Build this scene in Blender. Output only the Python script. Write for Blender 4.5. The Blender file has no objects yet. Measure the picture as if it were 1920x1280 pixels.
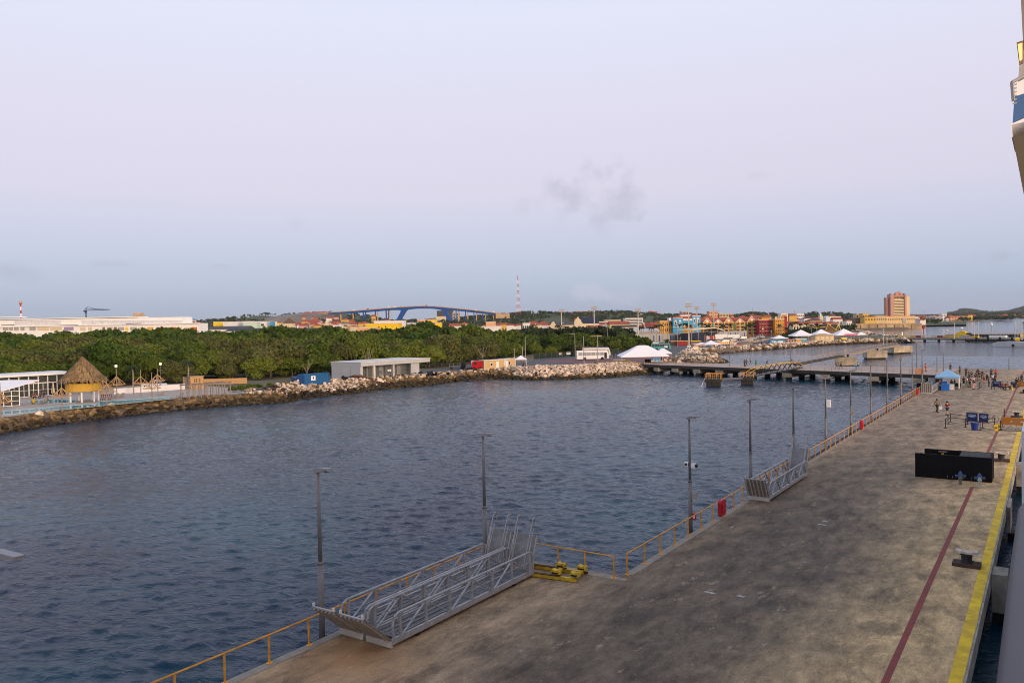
import bpy, bmesh, math, random
import numpy as np
from mathutils import Vector, Matrix, noise
random.seed(7); np.random.seed(7)
SC = bpy.context.scene
COL = SC.collection
rad = math.radians

# ------------------------------------------------------------------ camera
F = 1480.0; ZC = 15.2; YAW = rad(34.3); ROLL = rad(1.1); PITCH = math.atan(34.0 / F)
_f0 = Vector((-math.sin(YAW), math.cos(YAW), 0)); _r0 = Vector((math.cos(YAW), math.sin(YAW), 0))
FW = _f0 * math.cos(PITCH) - Vector((0, 0, math.sin(PITCH)))
_u0 = _f0 * math.sin(PITCH) + Vector((0, 0, math.cos(PITCH)))
RT = _r0 * math.cos(ROLL) - _u0 * math.sin(ROLL)
UP = _r0 * math.sin(ROLL) + _u0 * math.cos(ROLL)
cam_d = bpy.data.cameras.new('camera'); cam = bpy.data.objects.new('camera', cam_d); COL.objects.link(cam)
cam.matrix_world = Matrix(((RT.x, UP.x, -FW.x, 0), (RT.y, UP.y, -FW.y, 0), (RT.z, UP.z, -FW.z, ZC), (0, 0, 0, 1)))
cam_d.sensor_width = 36; cam_d.lens = F / 1920 * 36; cam_d.clip_start = .1; cam_d.clip_end = 40000
cam_d.dof.use_dof = True; cam_d.dof.focus_distance = 90; cam_d.dof.aperture_fstop = 4.5
SC.camera = cam

# ------------------------------------------------------------------ world: dusk sky opposite the sunset
SUN_DIR = Vector((0.93, -0.32, 0.0)).normalized()          # horizontal direction towards the sunset
SUN_EL = rad(8)
W = bpy.data.worlds.new('World'); SC.world = W; W.use_nodes = True
wn = W.node_tree.nodes; wl = W.node_tree.links; wn.clear()
def N(nodes, t, **k):
    n = nodes.new(t)
    for a, b in k.items(): setattr(n, a, b)
    return n
def srgb(r, g, b):
    f = lambda c: ((c / 255 + .055) / 1.055) ** 2.4 if c > 10 else c / 255 / 12.92
    return (f(r), f(g), f(b), 1)
def wmath(op, a, b=None, c=None, nodes=wn, links=wl, clamp=False):
    n = N(nodes, 'ShaderNodeMath', operation=op); n.use_clamp = clamp
    for i, v in enumerate((a, b, c)):
        if v is None: continue
        if isinstance(v, (int, float)): n.inputs[i].default_value = v
        else: links.new(v, n.inputs[i])
    return n.outputs[0]
tc = N(wn, 'ShaderNodeTexCoord'); sep = N(wn, 'ShaderNodeSeparateXYZ'); wl.new(tc.outputs['Generated'], sep.inputs[0])
ramp = N(wn, 'ShaderNodeValToRGB')
wl.new(sep.outputs[2], ramp.inputs[0])
STOPS = [(0.0, (152, 166, 190)), (0.018, (160, 174, 199)), (0.05, (175, 187, 211)), (0.10, (194, 199, 222)), (0.16, (213, 208, 227)),
         (0.25, (219, 215, 233)), (0.36, (222, 225, 243)), (0.55, (206, 219, 245)), (1.0, (170, 192, 232))]
el = ramp.color_ramp.elements
el[0].position = STOPS[0][0]; el[0].color = srgb(*STOPS[0][1]); el[1].position = 1.0; el[1].color = srgb(*STOPS[-1][1])
for p, c in STOPS[1:-1]:
    e = el.new(p); e.color = srgb(*c)
# sunset side: warm, brighter near that horizon
dt = N(wn, 'ShaderNodeVectorMath', operation='DOT_PRODUCT'); wl.new(tc.outputs['Generated'], dt.inputs[0]); dt.inputs[1].default_value = SUN_DIR
sf = wmath('MULTIPLY', wmath('POWER', wmath('MAXIMUM', dt.outputs['Value'], 0), 1.7), .85)
warm = N(wn, 'ShaderNodeMix', data_type='RGBA'); wl.new(sf, warm.inputs[0]); wl.new(ramp.outputs[0], warm.inputs[6]); warm.inputs[7].default_value = (1.5, 1.0, .66, 1)
# small grey dusk clouds, each a noise-broken ellipse of direction
nz = N(wn, 'ShaderNodeTexNoise'); nz.inputs['Scale'].default_value = 20; nz.inputs['Detail'].default_value = 7; nz.inputs['Roughness'].default_value = .62
wl.new(tc.outputs['Generated'], nz.inputs['Vector'])
def ray(px, py): return (FW + RT * ((px - 960) / F) + UP * ((640 - py) / F))
cur = warm.outputs[2]
for px, py, rx, ry, colr, amt in [(1122, 362, 120, 80, (182, 181, 199), .6), (985, 378, 45, 32, (188, 187, 205), .4), (1180, 404, 45, 18, (182, 182, 200), .6),
                             (1415, 332, 40, 16, (190, 189, 206), .45), (1838, 482, 60, 14, (160, 168, 190), .5), (1105, 548, 75, 22, (200, 201, 218), .4), (1175, 556, 40, 22, (196, 198, 215), .3),
                             (205, 495, 40, 10, (165, 172, 194), .4), (20, 515, 60, 24, (160, 168, 190), .5), (560, 420, 40, 16, (183, 188, 208), .3), (400, 500, 60, 8, (168, 175, 196), .35), (730, 560, 50, 12, (172, 180, 200), .4)]:
    d = ray(px, py).normalized(); e1 = Vector((0, 0, 1)).cross(d).normalized() * -1; e2 = d.cross(e1) * -1
    d1 = N(wn, 'ShaderNodeVectorMath', operation='DOT_PRODUCT'); wl.new(tc.outputs['Generated'], d1.inputs[0]); d1.inputs[1].default_value = e1 * (F / rx)
    d2 = N(wn, 'ShaderNodeVectorMath', operation='DOT_PRODUCT'); wl.new(tc.outputs['Generated'], d2.inputs[0]); d2.inputs[1].default_value = e2 * (F / ry)
    d3 = N(wn, 'ShaderNodeVectorMath', operation='DOT_PRODUCT'); wl.new(tc.outputs['Generated'], d3.inputs[0]); d3.inputs[1].default_value = d
    r2 = wmath('ADD', wmath('POWER', wmath('ABSOLUTE', d1.outputs['Value']), 2.0), wmath('POWER', wmath('ABSOLUTE', d2.outputs['Value']), 2.0))
    m = wmath('ADD', wmath('SUBTRACT', 1.0, r2), wmath('MULTIPLY', wmath('SUBTRACT', nz.outputs['Fac'], .56), 5.0))
    m = wmath('MULTIPLY', wmath('MULTIPLY', wmath('MULTIPLY', m, 1.1, clamp=True), wmath('SUBTRACT', 1.35, r2, clamp=True)), wmath('GREATER_THAN', d3.outputs['Value'], .5))
    m = wmath('MULTIPLY', m, amt)
    mx = N(wn, 'ShaderNodeMix', data_type='RGBA'); wl.new(m, mx.inputs[0]); wl.new(cur, mx.inputs[6]); mx.inputs[7].default_value = srgb(*colr); cur = mx.outputs[2]
bg1 = N(wn, 'ShaderNodeBackground'); wl.new(cur, bg1.inputs[0]); bg1.inputs[1].default_value = 1.03
sky = N(wn, 'ShaderNodeTexSky', sky_type='NISHITA'); sky.sun_disc = False; sky.sun_elevation = SUN_EL
sky.sun_rotation = math.atan2(SUN_DIR.x, SUN_DIR.y)
bg2 = N(wn, 'ShaderNodeBackground'); wl.new(sky.outputs[0], bg2.inputs[0]); bg2.inputs[1].default_value = 0.012
add = N(wn, 'ShaderNodeAddShader'); wl.new(bg1.outputs[0], add.inputs[0]); wl.new(bg2.outputs[0], add.inputs[1])
wo = N(wn, 'ShaderNodeOutputWorld'); wl.new(add.outputs[0], wo.inputs[0])

# ------------------------------------------------------------------ sun: last soft light of the sunset
sd = bpy.data.lights.new('sun', 'SUN'); sd.energy = 2.8; sd.angle = rad(11); sd.color = (1, .74, .52)
so = bpy.data.objects.new('sun', sd); COL.objects.link(so)
to_sun = (SUN_DIR * math.cos(SUN_EL) + Vector((0, 0, math.sin(SUN_EL))))
so.rotation_euler = to_sun.to_track_quat('Z', 'Y').to_euler()
SC.view_settings.view_transform = 'Standard'; SC.view_settings.look = 'None'; SC.view_settings.exposure = 0.0; SC.view_settings.gamma = 1.0
SC.view_settings.use_curve_mapping = False
SC.cycles.filter_width = .95; SC.cycles.volume_bounces = 0; SC.cycles.max_bounces = 5; SC.cycles.transparent_max_bounces = 6

# ------------------------------------------------------------------ helpers
def G(px, py, z=0.0):
    d = ray(px, py); t = (z - ZC) / d.z
    return Vector((d.x * t, d.y * t, z))
def D(px, py, t):
    d = ray(px, py); return Vector((d.x * t, d.y * t, ZC + d.z * t))
def CF(u, v, z=0.0): return Vector((_r0.x * u + _f0.x * v, _r0.y * u + _f0.y * v, z))
def hor(px): return 606 - (px - 960) * math.tan(ROLL)
def lerp(a, b, f): return a + (b - a) * f
def interp(tab, x):
    if x <= tab[0][0]: return tab[0][1]
    for (a, ya), (b, yb) in zip(tab, tab[1:]):
        if x <= b: return ya + (yb - ya) * (x - a) / (b - a)
    return tab[-1][1]

MATS = {}
def M(name, col, rough=.75, var=.18, scale=1.5, bump=0.0, metal=0.0, spec=.3, dirt=None, emit=None):
    if name in MATS: return MATS[name]
    m = bpy.data.materials.new(name); m.use_nodes = True; MATS[name] = m
    nt = m.node_tree; b = nt.nodes['Principled BSDF']
    b.inputs['Roughness'].default_value = rough; b.inputs['Metallic'].default_value = metal; b.inputs['Specular IOR Level'].default_value = spec
    c = tuple(col[:3])
    t = nt.nodes.new('ShaderNodeTexCoord'); n1 = nt.nodes.new('ShaderNodeTexNoise'); n1.inputs['Scale'].default_value = scale
    n1.inputs['Detail'].default_value = 5; n1.inputs['Roughness'].default_value = .65
    nt.links.new(t.outputs['Object'], n1.inputs['Vector'])
    r = nt.nodes.new('ShaderNodeValToRGB'); r.color_ramp.elements[0].position = .3; r.color_ramp.elements[1].position = .7
    lo = dirt if dirt else tuple(x * (1 - var) for x in c); hi = tuple(min(1, x * (1 + var)) for x in c)
    r.color_ramp.elements[0].color = (*lo, 1); r.color_ramp.elements[1].color = (*hi, 1)
    nt.links.new(n1.outputs['Fac'], r.inputs[0]); nt.links.new(r.outputs[0], b.inputs['Base Color'])
    if bump:
        bp = nt.nodes.new('ShaderNodeBump'); bp.inputs['Strength'].default_value = bump; bp.inputs['Distance'].default_value = .05
        n2 = nt.nodes.new('ShaderNodeTexNoise'); n2.inputs['Scale'].default_value = scale * 6; n2.inputs['Detail'].default_value = 4
        nt.links.new(t.outputs['Object'], n2.inputs['Vector']); nt.links.new(n2.outputs['Fac'], bp.inputs['Height']); nt.links.new(bp.outputs[0], b.inputs['Normal'])
    if emit:
        b.inputs['Emission Color'].default_value = (*emit[0], 1); b.inputs['Emission Strength'].default_value = emit[1]
    return m
def S(r, g, b): return srgb(r, g, b)[:3]

class MB:
    """collects simple shapes into one mesh"""
    def __init__(s): s.v = []; s.f = []; s.m = []; s.k = 0
    def mat(s, k): s.k = k; return s
    def add(s, vs, fs):
        o = len(s.v); s.v += [tuple(x) for x in vs]; s.f += [tuple(i + o for i in f) for f in fs]; s.m += [s.k] * len(fs); return s
    def box(s, x0, x1, y0, y1, z0, z1):
        return s.add([(x0, y0, z0), (x1, y0, z0), (x1, y1, z0), (x0, y1, z0), (x0, y0, z1), (x1, y0, z1), (x1, y1, z1), (x0, y1, z1)],
                     [(3, 2, 1, 0), (4, 5, 6, 7), (0, 1, 5, 4), (1, 2, 6, 5), (2, 3, 7, 6), (3, 0, 4, 7)])
    def beam(s, p, q, w, h=None, up=(0, 0, 1)):
        p = Vector(p); q = Vector(q); d = (q - p).normalized(); h = h or w; upv = Vector(up)
        if abs(d.dot(upv)) > .98: upv = Vector((0, 1, 0))
        a = d.cross(upv).normalized() * w / 2; b = a.cross(d).normalized() * h / 2
        vs = [p - a - b, p + a - b, p + a + b, p - a + b, q - a - b, q + a - b, q + a + b, q - a + b]
        return s.add(vs, [(3, 2, 1, 0), (4, 5, 6, 7), (0, 1, 5, 4), (1, 2, 6, 5), (2, 3, 7, 6), (3, 0, 4, 7)][::1])
    def cyl(s, p, q, r1, r2=None, n=8):
        p = Vector(p); q = Vector(q); r2 = r1 if r2 is None else r2; d = (q - p).normalized()
        a = d.orthogonal().normalized(); b = d.cross(a); vs = []
        for (c, r) in ((p, r1), (q, r2)):
            for i in range(n):
                t = 2 * math.pi * i / n; vs.append(c + (a * math.cos(t) + b * math.sin(t)) * r)
        fs = [(i, (i + 1) % n, n + (i + 1) % n, n + i) for i in range(n)] + [tuple(range(n))[::-1], tuple(range(n, 2 * n))]
        return s.add(vs, fs)
    def tube(s, pts, r, n=6):
        for a, b in zip(pts, pts[1:]): s.cyl(a, b, r, r, n)
        return s
    def prism(s, poly, z0, z1):
        n = len(poly); vs = [(x, y, z0) for x, y in poly] + [(x, y, z1) for x, y in poly]
        return s.add(vs, [tuple(range(n))[::-1], tuple(range(n, 2 * n))] + [(i, (i + 1) % n, n + (i + 1) % n, n + i) for i in range(n)])
    def sideprism(s, poly, x0, x1):      # poly in (y,z), extruded along x
        n = len(poly); vs = [(x0, y, z) for y, z in poly] + [(x1, y, z) for y, z in poly]
        return s.add(vs, [tuple(range(n))[::-1], tuple(range(n, 2 * n))] + [(i, (i + 1) % n, n + (i + 1) % n, n + i) for i in range(n)])
    def frontprism(s, poly, y0, y1):     # poly in (x,z), extruded along y
        n = len(poly); vs = [(x, y0, z) for x, z in poly] + [(x, y1, z) for x, z in poly]
        return s.add(vs, [tuple(range(n)), tuple(range(n, 2 * n))[::-1]] + [((i + 1) % n, i, n + i, n + (i + 1) % n) for i in range(n)])
    def lathe(s, prof, n=12, c=(0, 0)):
        vs = []
        for r, z in prof:
            for i in range(n):
                t = 2 * math.pi * i / n; vs.append((c[0] + r * math.cos(t), c[1] + r * math.sin(t), z))
        fs = []
        for j in range(len(prof) - 1):
            for i in range(n):
                fs.append((j * n + i, j * n + (i + 1) % n, (j + 1) * n + (i + 1) % n, (j + 1) * n + i))
        fs += [tuple(range(n))[::-1], tuple(range((len(prof) - 1) * n, len(prof) * n))]
        return s.add(vs, fs)
    def gable(s, x0, x1, y0, y1, z0, z1, over=.3, th=.25, along='x'):
        if along == 'x':
            ym = (y0 + y1) / 2
            s.sideprism([(y0 - over, z0), (y1 + over, z0), (y1 + over, z0 + th), (ym, z1), (y0 - over, z0 + th)], x0 - over, x1 + over)
        else:
            xm = (x0 + x1) / 2
            s.frontprism([(x0 - over, z0), (x1 + over, z0), (x1 + over, z0 + th), (xm, z1), (x0 - over, z0 + th)], y0 - over, y1 + over)
        return s
    def hip(s, x0, x1, y0, y1, z0, z1, over=.4, inset=None):
        x0 -= over; x1 += over; y0 -= over; y1 += over; w = x1 - x0; d = y1 - y0
        i = min(w, d) / 2 if inset is None else inset
        if w >= d: a = (x0 + i, (y0 + y1) / 2, z1); b = (x1 - i, (y0 + y1) / 2, z1)
        else: a = ((x0 + x1) / 2, y0 + i, z1); b = ((x0 + x1) / 2, y1 - i, z1)
        vs = [(x0, y0, z0), (x1, y0, z0), (x1, y1, z0), (x0, y1, z0), a, b]
        if w >= d: fs = [(0, 1, 5, 4), (1, 2, 5), (2, 3, 4, 5), (3, 0, 4), (3, 2, 1, 0)]
        else: fs = [(0, 1, 4), (1, 2, 5, 4), (2, 3, 5), (3, 0, 4, 5), (3, 2, 1, 0)]
        return s.add(vs, fs)
    def mesh(s, name, mats, smooth=False):
        me = bpy.data.meshes.new(name); me.from_pydata(s.v, [], s.f)
        if not isinstance(mats, (list, tuple)): mats = [mats]
        for m in mats: me.materials.append(m)
        if len(mats) > 1: me.polygons.foreach_set('material_index', s.m)
        if smooth: me.polygons.foreach_set('use_smooth', [True] * len(me.polygons))
        me.update()
        return me
    def build(s, name, mats, parent=None, loc=(0, 0, 0), rz=0, smooth=False):
        return link(name, s.mesh(name, mats, smooth), parent, loc, rz)
def link(name, me, parent=None, loc=(0, 0, 0), rz=0):
    o = bpy.data.objects.new(name, me); COL.objects.link(o)
    o.location = loc; o.rotation_euler = (0, 0, rz)
    if parent: o.parent = parent
    return o
def T(name, label, cat, loc=(0, 0, 0), rz=0, group=None):
    o = bpy.data.objects.new(name, None); COL.objects.link(o); o.empty_display_size = .5
    o.location = loc; o.rotation_euler = (0, 0, rz); return tag(o, label, cat, group)
def tag(o, label, cat, group=None):
    o['label'] = label; o['category'] = cat
    if group: o['group'] = group
    return o
def struct(o, kind='structure'): o['kind'] = kind; return o
def copy_tree(o, parent=None):
    c = o.copy(); COL.objects.link(c)
    if parent: c.parent = parent
    for ch in KIDS.get(o.name, list(o.children)): copy_tree(ch, c)
    return c
KIDS = {}
def recolor(root, frm, to):
    for o in [root] + list(root.children_recursive):
        if o.type == 'MESH':
            for i, sl in enumerate(o.material_slots):
                if sl.material and sl.material.name == frm.name: sl.link = 'OBJECT'; sl.material = to

# ------------------------------------------------------------------ materials with their own networks
def mat_water():
    m = bpy.data.materials.new('sea_water'); m.use_nodes = True; nt = m.node_tree; nn = nt.nodes; L = nt.links; b = nn['Principled BSDF']
    b.inputs['Roughness'].default_value = .07; b.inputs['IOR'].default_value = 1.333; b.inputs['Specular IOR Level'].default_value = .22
    t = N(nn, 'ShaderNodeTexCoord')
    big = N(nn, 'ShaderNodeTexNoise'); big.inputs['Scale'].default_value = .045; big.inputs['Detail'].default_value = 3; L.new(t.outputs['Object'], big.inputs['Vector'])
    r = N(nn, 'ShaderNodeValToRGB'); r.color_ramp.elements[0].position = .42; r.color_ramp.elements[0].color = (.003, .016, .042, 1)
    r.color_ramp.elements[1].position = .68; r.color_ramp.elements[1].color = (.003, .050, .076, 1); L.new(big.outputs['Fac'], r.inputs[0]); L.new(r.outputs[0], b.inputs['Base Color'])
    mp = N(nn, 'ShaderNodeMapping'); mp.inputs['Rotation'].default_value = (0, 0, rad(28)); mp.inputs['Scale'].default_value = (.5, 1, 1); L.new(t.outputs['Object'], mp.inputs['Vector'])
    hs = None
    for sc, amp, det in ((1.4, .20, 4), (4.5, .09, 4)):
        n = N(nn, 'ShaderNodeTexNoise'); n.inputs['Scale'].default_value = sc; n.inputs['Detail'].default_value = det; n.inputs['Roughness'].default_value = .6
        n.inputs['Distortion'].default_value = .5; L.new(mp.outputs[0], n.inputs['Vector'])
        a = wmath('MULTIPLY', n.outputs['Fac'], amp, nodes=nn, links=L); hs = a if hs is None else wmath('ADD', hs, a, nodes=nn, links=L)
    bp = N(nn, 'ShaderNodeBump'); bp.inputs['Strength'].default_value = 1.0; bp.inputs['Distance'].default_value = .8; L.new(hs, bp.inputs['Height']); L.new(bp.outputs[0], b.inputs['Normal'])
    return m
def mat_dock():
    m = bpy.data.materials.new('dock_concrete'); m.use_nodes = True; nt = m.node_tree; nn = nt.nodes; L = nt.links; b = nn['Principled BSDF']
    b.inputs['Roughness'].default_value = .85; b.inputs['Specular IOR Level'].default_value = .25
    t = N(nn, 'ShaderNodeTexCoord'); sp = N(nn, 'ShaderNodeSeparateXYZ'); L.new(t.outputs['Object'], sp.inputs[0])
    def nz(sc, det=5, ro=.6, vec=None, dist=0):
        n = N(nn, 'ShaderNodeTexNoise'); n.inputs['Scale'].default_value = sc; n.inputs['Detail'].default_value = det; n.inputs['Roughness'].default_value = ro
        n.inputs['Distortion'].default_value = dist; L.new(vec or t.outputs['Object'], n.inputs['Vector']); return n.outputs['Fac']
    mth = lambda *a, **k: wmath(*a, nodes=nn, links=L, **k)
    # darker lane in the middle of the pier, paler and yellower towards the ship edge (x from -17.5 to -2.5)
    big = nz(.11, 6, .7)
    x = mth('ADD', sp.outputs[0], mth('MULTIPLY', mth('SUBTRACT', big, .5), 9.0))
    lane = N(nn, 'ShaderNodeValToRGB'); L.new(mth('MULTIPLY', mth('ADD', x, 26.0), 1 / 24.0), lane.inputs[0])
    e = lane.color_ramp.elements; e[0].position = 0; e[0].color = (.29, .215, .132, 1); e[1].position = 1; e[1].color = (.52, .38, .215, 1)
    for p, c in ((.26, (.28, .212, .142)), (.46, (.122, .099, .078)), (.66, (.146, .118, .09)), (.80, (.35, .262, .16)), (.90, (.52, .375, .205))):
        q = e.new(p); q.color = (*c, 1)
    far = mth('MULTIPLY', mth('SUBTRACT', mth('ADD', sp.outputs[1], mth('MULTIPLY', big, 40)), 75), 1 / 55, clamp=True)
    lf = N(nn, 'ShaderNodeMix', data_type='RGBA'); L.new(mth('MULTIPLY', far, .7), lf.inputs[0]); L.new(lane.outputs[0], lf.inputs[6]); lf.inputs[7].default_value = (.36, .285, .205, 1)
    mpv = N(nn, 'ShaderNodeMapping'); mpv.inputs['Rotation'].default_value = (0, 0, rad(-14)); mpv.inputs['Scale'].default_value = (1, .42, 1); L.new(t.outputs['Object'], mpv.inputs['Vector'])
    st = nz(.8, 12, .8, mpv.outputs[0], .15); st2 = nz(3.0, 9, .78, mpv.outputs[0], .2); fine = nz(17, 5, .75)
    stain = N(nn, 'ShaderNodeValToRGB'); L.new(st, stain.inputs[0]); stain.color_ramp.elements[0].position = .36; stain.color_ramp.elements[0].color = (.40, .40, .41, 1)
    stain.color_ramp.elements[1].position = .62; stain.color_ramp.elements[1].color = (1.34, 1.31, 1.26, 1)
    m1 = N(nn, 'ShaderNodeMix', data_type='RGBA', blend_type='MULTIPLY'); m1.inputs[0].default_value = 1; L.new(lf.outputs[2], m1.inputs[6]); L.new(stain.outputs[0], m1.inputs[7])
    s2 = N(nn, 'ShaderNodeValToRGB'); L.new(st2, s2.inputs[0]); s2.color_ramp.elements[0].position = .25; s2.color_ramp.elements[0].color = (.6, .6, .6, 1); s2.color_ramp.elements[1].position = .55; s2.color_ramp.elements[1].color = (1.06, 1.06, 1.06, 1)
    m2 = N(nn, 'ShaderNodeMix', data_type='RGBA', blend_type='MULTIPLY'); m2.inputs[0].default_value = .9; L.new(m1.outputs[2], m2.inputs[6]); L.new(s2.outputs[0], m2.inputs[7])
    s3 = N(nn, 'ShaderNodeValToRGB'); L.new(fine, s3.inputs[0]); s3.color_ramp.elements[0].position = .3; s3.color_ramp.elements[0].color = (.58, .58, .58, 1); s3.color_ramp.elements[1].position = .7; s3.color_ramp.elements[1].color = (1.34, 1.34, 1.34, 1)
    m3 = N(nn, 'ShaderNodeMix', data_type='RGBA', blend_type='MULTIPLY'); m3.inputs[0].default_value = .8; L.new(m2.outputs[2], m3.inputs[6]); L.new(s3.outputs[0], m3.inputs[7])
    # tyre scuffs: thin bent dark arcs
    wv = N(nn, 'ShaderNodeTexWave', wave_type='RINGS'); wv.inputs['Scale'].default_value = .16; wv.inputs['Distortion'].default_value = 6; wv.inputs['Detail'].default_value = 3; wv.inputs['Detail Scale'].default_value = .35
    L.new(mpv.outputs[0], wv.inputs['Vector'])
    sc = mth('MULTIPLY', mth('GREATER_THAN', wv.outputs['Fac'], .93), mth('MULTIPLY', mth('SUBTRACT', st2, .38, clamp=True), 3.0, clamp=True))
    m4 = N(nn, 'ShaderNodeMix', data_type='RGBA'); L.new(mth('MULTIPLY', sc, .45), m4.inputs[0]); L.new(m3.outputs[2], m4.inputs[6]); m4.inputs[7].default_value = (.06, .055, .052, 1)
    # rust bleed by the gangway feet
    vd = N(nn, 'ShaderNodeVectorMath', operation='DISTANCE'); L.new(t.outputs['Object'], vd.inputs[0]); vd.inputs[1].default_value = (-21.9, 21.0, 2.6)
    ru = mth('MULTIPLY', mth('SUBTRACT', 1.0, mth('DIVIDE', vd.outputs['Value'], 3.6), clamp=True), mth('MULTIPLY', st, 1.2))
    m5 = N(nn, 'ShaderNodeMix', data_type='RGBA'); L.new(ru, m5.inputs[0]); L.new(m4.outputs[2], m5.inputs[6]); m5.inputs[7].default_value = (.33, .18, .075, 1)
    # crisp dark spills, pale scuffs and hairline cracks
    sp_ = nz(.42, 7, .62, t.outputs['Object'], .0); spill = mth('MULTIPLY', mth('SUBTRACT', sp_, .60, clamp=True), 18.0, clamp=True)
    m6 = N(nn, 'ShaderNodeMix', data_type='RGBA'); L.new(mth('MULTIPLY', spill, .40), m6.inputs[0]); L.new(m5.outputs[2], m6.inputs[6]); m6.inputs[7].default_value = (.062, .054, .047, 1)
    sc2 = nz(1.7, 10, .75, mpv.outputs[0], 0); pale = mth('MULTIPLY', mth('SUBTRACT', sc2, .595, clamp=True), 16.0, clamp=True)
    m7 = N(nn, 'ShaderNodeMix', data_type='RGBA'); L.new(mth('MULTIPLY', pale, .38), m7.inputs[0]); L.new(m6.outputs[2], m7.inputs[6]); m7.inputs[7].default_value = (.50, .41, .29, 1)
    vo = N(nn, 'ShaderNodeTexVoronoi', feature='DISTANCE_TO_EDGE'); vo.inputs['Scale'].default_value = .17
    wob = N(nn, 'ShaderNodeTexNoise'); wob.inputs['Scale'].default_value = .9; wob.inputs['Detail'].default_value = 6; L.new(t.outputs['Object'], wob.inputs['Vector'])
    wa = N(nn, 'ShaderNodeVectorMath', operation='MULTIPLY_ADD'); L.new(wob.outputs['Color'], wa.inputs[0]); wa.inputs[1].default_value = (1.6, 1.6, 0); L.new(t.outputs['Object'], wa.inputs[2]); L.new(wa.outputs[0], vo.inputs['Vector'])
    crack = mth('MULTIPLY', mth('LESS_THAN', vo.outputs['Distance'], .0042), mth('GREATER_THAN', big, .47))
    fr_ = mth('FRACT', mth('MULTIPLY', sp.outputs[1], 1 / 6.0)); joint = mth('LESS_THAN', mth('ABSOLUTE', mth('SUBTRACT', fr_, .5)), .0028)
    m8 = N(nn, 'ShaderNodeMix', data_type='RGBA'); L.new(mth('MULTIPLY', mth('MAXIMUM', crack, mth('MULTIPLY', joint, .6)), .26), m8.inputs[0]); L.new(m7.outputs[2], m8.inputs[6]); m8.inputs[7].default_value = (.05, .043, .036, 1)
    wt = N(nn, 'ShaderNodeMix', data_type='RGBA', blend_type='MULTIPLY'); wt.inputs[0].default_value = 1; L.new(m8.outputs[2], wt.inputs[6]); wt.inputs[7].default_value = (1.14, 1.08, 1.0, 1)
    L.new(wt.outputs[2], b.inputs['Base Color'])
    bp = N(nn, 'ShaderNodeBump'); bp.inputs['Strength'].default_value = .35; bp.inputs['Distance'].default_value = .03; L.new(mth('ADD', fine, mth('MULTIPLY', st2, 1.5)), bp.inputs['Height']); L.new(bp.outputs[0], b.inputs['Normal'])
    return m
def mat_leaf(name, c1, c2, rnd=.5):
    m = bpy.data.materials.new(name); m.use_nodes = True; nt = m.node_tree; nn = nt.nodes; L = nt.links; b = nn['Principled BSDF']
    b.inputs['Roughness'].default_value = .7; b.inputs['Specular IOR Level'].default_value = .12
    g = N(nn, 'ShaderNodeNewGeometry'); oi = N(nn, 'ShaderNodeObjectInfo')
    t = N(nn, 'ShaderNodeTexCoord'); n = N(nn, 'ShaderNodeTexNoise'); n.inputs['Scale'].default_value = .035; n.inputs['Detail'].default_value = 3; L.new(g.outputs['Position'], n.inputs['Vector'])
    mth = lambda *a, **k: wmath(*a, nodes=nn, links=L, **k)
    f = mth('ADD', mth('MULTIPLY', oi.outputs['Random'], .45), mth('MULTIPLY', mth('SUBTRACT', n.outputs['Fac'], .35), 1.6), clamp=True)
    mx = N(nn, 'ShaderNodeMix', data_type='RGBA'); L.new(f, mx.inputs[0]); mx.inputs[6].default_value = (*c1, 1); mx.inputs[7].default_value = (*c2, 1)
    hv = N(nn, 'ShaderNodeHueSaturation'); L.new(mx.outputs[2], hv.inputs['Color']); L.new(mth('ADD', 1 - rnd / 2, mth('MULTIPLY', g.outputs['Random Per Island'], rnd)), hv.inputs['Value'])
    L.new(mth('ADD', .485, mth('MULTIPLY', g.outputs['Random Per Island'], .03)), hv.inputs['Hue'])
    L.new(hv.outputs[0], b.inputs['Base Color'])
    tr = N(nn, 'ShaderNodeBsdfTranslucent'); L.new(hv.outputs[0], tr.inputs[0]); ms = N(nn, 'ShaderNodeMixShader'); ms.inputs[0].default_value = .25
    L.new(b.outputs[0], ms.inputs[1]); L.new(tr.outputs[0], ms.inputs[2]); L.new(ms.outputs[0], nn['Material Output'].inputs[0])
    return m
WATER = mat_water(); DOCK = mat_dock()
LEAF = mat_leaf('mangrove_leaves', (.040, .078, .010), (.165, .190, .028), .75)
LEAF2 = mat_leaf('hill_leaves', (.022, .040, .014), (.05, .068, .026), .7)
PALML = mat_leaf('palm_leaves', (.03, .05, .018), (.05, .065, .025), .5)
BARK = M('bark', (.10, .075, .05), .9)
CONC = M('pale_concrete', (.36, .32, .26), .85, .3, .8, .4, dirt=(.16, .14, .11))
DARKC = M('dark_wet_concrete', (.035, .033, .03), .8, .4, .8, .3)
YEL = M('yellow_paint', (.86, .56, .008), .7, .1, 1.3, dirt=(.48, .30, .03))
RAILY = M('railing_orange_yellow', (.72, .34, .035), .55, .15, 3, dirt=(.42, .17, .03))
REDL = M('red_line_paint', (.26, .045, .035), .8, .25, 2.5, dirt=(.15, .055, .045))
GALV = M('galvanised_aluminium', (.33, .33, .34), .5, .25, 4, .1, metal=.2, spec=.4)
GALVD = M('dull_aluminium_plate', (.20, .20, .205), .6, .25, 3, .2, metal=.2)
POLE = M('grey_pole_steel', (.155, .155, .16), .5, .15, 3, spec=.4)
POLEL = M('light_pole_steel', (.33, .31, .29), .6, .15, 3)
BLACK = M('black_rubber', (.012, .012, .013), .7, .3, 3)
WHITE = M('white_paint', (.74, .74, .74), .5, .06, 2)
WHITED = M('weathered_white', (.62, .61, .58), .6, .1, 2)
TENT = M('white_tent_fabric', (.80, .80, .82), .6, .04, 1.2)
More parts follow.
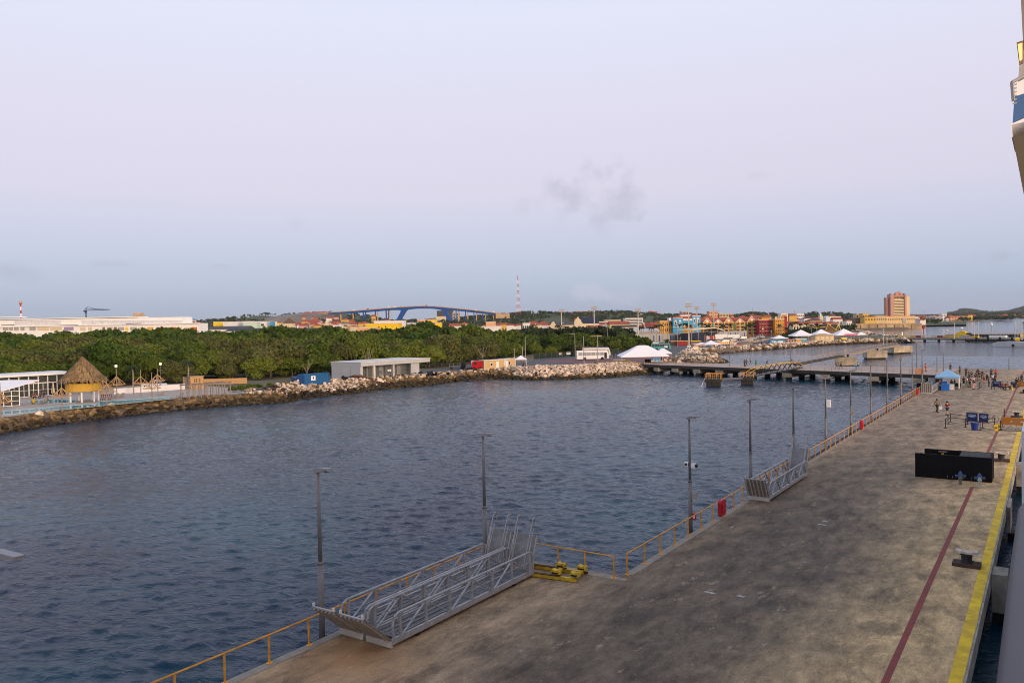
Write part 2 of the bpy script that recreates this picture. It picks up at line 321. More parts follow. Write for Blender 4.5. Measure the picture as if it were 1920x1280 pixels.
RUST = M('rusty_steel', (.09, .05, .035), .8, .4, 6, .3, dirt=(.035, .025, .02))
DGLASS = M('dark_window_glass', (.03, .035, .045), .15, .2, 1, spec=.6)
WOOD = M('raw_timber', (.48, .29, .13), .8, .25, 5, .2)
WOODG = M('grey_timber', (.30, .24, .19), .85, .25, 5, .2)
THATCH = M('palm_thatch', (.36, .235, .12), .95, .5, 5, .8, dirt=(.15, .095, .05))
REED = M('golden_reed_matting', (.55, .33, .055), .9, .25, 8, .4)
ASPH = M('asphalt', (.105, .10, .105), .9, .2, .3, .2)
SAND = M('pale_sand', (.42, .36, .31), .95, .15, .35, .3)
BRICKP = M('brick_red_paving', (.19, .10, .095), .9, .15, .6)
EARTH = M('scrub_earth', (.17, .135, .09), .95, .35, .02, dirt=(.06, .07, .025))

# ================================================================== SETTING
LZ = 2.0      # land level
DZ = 2.6      # dock level
# one sea: a finely waved patch round the basin, flat beyond it
def sea_mesh():
    x0, x1, y0, y1 = -158, 2, -26, 334
    gx_ = [x0]; gy_ = [y0]
    while gx_[-1] < x1 - .3: gx_.append(gx_[-1] + (.17 + .32 * min(1, max(0, (-20 - gx_[-1]) / 90)) if gx_[-1] < -17 else .6))
    while gy_[-1] < y1 - .5: gy_.append(gy_[-1] + .165 + .42 * min(1, max(0, (gy_[-1] - 20) / 150)))
    xs = np.array(gx_); ys = np.array(gy_); x1, y1 = xs[-1], ys[-1]; loc = np.maximum(np.gradient(xs)[None, :], np.gradient(ys)[:, None] * .8); nx, ny = len(xs), len(ys)
    X, Y = np.meshgrid(xs, ys); Z = np.zeros_like(X); rg = np.random.default_rng(21); wind = rad(112)
    for i in range(90):
        lam = .48 * (2.6 / .48) ** (rg.uniform(0, 1) ** 1.7); k = 2 * math.pi / lam; th = wind + rg.normal(0, .6); slope = .029 * (lam / 1.5) ** -.25
        Z += slope / k * np.clip((lam / loc - 1.9) / 1.2, 0, 1) * np.sin(k * (X * math.cos(th) + Y * math.sin(th)) + rg.uniform(0, 6.28))
    gust = np.zeros_like(X)
    for i in range(10): th = rg.uniform(0, 6.28); k = 2 * math.pi / rg.uniform(25, 90); gust += np.sin(k * (X * math.cos(th) + Y * math.sin(th)) + rg.uniform(0, 6.28))
    Z *= .84 * (1 + .10 * gust / 1.6)
    ed_ = np.minimum(np.minimum(X - x0, x1 - X), np.minimum(Y - y0, y1 - Y)); Z *= np.clip(ed_ / 12, 0, 1)
    co = np.stack([X, Y, Z], -1).reshape(-1, 3); idx = np.arange(nx * ny).reshape(ny, nx)
    q = np.stack([idx[:-1, :-1], idx[:-1, 1:], idx[1:, 1:], idx[1:, :-1]], -1).reshape(-1, 4)
    B_ = 14000; ex = np.array([(-B_, -3000, 0), (B_, -3000, 0), (B_, B_, 0), (-B_, B_, 0)], float); o = len(co); co = np.concatenate([co, ex])
    c00, c10, c11, c01 = idx[0, 0], idx[0, -1], idx[-1, -1], idx[-1, 0]
    q = np.concatenate([q, [(o, o + 1, c10, c00), (o + 1, o + 2, c11, c10), (o + 2, o + 3, c01, c11), (o + 3, o, c00, c01)]])
    me = bpy.data.meshes.new('sea_water'); n = len(q); me.vertices.add(len(co)); me.vertices.foreach_set('co', co.astype(np.float32).ravel()); me.loops.add(n * 4); me.loops.foreach_set('vertex_index', q.astype(np.int32).ravel())
    me.polygons.add(n); me.polygons.foreach_set('loop_start', np.arange(0, n * 4, 4, dtype=np.int32)); me.polygons.foreach_set('use_smooth', np.ones(n, dtype=bool)); me.materials.append(WATER); me.update(calc_edges=True); return me
struct(link('sea_water', sea_mesh()))

SHORE_PX = [(540, 753), (553, 748), (600, 743), (660, 737), (720, 729), (800, 722), (860, 715), (920, 709.5), (990, 712), (1060, 711), (1150, 707), (1205, 701.5), (1238, 696),
            (1262, 689), (1310, 684.5), (1357, 679), (1348, 676), (1310, 673), (1290, 670), (1340, 664), (1400, 658), (1450, 655), (1500, 651), (1560, 647), (1640, 643.5), (1690, 642), (1710, 643),
            (1700, 637), (1660, 634), (1625, 633), (1606, 631), (1640, 627), (1600, 622), (1580, 620)]
FORT_PX = [(1570, 620), (1650, 618.5), (1700, 617.5), (1722, 614.5)]
COAST_PX = [(1728, 612), (1760, 608), (1800, 605.5), (1850, 601), (1900, 597.3), (1960, 595), (2080, 592)]
SH = [Vector((-134, -260, 0)), Vector((-133, -60, 0)), Vector((-132, 20, 0))] + [G(0, 812), G(100, 796), G(200, 782), G(300, 771), G(400, 762), G(480, 757)] + [G(*p) for p in SHORE_PX]
NREV = len(SH)
FORT = [G(*p) for p in FORT_PX]; COAST = [G(*p) for p in COAST_PX]
def offset(pts, dist):
    out = []
    for i, p in enumerate(pts):
        a = pts[max(i - 1, 0)]; b = pts[min(i + 1, len(pts) - 1)]; d = (b - a); d.z = 0; d.normalize()
        dd = dist(i) if callable(dist) else dist
        out.append(p + Vector((-d.y, d.x, 0)) * dd)
    return out
def inset_at(i):
    p = SH[i]
    x = (p - Vector((0, 0, 0))).dot(_r0) / max(1, p.dot(_f0)) * F + 960
    return interp([(400, 2.6), (545, 3.5), (580, 8), (650, 8), (720, 4.5), (900, 5), (980, 9), (1200, 9), (1240, 4), (1300, 1.5), (1360, 1.2), (1500, 3), (1700, 3)], x)
TOP = offset(SH, inset_at)
from mathutils.geometry import tessellate_polygon
LAND_TOP = TOP + offset(FORT, 3) + offset(COAST, 12) + [CF(9000, 11500), CF(-12000, 11500), CF(-9000, 300), Vector((-900, -260, 0))]
tri = tessellate_polygon([LAND_TOP])
LANDM = M('land_ground', (.16, .13, .09), .95, .35, .02, dirt=(.055, .07, .025))
me = bpy.data.meshes.new('land_ground'); me.from_pydata([(p.x, p.y, LZ) for p in LAND_TOP], [], [tuple(t) for t in tri]); me.materials.append(LANDM); me.update()
bmx = bmesh.new(); bmx.from_mesh(me); bmesh.ops.recalc_face_normals(bmx, faces=bmx.faces)
if sum(f.normal.z for f in bmx.faces) < 0: bmesh.ops.reverse_faces(bmx, faces=bmx.faces)
bmx.to_mesh(me); bmx.free()
struct(link('land_ground', me))
# sloping bank under the shore rocks
allw = SH + FORT + COAST; allt = TOP + offset(FORT, 3) + offset(COAST, 12); low = offset(allw, -2.5)
vs = [(p.x, p.y, -1.6) for p in low] + [(p.x, p.y, LZ + .002) for p in allt]; n = len(low)
BANK = M('shore_bank', (.13, .10, .07), .95, .4, .8, .4)
shore_bank = struct(MB().add(vs, [(i, i + 1, n + i + 1, n + i) for i in range(n - 1)]).build('shore_bank', BANK))

# ---- boulders
def hull_mesh(name, seed, mat, npt=13, flat=.75):
    rnd = random.Random(seed); b = bmesh.new()
    for i in range(npt):
        v = Vector((rnd.gauss(0, 1), rnd.gauss(0, 1), rnd.gauss(0, 1))).normalized() * rnd.uniform(.8, 1.1)
        b.verts.new((v.x * .62, v.y * .5, v.z * .5 * flat))
    r = bmesh.ops.convex_hull(b, input=b.verts); bmesh.ops.delete(b, geom=[g for g in r['geom_interior'] if isinstance(g, bmesh.types.BMVert)], context='VERTS')
    m = bpy.data.meshes.new(name); b.to_mesh(m); b.free(); m.materials.append(mat); return m
def rockmat(name, lo, hi):
    m = M(name, hi, .95, .3, 2.2, .5, dirt=lo); nt = m.node_tree; b = nt.nodes['Principled BSDF']
    src = b.inputs['Base Color'].links[0].from_socket; g = nt.nodes.new('ShaderNodeObjectInfo'); g2 = nt.nodes.new('ShaderNodeNewGeometry'); hv = nt.nodes.new('ShaderNodeHueSaturation')
    nt.links.new(src, hv.inputs['Color'])
    v = wmath('ADD', .62, wmath('MULTIPLY', wmath('FRACT', wmath('ADD', g.outputs['Random'], g2.outputs['Random Per Island'], nodes=nt.nodes, links=nt.links), nodes=nt.nodes, links=nt.links), .75, nodes=nt.nodes, links=nt.links), nodes=nt.nodes, links=nt.links)
    nt.links.new(v, hv.inputs['Value']); nt.links.new(hv.outputs[0], b.inputs['Base Color']); return m
RM = [rockmat('wet_brown_boulder', (.018, .013, .007), (.062, .043, .020)), rockmat('tan_boulder', (.08, .055, .025), (.245, .168, .08)), rockmat('pale_boulder', (.30, .225, .165), (.62, .50, .39))]
RV = [[hull_mesh('boulder', 10 * k + j, RM[k]) for j in range(5)] for k in range(3)]
cand = []
rnd = random.Random(3)
def shore_rocks(i0, i1, step, size, rows, prof):
    """prof(f) -> z along the slope f 0..1; px-dependent colouring"""
    for i in range(i0, i1):
        a, b, ta, tb = SH[i], SH[i + 1], TOP[i], TOP[i + 1]; L = (b - a).length; k = max(1, int(L / step))
        for j in range(k):
            f = (j + .5) / k; w = a.lerp(b, f); t = ta.lerp(tb, f); width = (t - w).length
            px = 960 + F * w.dot(_r0) / w.dot(_f0)
            nr = max(rows, int((width + 2.2) / (step * .85)))
            for r in range(nr):
                g = (r + rnd.uniform(-.25, .25)) / (nr - 1) if nr > 1 else .5
                p = (w - (t - w).normalized() * 1.2).lerp(t + (t - w).normalized() * .6, g); p += (b - a).normalized() * rnd.uniform(-.45, .45) * step
                s = size * rnd.uniform(.65, 1.35)
                z = max(prof(g, px), -1.6 + 3.6 * min(1, (g * (width + 1.8) + 1.3) / (width + 2.5)) + .12)
                if px < 545: z = min(z, 1.62)
                z += rnd.uniform(-.1, .2)
                h = z + rnd.uniform(-.25, .25)
                if px < 545: kind = 0 if h < .95 else (1 if h < 1.95 or rnd.random() < .7 else 2)
                elif px < 960: kind = 0 if h < 1.15 else (1 if h < 1.75 else (2 if rnd.random() < .8 else 1))
                elif px < 1245: kind = 0 if h < .7 else (1 if h < 1.0 else 2)
                else: kind = 0 if h < .8 else (1 if rnd.random() < .25 else 2)
                dist = p.length
                cand.append((s / dist, p.x, p.y, z, s, kind, rnd.randrange(5), rnd.uniform(0, 6.28), rnd.uniform(-.5, .5)))
def prof(g, px):
    top = interp([(470, 1.65), (545, 2.0), (560, 2.8), (650, 2.9), (720, 2.15), (900, 2.2), (980, 2.9), (1200, 3.0), (1240, 2.2), (1300, 1.8)], px)
    return lerp(-.35, top, min(1, g * 1.25)) if px > 960 and px < 1245 else lerp(-.35, top, g)
shore_rocks(2, 22, .92, 1.14, 4, prof)
shore_rocks(22, NREV - 1, 1.5, 1.9, 2, prof)
# heaps of rubble behind the blue container and along the car park edge
for px, py, n, spread in ((545, 728, 26, 3.0), (520, 727, 14, 2.2), (560, 735, 40, 3.5), (600, 731, 60, 4.5), (640, 728, 60, 4.5), (665, 722, 40, 4), (470, 738, 18, 2.5), (505, 738, 20, 2.5), (960, 693, 30, 4), (1010, 692, 40, 5), (1100, 691, 40, 5), (1160, 689, 40, 5), (1290, 664, 40, 5), (1320, 676, 50, 4), (1295, 675, 50, 4), (1340, 678.5, 30, 2.5), (1280, 671, 40, 4)):
    c = G(px, py, LZ)
    for i in range(n):
        r = abs(rnd.gauss(0, .6)); a = rnd.uniform(0, 6.28); p = c + Vector((math.cos(a), math.sin(a), 0)) * r * spread; s = rnd.uniform(.4, .95)
        z = LZ + max(0, 1.1 - r) * rnd.random() + s * .2
        cand.append((s / p.length, p.x, p.y, z, s, 2 if rnd.random() < .85 else 1, rnd.randrange(5), rnd.uniform(0, 6.28), rnd.uniform(-.5, .5)))
vis = []
for c in cand:
    v = Vector((c[1], c[2], 0)); dep = v.dot(_f0); x = 960 + F * v.dot(_r0) / dep if dep > 1 else -9e9
    vis.append(0 < x < 1920)
order = sorted(range(len(cand)), key=lambda i: -cand[i][0] if vis[i] else 0)
single = set(order[:300])
ROCKS = shore_bank
for i in order[:300]:
    _, x, y, z, s, kd, vi, rz, tl = cand[i]
    o = link('boulder', RV[kd][vi], ROCKS, (x, y, z)); o.rotation_euler = (tl, tl * .7, rz); o.scale = (s, s, s)
def join_instances(name, items, meshes_flat, mats, parent=None):
    """items: (mesh_index, matrix 4x4 np, material_index) -> one object"""
    V = []; Fc = []; Mi = []; off = 0
    cache = []
    for m in meshes_flat:
        co = np.empty(len(m.vertices) * 3, dtype=np.float32); m.vertices.foreach_get('co', co); co = co.reshape(-1, 3)
        cache.append((co, [tuple(p.vertices) for p in m.polygons]))
    for mi, mx, ma in items:
        co, fs = cache[mi]; c = co @ mx[:3, :3].T + mx[:3, 3]; V.append(c); Fc += [tuple(v + off for v in f) for f in fs]; Mi += [ma] * len(fs); off += len(co)
    me = bpy.data.meshes.new(name); me.from_pydata(np.concatenate(V).tolist(), [], Fc)
    for m in mats: me.materials.append(m)
    me.polygons.foreach_set('material_index', Mi); me.update()
    return link(name, me, parent)
items = []
for i in range(len(cand)):
    if i in single: continue
    _, x, y, z, s, kd, vi, rz, tl = cand[i]
    mx = Matrix.Translation((x, y, z)) @ Matrix.Rotation(rz, 4, 'Z') @ Matrix.Rotation(tl, 4, 'X') @ Matrix.Scale(s, 4)
    items.append((kd * 5 + vi, np.array(mx), kd))
struct(join_instances('boulders', items, [m for r in RV for m in r], RM, ROCKS), 'stuff')

# ---- ground sheets
def sheet(name, pts, mat, z, kind='structure'):
    t = tessellate_polygon([[Vector((p.x, p.y, 0)) for p in pts]])
    me = bpy.data.meshes.new(name); me.from_pydata([(p.x, p.y, z) for p in pts], [], [tuple(q) for q in t]); me.materials.append(mat); me.update()
    b = bmesh.new(); b.from_mesh(me); bmesh.ops.recalc_face_normals(b, faces=b.faces)
    if sum(f.normal.z for f in b.faces) < 0: bmesh.ops.reverse_faces(b, faces=b.faces)
    b.to_mesh(me); b.free()
    return struct(link(name, me), kind)
g = lambda *p: [G(x, y, LZ) for x, y in p]
sheet('pool_terrace', [TOP[2] + Vector((-.3, 0, 0)), *[p + Vector((-.3, 0, 0)) for p in TOP[3:9]]] + g((470, 736), (420, 726), (340, 719), (100, 727)) + [Vector((-190, 45, 0)), Vector((-190, 20, 0))], SAND, LZ + .006)
sheet('car_park', [Vector((p.x, p.y, 0)) - Vector((.4, 0, 0)) for p in TOP[13:20]] + g((1225, 681), (1290, 655), (1150, 660), (1050, 667), (980, 676), (830, 691), (700, 704), (640, 712)), ASPH, LZ + .006)
sheet('paved_forecourt', g((1010, 678), (1090, 681), (1215, 686), (1240, 684), (1262, 668), (1240, 664), (1120, 672), (1060, 672)), BRICKP, LZ + .012)
sheet('waterfront_road', [TOP[i] + Vector((-.8, 0, 0)) for i in range(28, 32)] + g((1450, 640), (1420, 632), (1340, 634), (1240, 648), (1262, 660)), ASPH, LZ + .008)
sheet('promenade', [TOP[i] + Vector((-.5, 0.5, 0)) for i in range(31, 34)] + g((1610, 636), (1450, 638)), SAND, LZ + .01)

# ---- dock (pier) with painted lines
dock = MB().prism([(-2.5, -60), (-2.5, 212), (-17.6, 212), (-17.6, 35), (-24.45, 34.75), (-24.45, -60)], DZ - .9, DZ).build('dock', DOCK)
struct(dock)
b = MB()
for y0 in range(-20, 150, 6):
    b.box(-2.5, -2.42, y0 + .03, y0 + 5.97, DZ - .82, DZ - .01)
b.build('edge_beam', CONC, dock)
MB().add([(-2.94, -60, DZ + .004), (-2.52, -60, DZ + .004), (-2.52, 100.5, DZ + .004), (-2.94, 100.5, DZ + .004)], [(0, 1, 2, 3)]).add([(-2.94, 106, DZ + .004), (-2.52, 106, DZ + .004), (-2.52, 211, DZ + .004), (-2.94, 211, DZ + .004)], [(0, 1, 2, 3)]).build('yellow_edge_line', YEL, dock)
MB().add([(-4.86, -60, DZ + .004), (-4.62, -60, DZ + .004), (-4.62, 66.3, DZ + .004), (-4.86, 66.3, DZ + .004), (-4.86, 72.6, DZ + .004), (-4.62, 72.6, DZ + .004), (-4.62, 211, DZ + .004), (-4.86, 211, DZ + .004)], [(0, 1, 2, 3), (4, 5, 6, 7)]).build('red_line', REDL, dock)
KERB = M('kerb_concrete', (.25, .22, .18), .9, .2, 2, .2)
MB().box(-24.44, -24.0, -60, 34.3, DZ, DZ + .012).box(-17.59, -17.15, 35.4, 187, DZ, DZ + .012).box(-24.43, -17.1, 34.32, 34.74, DZ, DZ + .014).build('pale_edge_strip', KERB, dock)
for y in range(64, 146, 3):
    MB().box(-18.25, -17.63, y + .05, y + 2.95, 1.5, 2.42).build('rubber_fender', BLACK, dock)
for y in (11.5, 45.6, 62.5, 79.6, 113, 147):
    fb = MB()
    if y != 62.5: fb.box(-2.41, -1.75, y - .75, y + .75, .6, DZ - .12)
    else: fb.box(-2.41, -2.2, y - 1.6, y + 1.6, .8, DZ - .1)
    o = fb.build('fender_block', CONC, dock)
    MB().box(-2.4, -1.62, y - .6, y + .6, -.6, .58).build('fender_pad', BLACK, dock)
pl = MB()
for y in range(-18, 210, 9):
    for x in (-4, -9, -15) + ((-22,) if y < 30 else ()): pl.cyl((x, y, -3), (x, y, DZ - .9), .45, .45, 8)
struct(pl.build('dock_pile', DARKC, dock), 'stuff')
# small white litter and stains are pieces of paint left on the deck
for px, py, s in ((1330, 1110, .3), (1389, 1117, .2), (1541, 983, .3), (1548, 977, .2)):
    p = G(px, py, DZ); MB().add([(p.x - s, p.y - .07, DZ + .006), (p.x + s * .7, p.y - .12, DZ + .006), (p.x + s, p.y + .08, DZ + .006), (p.x - s * .6, p.y + .1, DZ + .006)], [(0, 1, 2, 3)]).build('paint_mark', M('faded_paint_mark', (.40, .38, .35), .9, .3, 8), dock)

# ---- second pier: walkway on concrete bents
NA, NB = Vector((-17.62, 187, 0)), Vector((-97, 210.6, 0)); FA, FB = Vector((-17.62, 211.9, 0)), Vector((-90, 220, 0))
WALK = M('walkway_deck', (.42, .33, .275), .9, .18, .4, .2)
wk = MB().prism([(NA.x, NA.y), (FA.x, FA.y), (FB.x, FB.y), (-100, 226), (-104, 222), (NB.x, NB.y)], DZ - .35, DZ - .003).build('walkway_pier', WALK)
struct(wk)
EDGE = M('dark_deck_edge', (.05, .045, .04), .9, .3, 1)
MB().beam((NA.x, NA.y - .12, DZ - .45), (NB.x, NB.y - .12, DZ - .45), .2, .78).build('edge_beam', EDGE, wk)
for f in (.07, .19, .33, .45, .57, .69, .78, .87, .95):
    a = NA.lerp(NB, f); c = FA.lerp(FB, f); d = (c - a)
    cap = MB(); p0 = a - d * .02 + Vector((0, 0, DZ - 1.35)); p1 = a + d * .85 + Vector((0, 0, DZ - 1.35)); cap.beam(p0, p1, 2.3, 1.0); cap.build('pile_cap', CONC, wk)
    for k in (.05, .45, .8):
        q = a + d * k; dx = (NB - NA).normalized() * .0
        MB().cyl((q.x, q.y, -3), (q.x, q.y, DZ - 1.85), .75, .75, 10).build('pile', DARKC, wk)

# ---- hills
SKY1 = [(-700, 606), (0, 613), (250, 608), (380, 602), (430, 597), (470, 593), (500, 590), (530, 592), (560, 588.5), (600, 586.5), (640, 585), (680, 592), (720, 599), (745, 602), (800, 601), (830, 599), (860, 595), (900, 592), (950, 590), (1000, 587), (1080, 586), (1120, 583.5), (1160, 583), (1200, 586), (1240, 589),
        (1300, 589), (1380, 592), (1405, 587), (1440, 587.5), (1470, 591), (1500, 590.5), (1530, 588), (1560, 588.5), (1600, 590), (1640, 594), (1700, 598), (1800, 600)]
def ss(x): x = max(0, min(1, x)); return x * x * (3 - 2 * x)
def hill_z(u, v):
    px = 960 + F * u / v
    H = ZC + (hor(px) - interp(SKY1, px)) / F * 2200 - 4
    z = LZ + (H - LZ) * ss((v - 1150) / 1000) * ss((3200 - v) / 900)
    nzv = noise.fractal(Vector((u * .006, v * .006, .3)), .8, 2.1, 4)
    return z + nzv * 4.5 * ss((v - 1100) / 500)
def grid_hill(name, u0, u1, nu, v0, v1, nv, fz, mat):
    vs = []; fs = []
    for j in range(nv):
        v = lerp(v0, v1, j / (nv - 1))
        for i in range(nu):
            u = lerp(u0, u1, i / (nu - 1)) * v / v1; p = CF(u, v, fz(u, v)); vs.append(p)
    for j in range(nv - 1):
        for i in range(nu - 1): fs.append((j * nu + i, j * nu + i + 1, (j + 1) * nu + i + 1, (j + 1) * nu + i))
    me = bpy.data.meshes.new(name); me.from_pydata(vs, [], fs); me.materials.append(mat); me.polygons.foreach_set('use_smooth', [True] * len(fs)); me.update()
    return struct(link(name, me))
HILLM = M('hill_scrub', (.075, .085, .035), .95, .3, .03, .0, dirt=(.035, .05, .018))
grid_hill('town_hill', -4200, 1900, 150, 1050, 3300, 26, hill_z, HILLM)
SKY2 = [(1700, 589), (1770, 589), (1788, 588), (1802, 582.5), (1812, 581.5), (1827, 583.5), (1848, 587), (1870, 587), (1888, 586), (1905, 582), (1920, 577.5), (1945, 569), (1975, 566), (2010, 573), (2080, 578), (2200, 583)]
def hill2(u, v):
    px = 960 + F * u / v
    H = ZC + (hor(px) - interp(SKY2, px)) / F * 7000
    return LZ - 3 + (H + 3 - LZ) * ss((v - 5200) / 1800) * ss((8800 - v) / 1500) + noise.fractal(Vector((u * .002, v * .002, 5)), .8, 2, 4) * 5 * ss((v - 5200) / 1000)
grid_hill('far_hill', 3000, 7800, 110, 5000, 9000, 18, hill2, HILLM)
def hill3(u, v):
    px = 960 + F * u / v
    H = ZC + (hor(px) - interp([(1640, 596), (1720, 594), (1770, 591.5), (1840, 589.5), (1900, 588.5), (2000, 588)], px)) / F * 3600
    return LZ - 3 + (max(H, LZ) + 3 - LZ) * ss((v - 2350) / 1000) * ss((5200 - v) / 1200) + noise.fractal(Vector((u * .005, v * .005, 9)), .8, 2, 3) * 3 * ss((v - 2350) / 600)
grid_hill('coast_rise', 1500, 4200, 90, 2300, 5300, 16, hill3, HILLM)
# bare quarried slope left of the bridge
def hill4(u, v):
    px = 960 + F * u / v
    H = ZC + (hor(px) - interp([(440, 606), (520, 594), (545, 590.5), (600, 588), (650, 588), (690, 599)], px)) / F * 2000
    return hill_z(u, v) - 8 + (H - hill_z(u, v) + 8) * ss((v - 1500) / 350) * ss((2150 - v) / 150)
grid_hill('bare_slope', -860, -480, 40, 1500, 2150, 12, hill4, M('bare_earth_slope', (.23, .19, .15), .95, .3, .02, dirt=(.13, .11, .08)))

# ================================================================== THINGS ON THE DOCK
# ---- lamp posts
def lamp_post(p, label, h=7.0, group='grey lamp posts along the pier railing', dirx=1, mats=None, k=1.0, al=1.0):
    t = T('lamp_post', label, 'lamp post', p, 0, group); m = mats or POLE
    MB().cyl((0, 0, 0), (0, 0, h * .47), .125 * k, .115 * k, 12).build('lower_pole', m, t, smooth=True)
    MB().cyl((0, 0, h * .47), (0, 0, h), .085 * k, .06 * k, 10).cyl((0, 0, h * .465), (0, 0, h * .48), .135 * k, .135 * k, 10).build('upper_pole', m, t, smooth=True)
    MB().box(-.22, .22, -.22, .22, 0, .05).build('base_plate', m, t)
    l = MB().frontprism([(-.16, h - .02), (-.08, h - .10), (.1, h - .04), (.70, h + .10), (.72, h + .16), (.2, h + .14), (-.16, h + .05)] if dirx > 0 else [(.16, h + .04), (-.2, h + .13), (-.8, h + .17), (-.78, h + .13), (-.1, h - .04), (.08, h - .10), (.16, h - .02)], -.13, .13)
    l.v = [(x * (al if x > 0 else 1), y * (.75 if al > 1 else 1), z) for x, y, z in l.v]
    l.build('lamp_head', M('lamp_head_grey', (.24, .24, .255), .5, .08, 3), t)
    MB().box(.25, .6, -.07, .07, h + .0, h + .015).build('led_panel', DGLASS, t) if dirx > 0 else None
    return t
LL = {-1: 'grey lamp post behind the raised ramps of the twin gangways', 0: 'grey lamp post with two white cameras, a grey box and a small red sign',
      1: 'grey lamp post behind the front flap of the single gangway', 2: 'grey lamp post behind the raised ramp of the single gangway', 3: 'grey lamp post carrying a white box, first beyond the single gangway'}
_p = G(38, 1048, 11.0); lamp_post((_p.x - 1.25, _p.y, 2.2), 'grey lamp post whose head alone reaches into the left edge', 8.7, al=1.7)
lamp_post((-24.66, 21.95, 2.2), 'grey lamp post standing beside the front flaps of the twin gangways', 7.15)
ORD = ['second', 'third', 'fourth', 'fifth', 'sixth', 'seventh']
for k in range(-1, 10):
    lab = LL.get(k) or 'grey lamp post by the railing, %s beyond the one with the white box' % (['next', 'second', 'third', 'fourth', 'fifth', 'sixth'][k - 4])
    t = lamp_post((-24.62 if k < 0 else -17.83, 44.75 + 11.53 * k, 2.2), lab, 7.15)
    if k == 0:
        ca = MB().box(-.32, -.08, -.1, .1, 4.25, 4.5).build('camera', WHITE, t); cb = MB().box(.1, .34, -.1, .1, 4.2, 4.45).build('camera', WHITE, t)
        MB().cyl((.34, 0, 4.32), (.48, 0, 4.3), .08, .08, 8).build('camera_lens', BLACK, cb); MB().cyl((-.2, -.1, 4.38), (-.2, -.18, 4.38), .07, .07, 8).build('camera_lens', BLACK, ca)
        MB().box(.12, .38, -.08, .08, 2.3, 2.7).build('grey_box', M('box_grey', (.3, .3, .29), .6), t)
        s = MB().box(.15, .4, -.15, -.12, 1.1, 1.5).build('red_sign', M('sign_red', (.42, .02, .025), .5), t)
        MB().box(.23, .32, -.157, -.151, 1.2, 1.4).build('pictogram', WHITE, s)
    if k == 3: MB().box(.1, .45, -.15, .15, 4.4, 5.1).build('white_box', WHITE, t)
    if k == 4: MB().cyl((.14, -.1, 2.7), (.14, -.22, 2.7), .22, .22, 12).build('ring_buoy_holder', WOODG, t)
    if k == 7: MB().box(-.22, .22, -.2, .2, 6.55, 6.95).build('lantern', WOODG, t)
for px, py, top, lab in ((1266, 683, 653, 'pale pole on the walkway near its shore end'), (1368.5, 687, 641, 'pale pole on the walkway near edge above the low platform'), (1482.5, 686, 642, 'pale pole on the walkway behind the yellow gangway top'),
                    (1719, 698, 644, 'pole on the walkway left of the worker in orange'), (1757, 697, 670, 'short grey pole on the walkway behind the blue tent'), (1769, 696, 663, 'short grey pole just right of the blue tent, on the far pier edge'), (1892, 693, 672, 'lone grey pole at the far end of the pier')):
    p = G(px, py, DZ); hh = (py - top) / F * p.dot(_f0)
    t = T('pole', lab, 'pole', p, 0, 'poles on the walkway and pier end')
    MB().cyl((0, 0, 0), (0, 0, hh), .11, .075, 8).build('shaft', POLE, t); MB().cyl((0, 0, 0), (0, 0, .06), .22, .22, 8).build('base_flange', POLE, t); MB().box(-.1, .1, -.1, .1, hh, hh + .12).build('pole_cap', POLE, t)

# ---- railings
def railing(p, q, n, label, h=1.08, mat=RAILY, r=.035, mid=False, name='railing', cat='railing', base=DZ):
    p = Vector(p); q = Vector(q); t = T(name, label, cat, (p.x, p.y, base)); d = q - p
    for i in range(n + 1):
        c = d * (i / n); ln = random.uniform(-.02, .02)
        MB().beam((c.x, c.y, 0), (c.x + ln, c.y, h - .03), .07, .05, (d.x, d.y, 0)).box(c.x - .11, c.x + .11, c.y - .1, c.y + .1, 0.012, .03).build('post', mat, t)
    MB().tube([(0, 0, h), (d.x, d.y, h)], r, 6).build('top_rail', mat, t)
    if mid: MB().tube([(0, 0, h * .5), (d.x, d.y, h * .5)], r * .8, 5).build('mid_rail', mat, t)
    return t
railing((-24.31, 5.5, 0), (-24.31, 34.5, 0), 15, 'yellow railing along the left pier edge behind the twin gangways')
railing((-24.1, 34.5, 0), (-17.75, 34.5, 0), 4, 'rusty orange railing across the pier step, ahead of the yellow trolley')
railing((-17.4, 35.3, 0), (-17.4, 143.3, 0), 54, 'long yellow railing running down the pier to the blue tent')
for y, lab in ((48.6, 'red cover hung on the railing, nearest, just before the single gangway'), (93.6, 'red cover hung halfway along the far railing'), (137.8, 'red cover hung on the railing by the far gangway')):
    t = T('lifebuoy_cover', lab, 'lifebuoy cover', (-17.4, y, DZ), 0, 'red covers hung on the railing')
    c = MB().sideprism([(-.5, .28), (-.36, .16), (.36, .16), (.5, .28), (.5, 1.02), (.36, 1.16), (-.36, 1.16), (-.5, 1.02)], .05, .24)
    RC = M('red_vinyl', (.42, .012, .02), .45, .12, 4, .2); c.build('cover', RC, t)
    MB().sideprism([(-.3, .4), (.3, .4), (.3, .9), (-.3, .9)], .24, .30).box(.0, .05, -.05, .05, 1.0, 1.2).build('front_panel', RC, t)

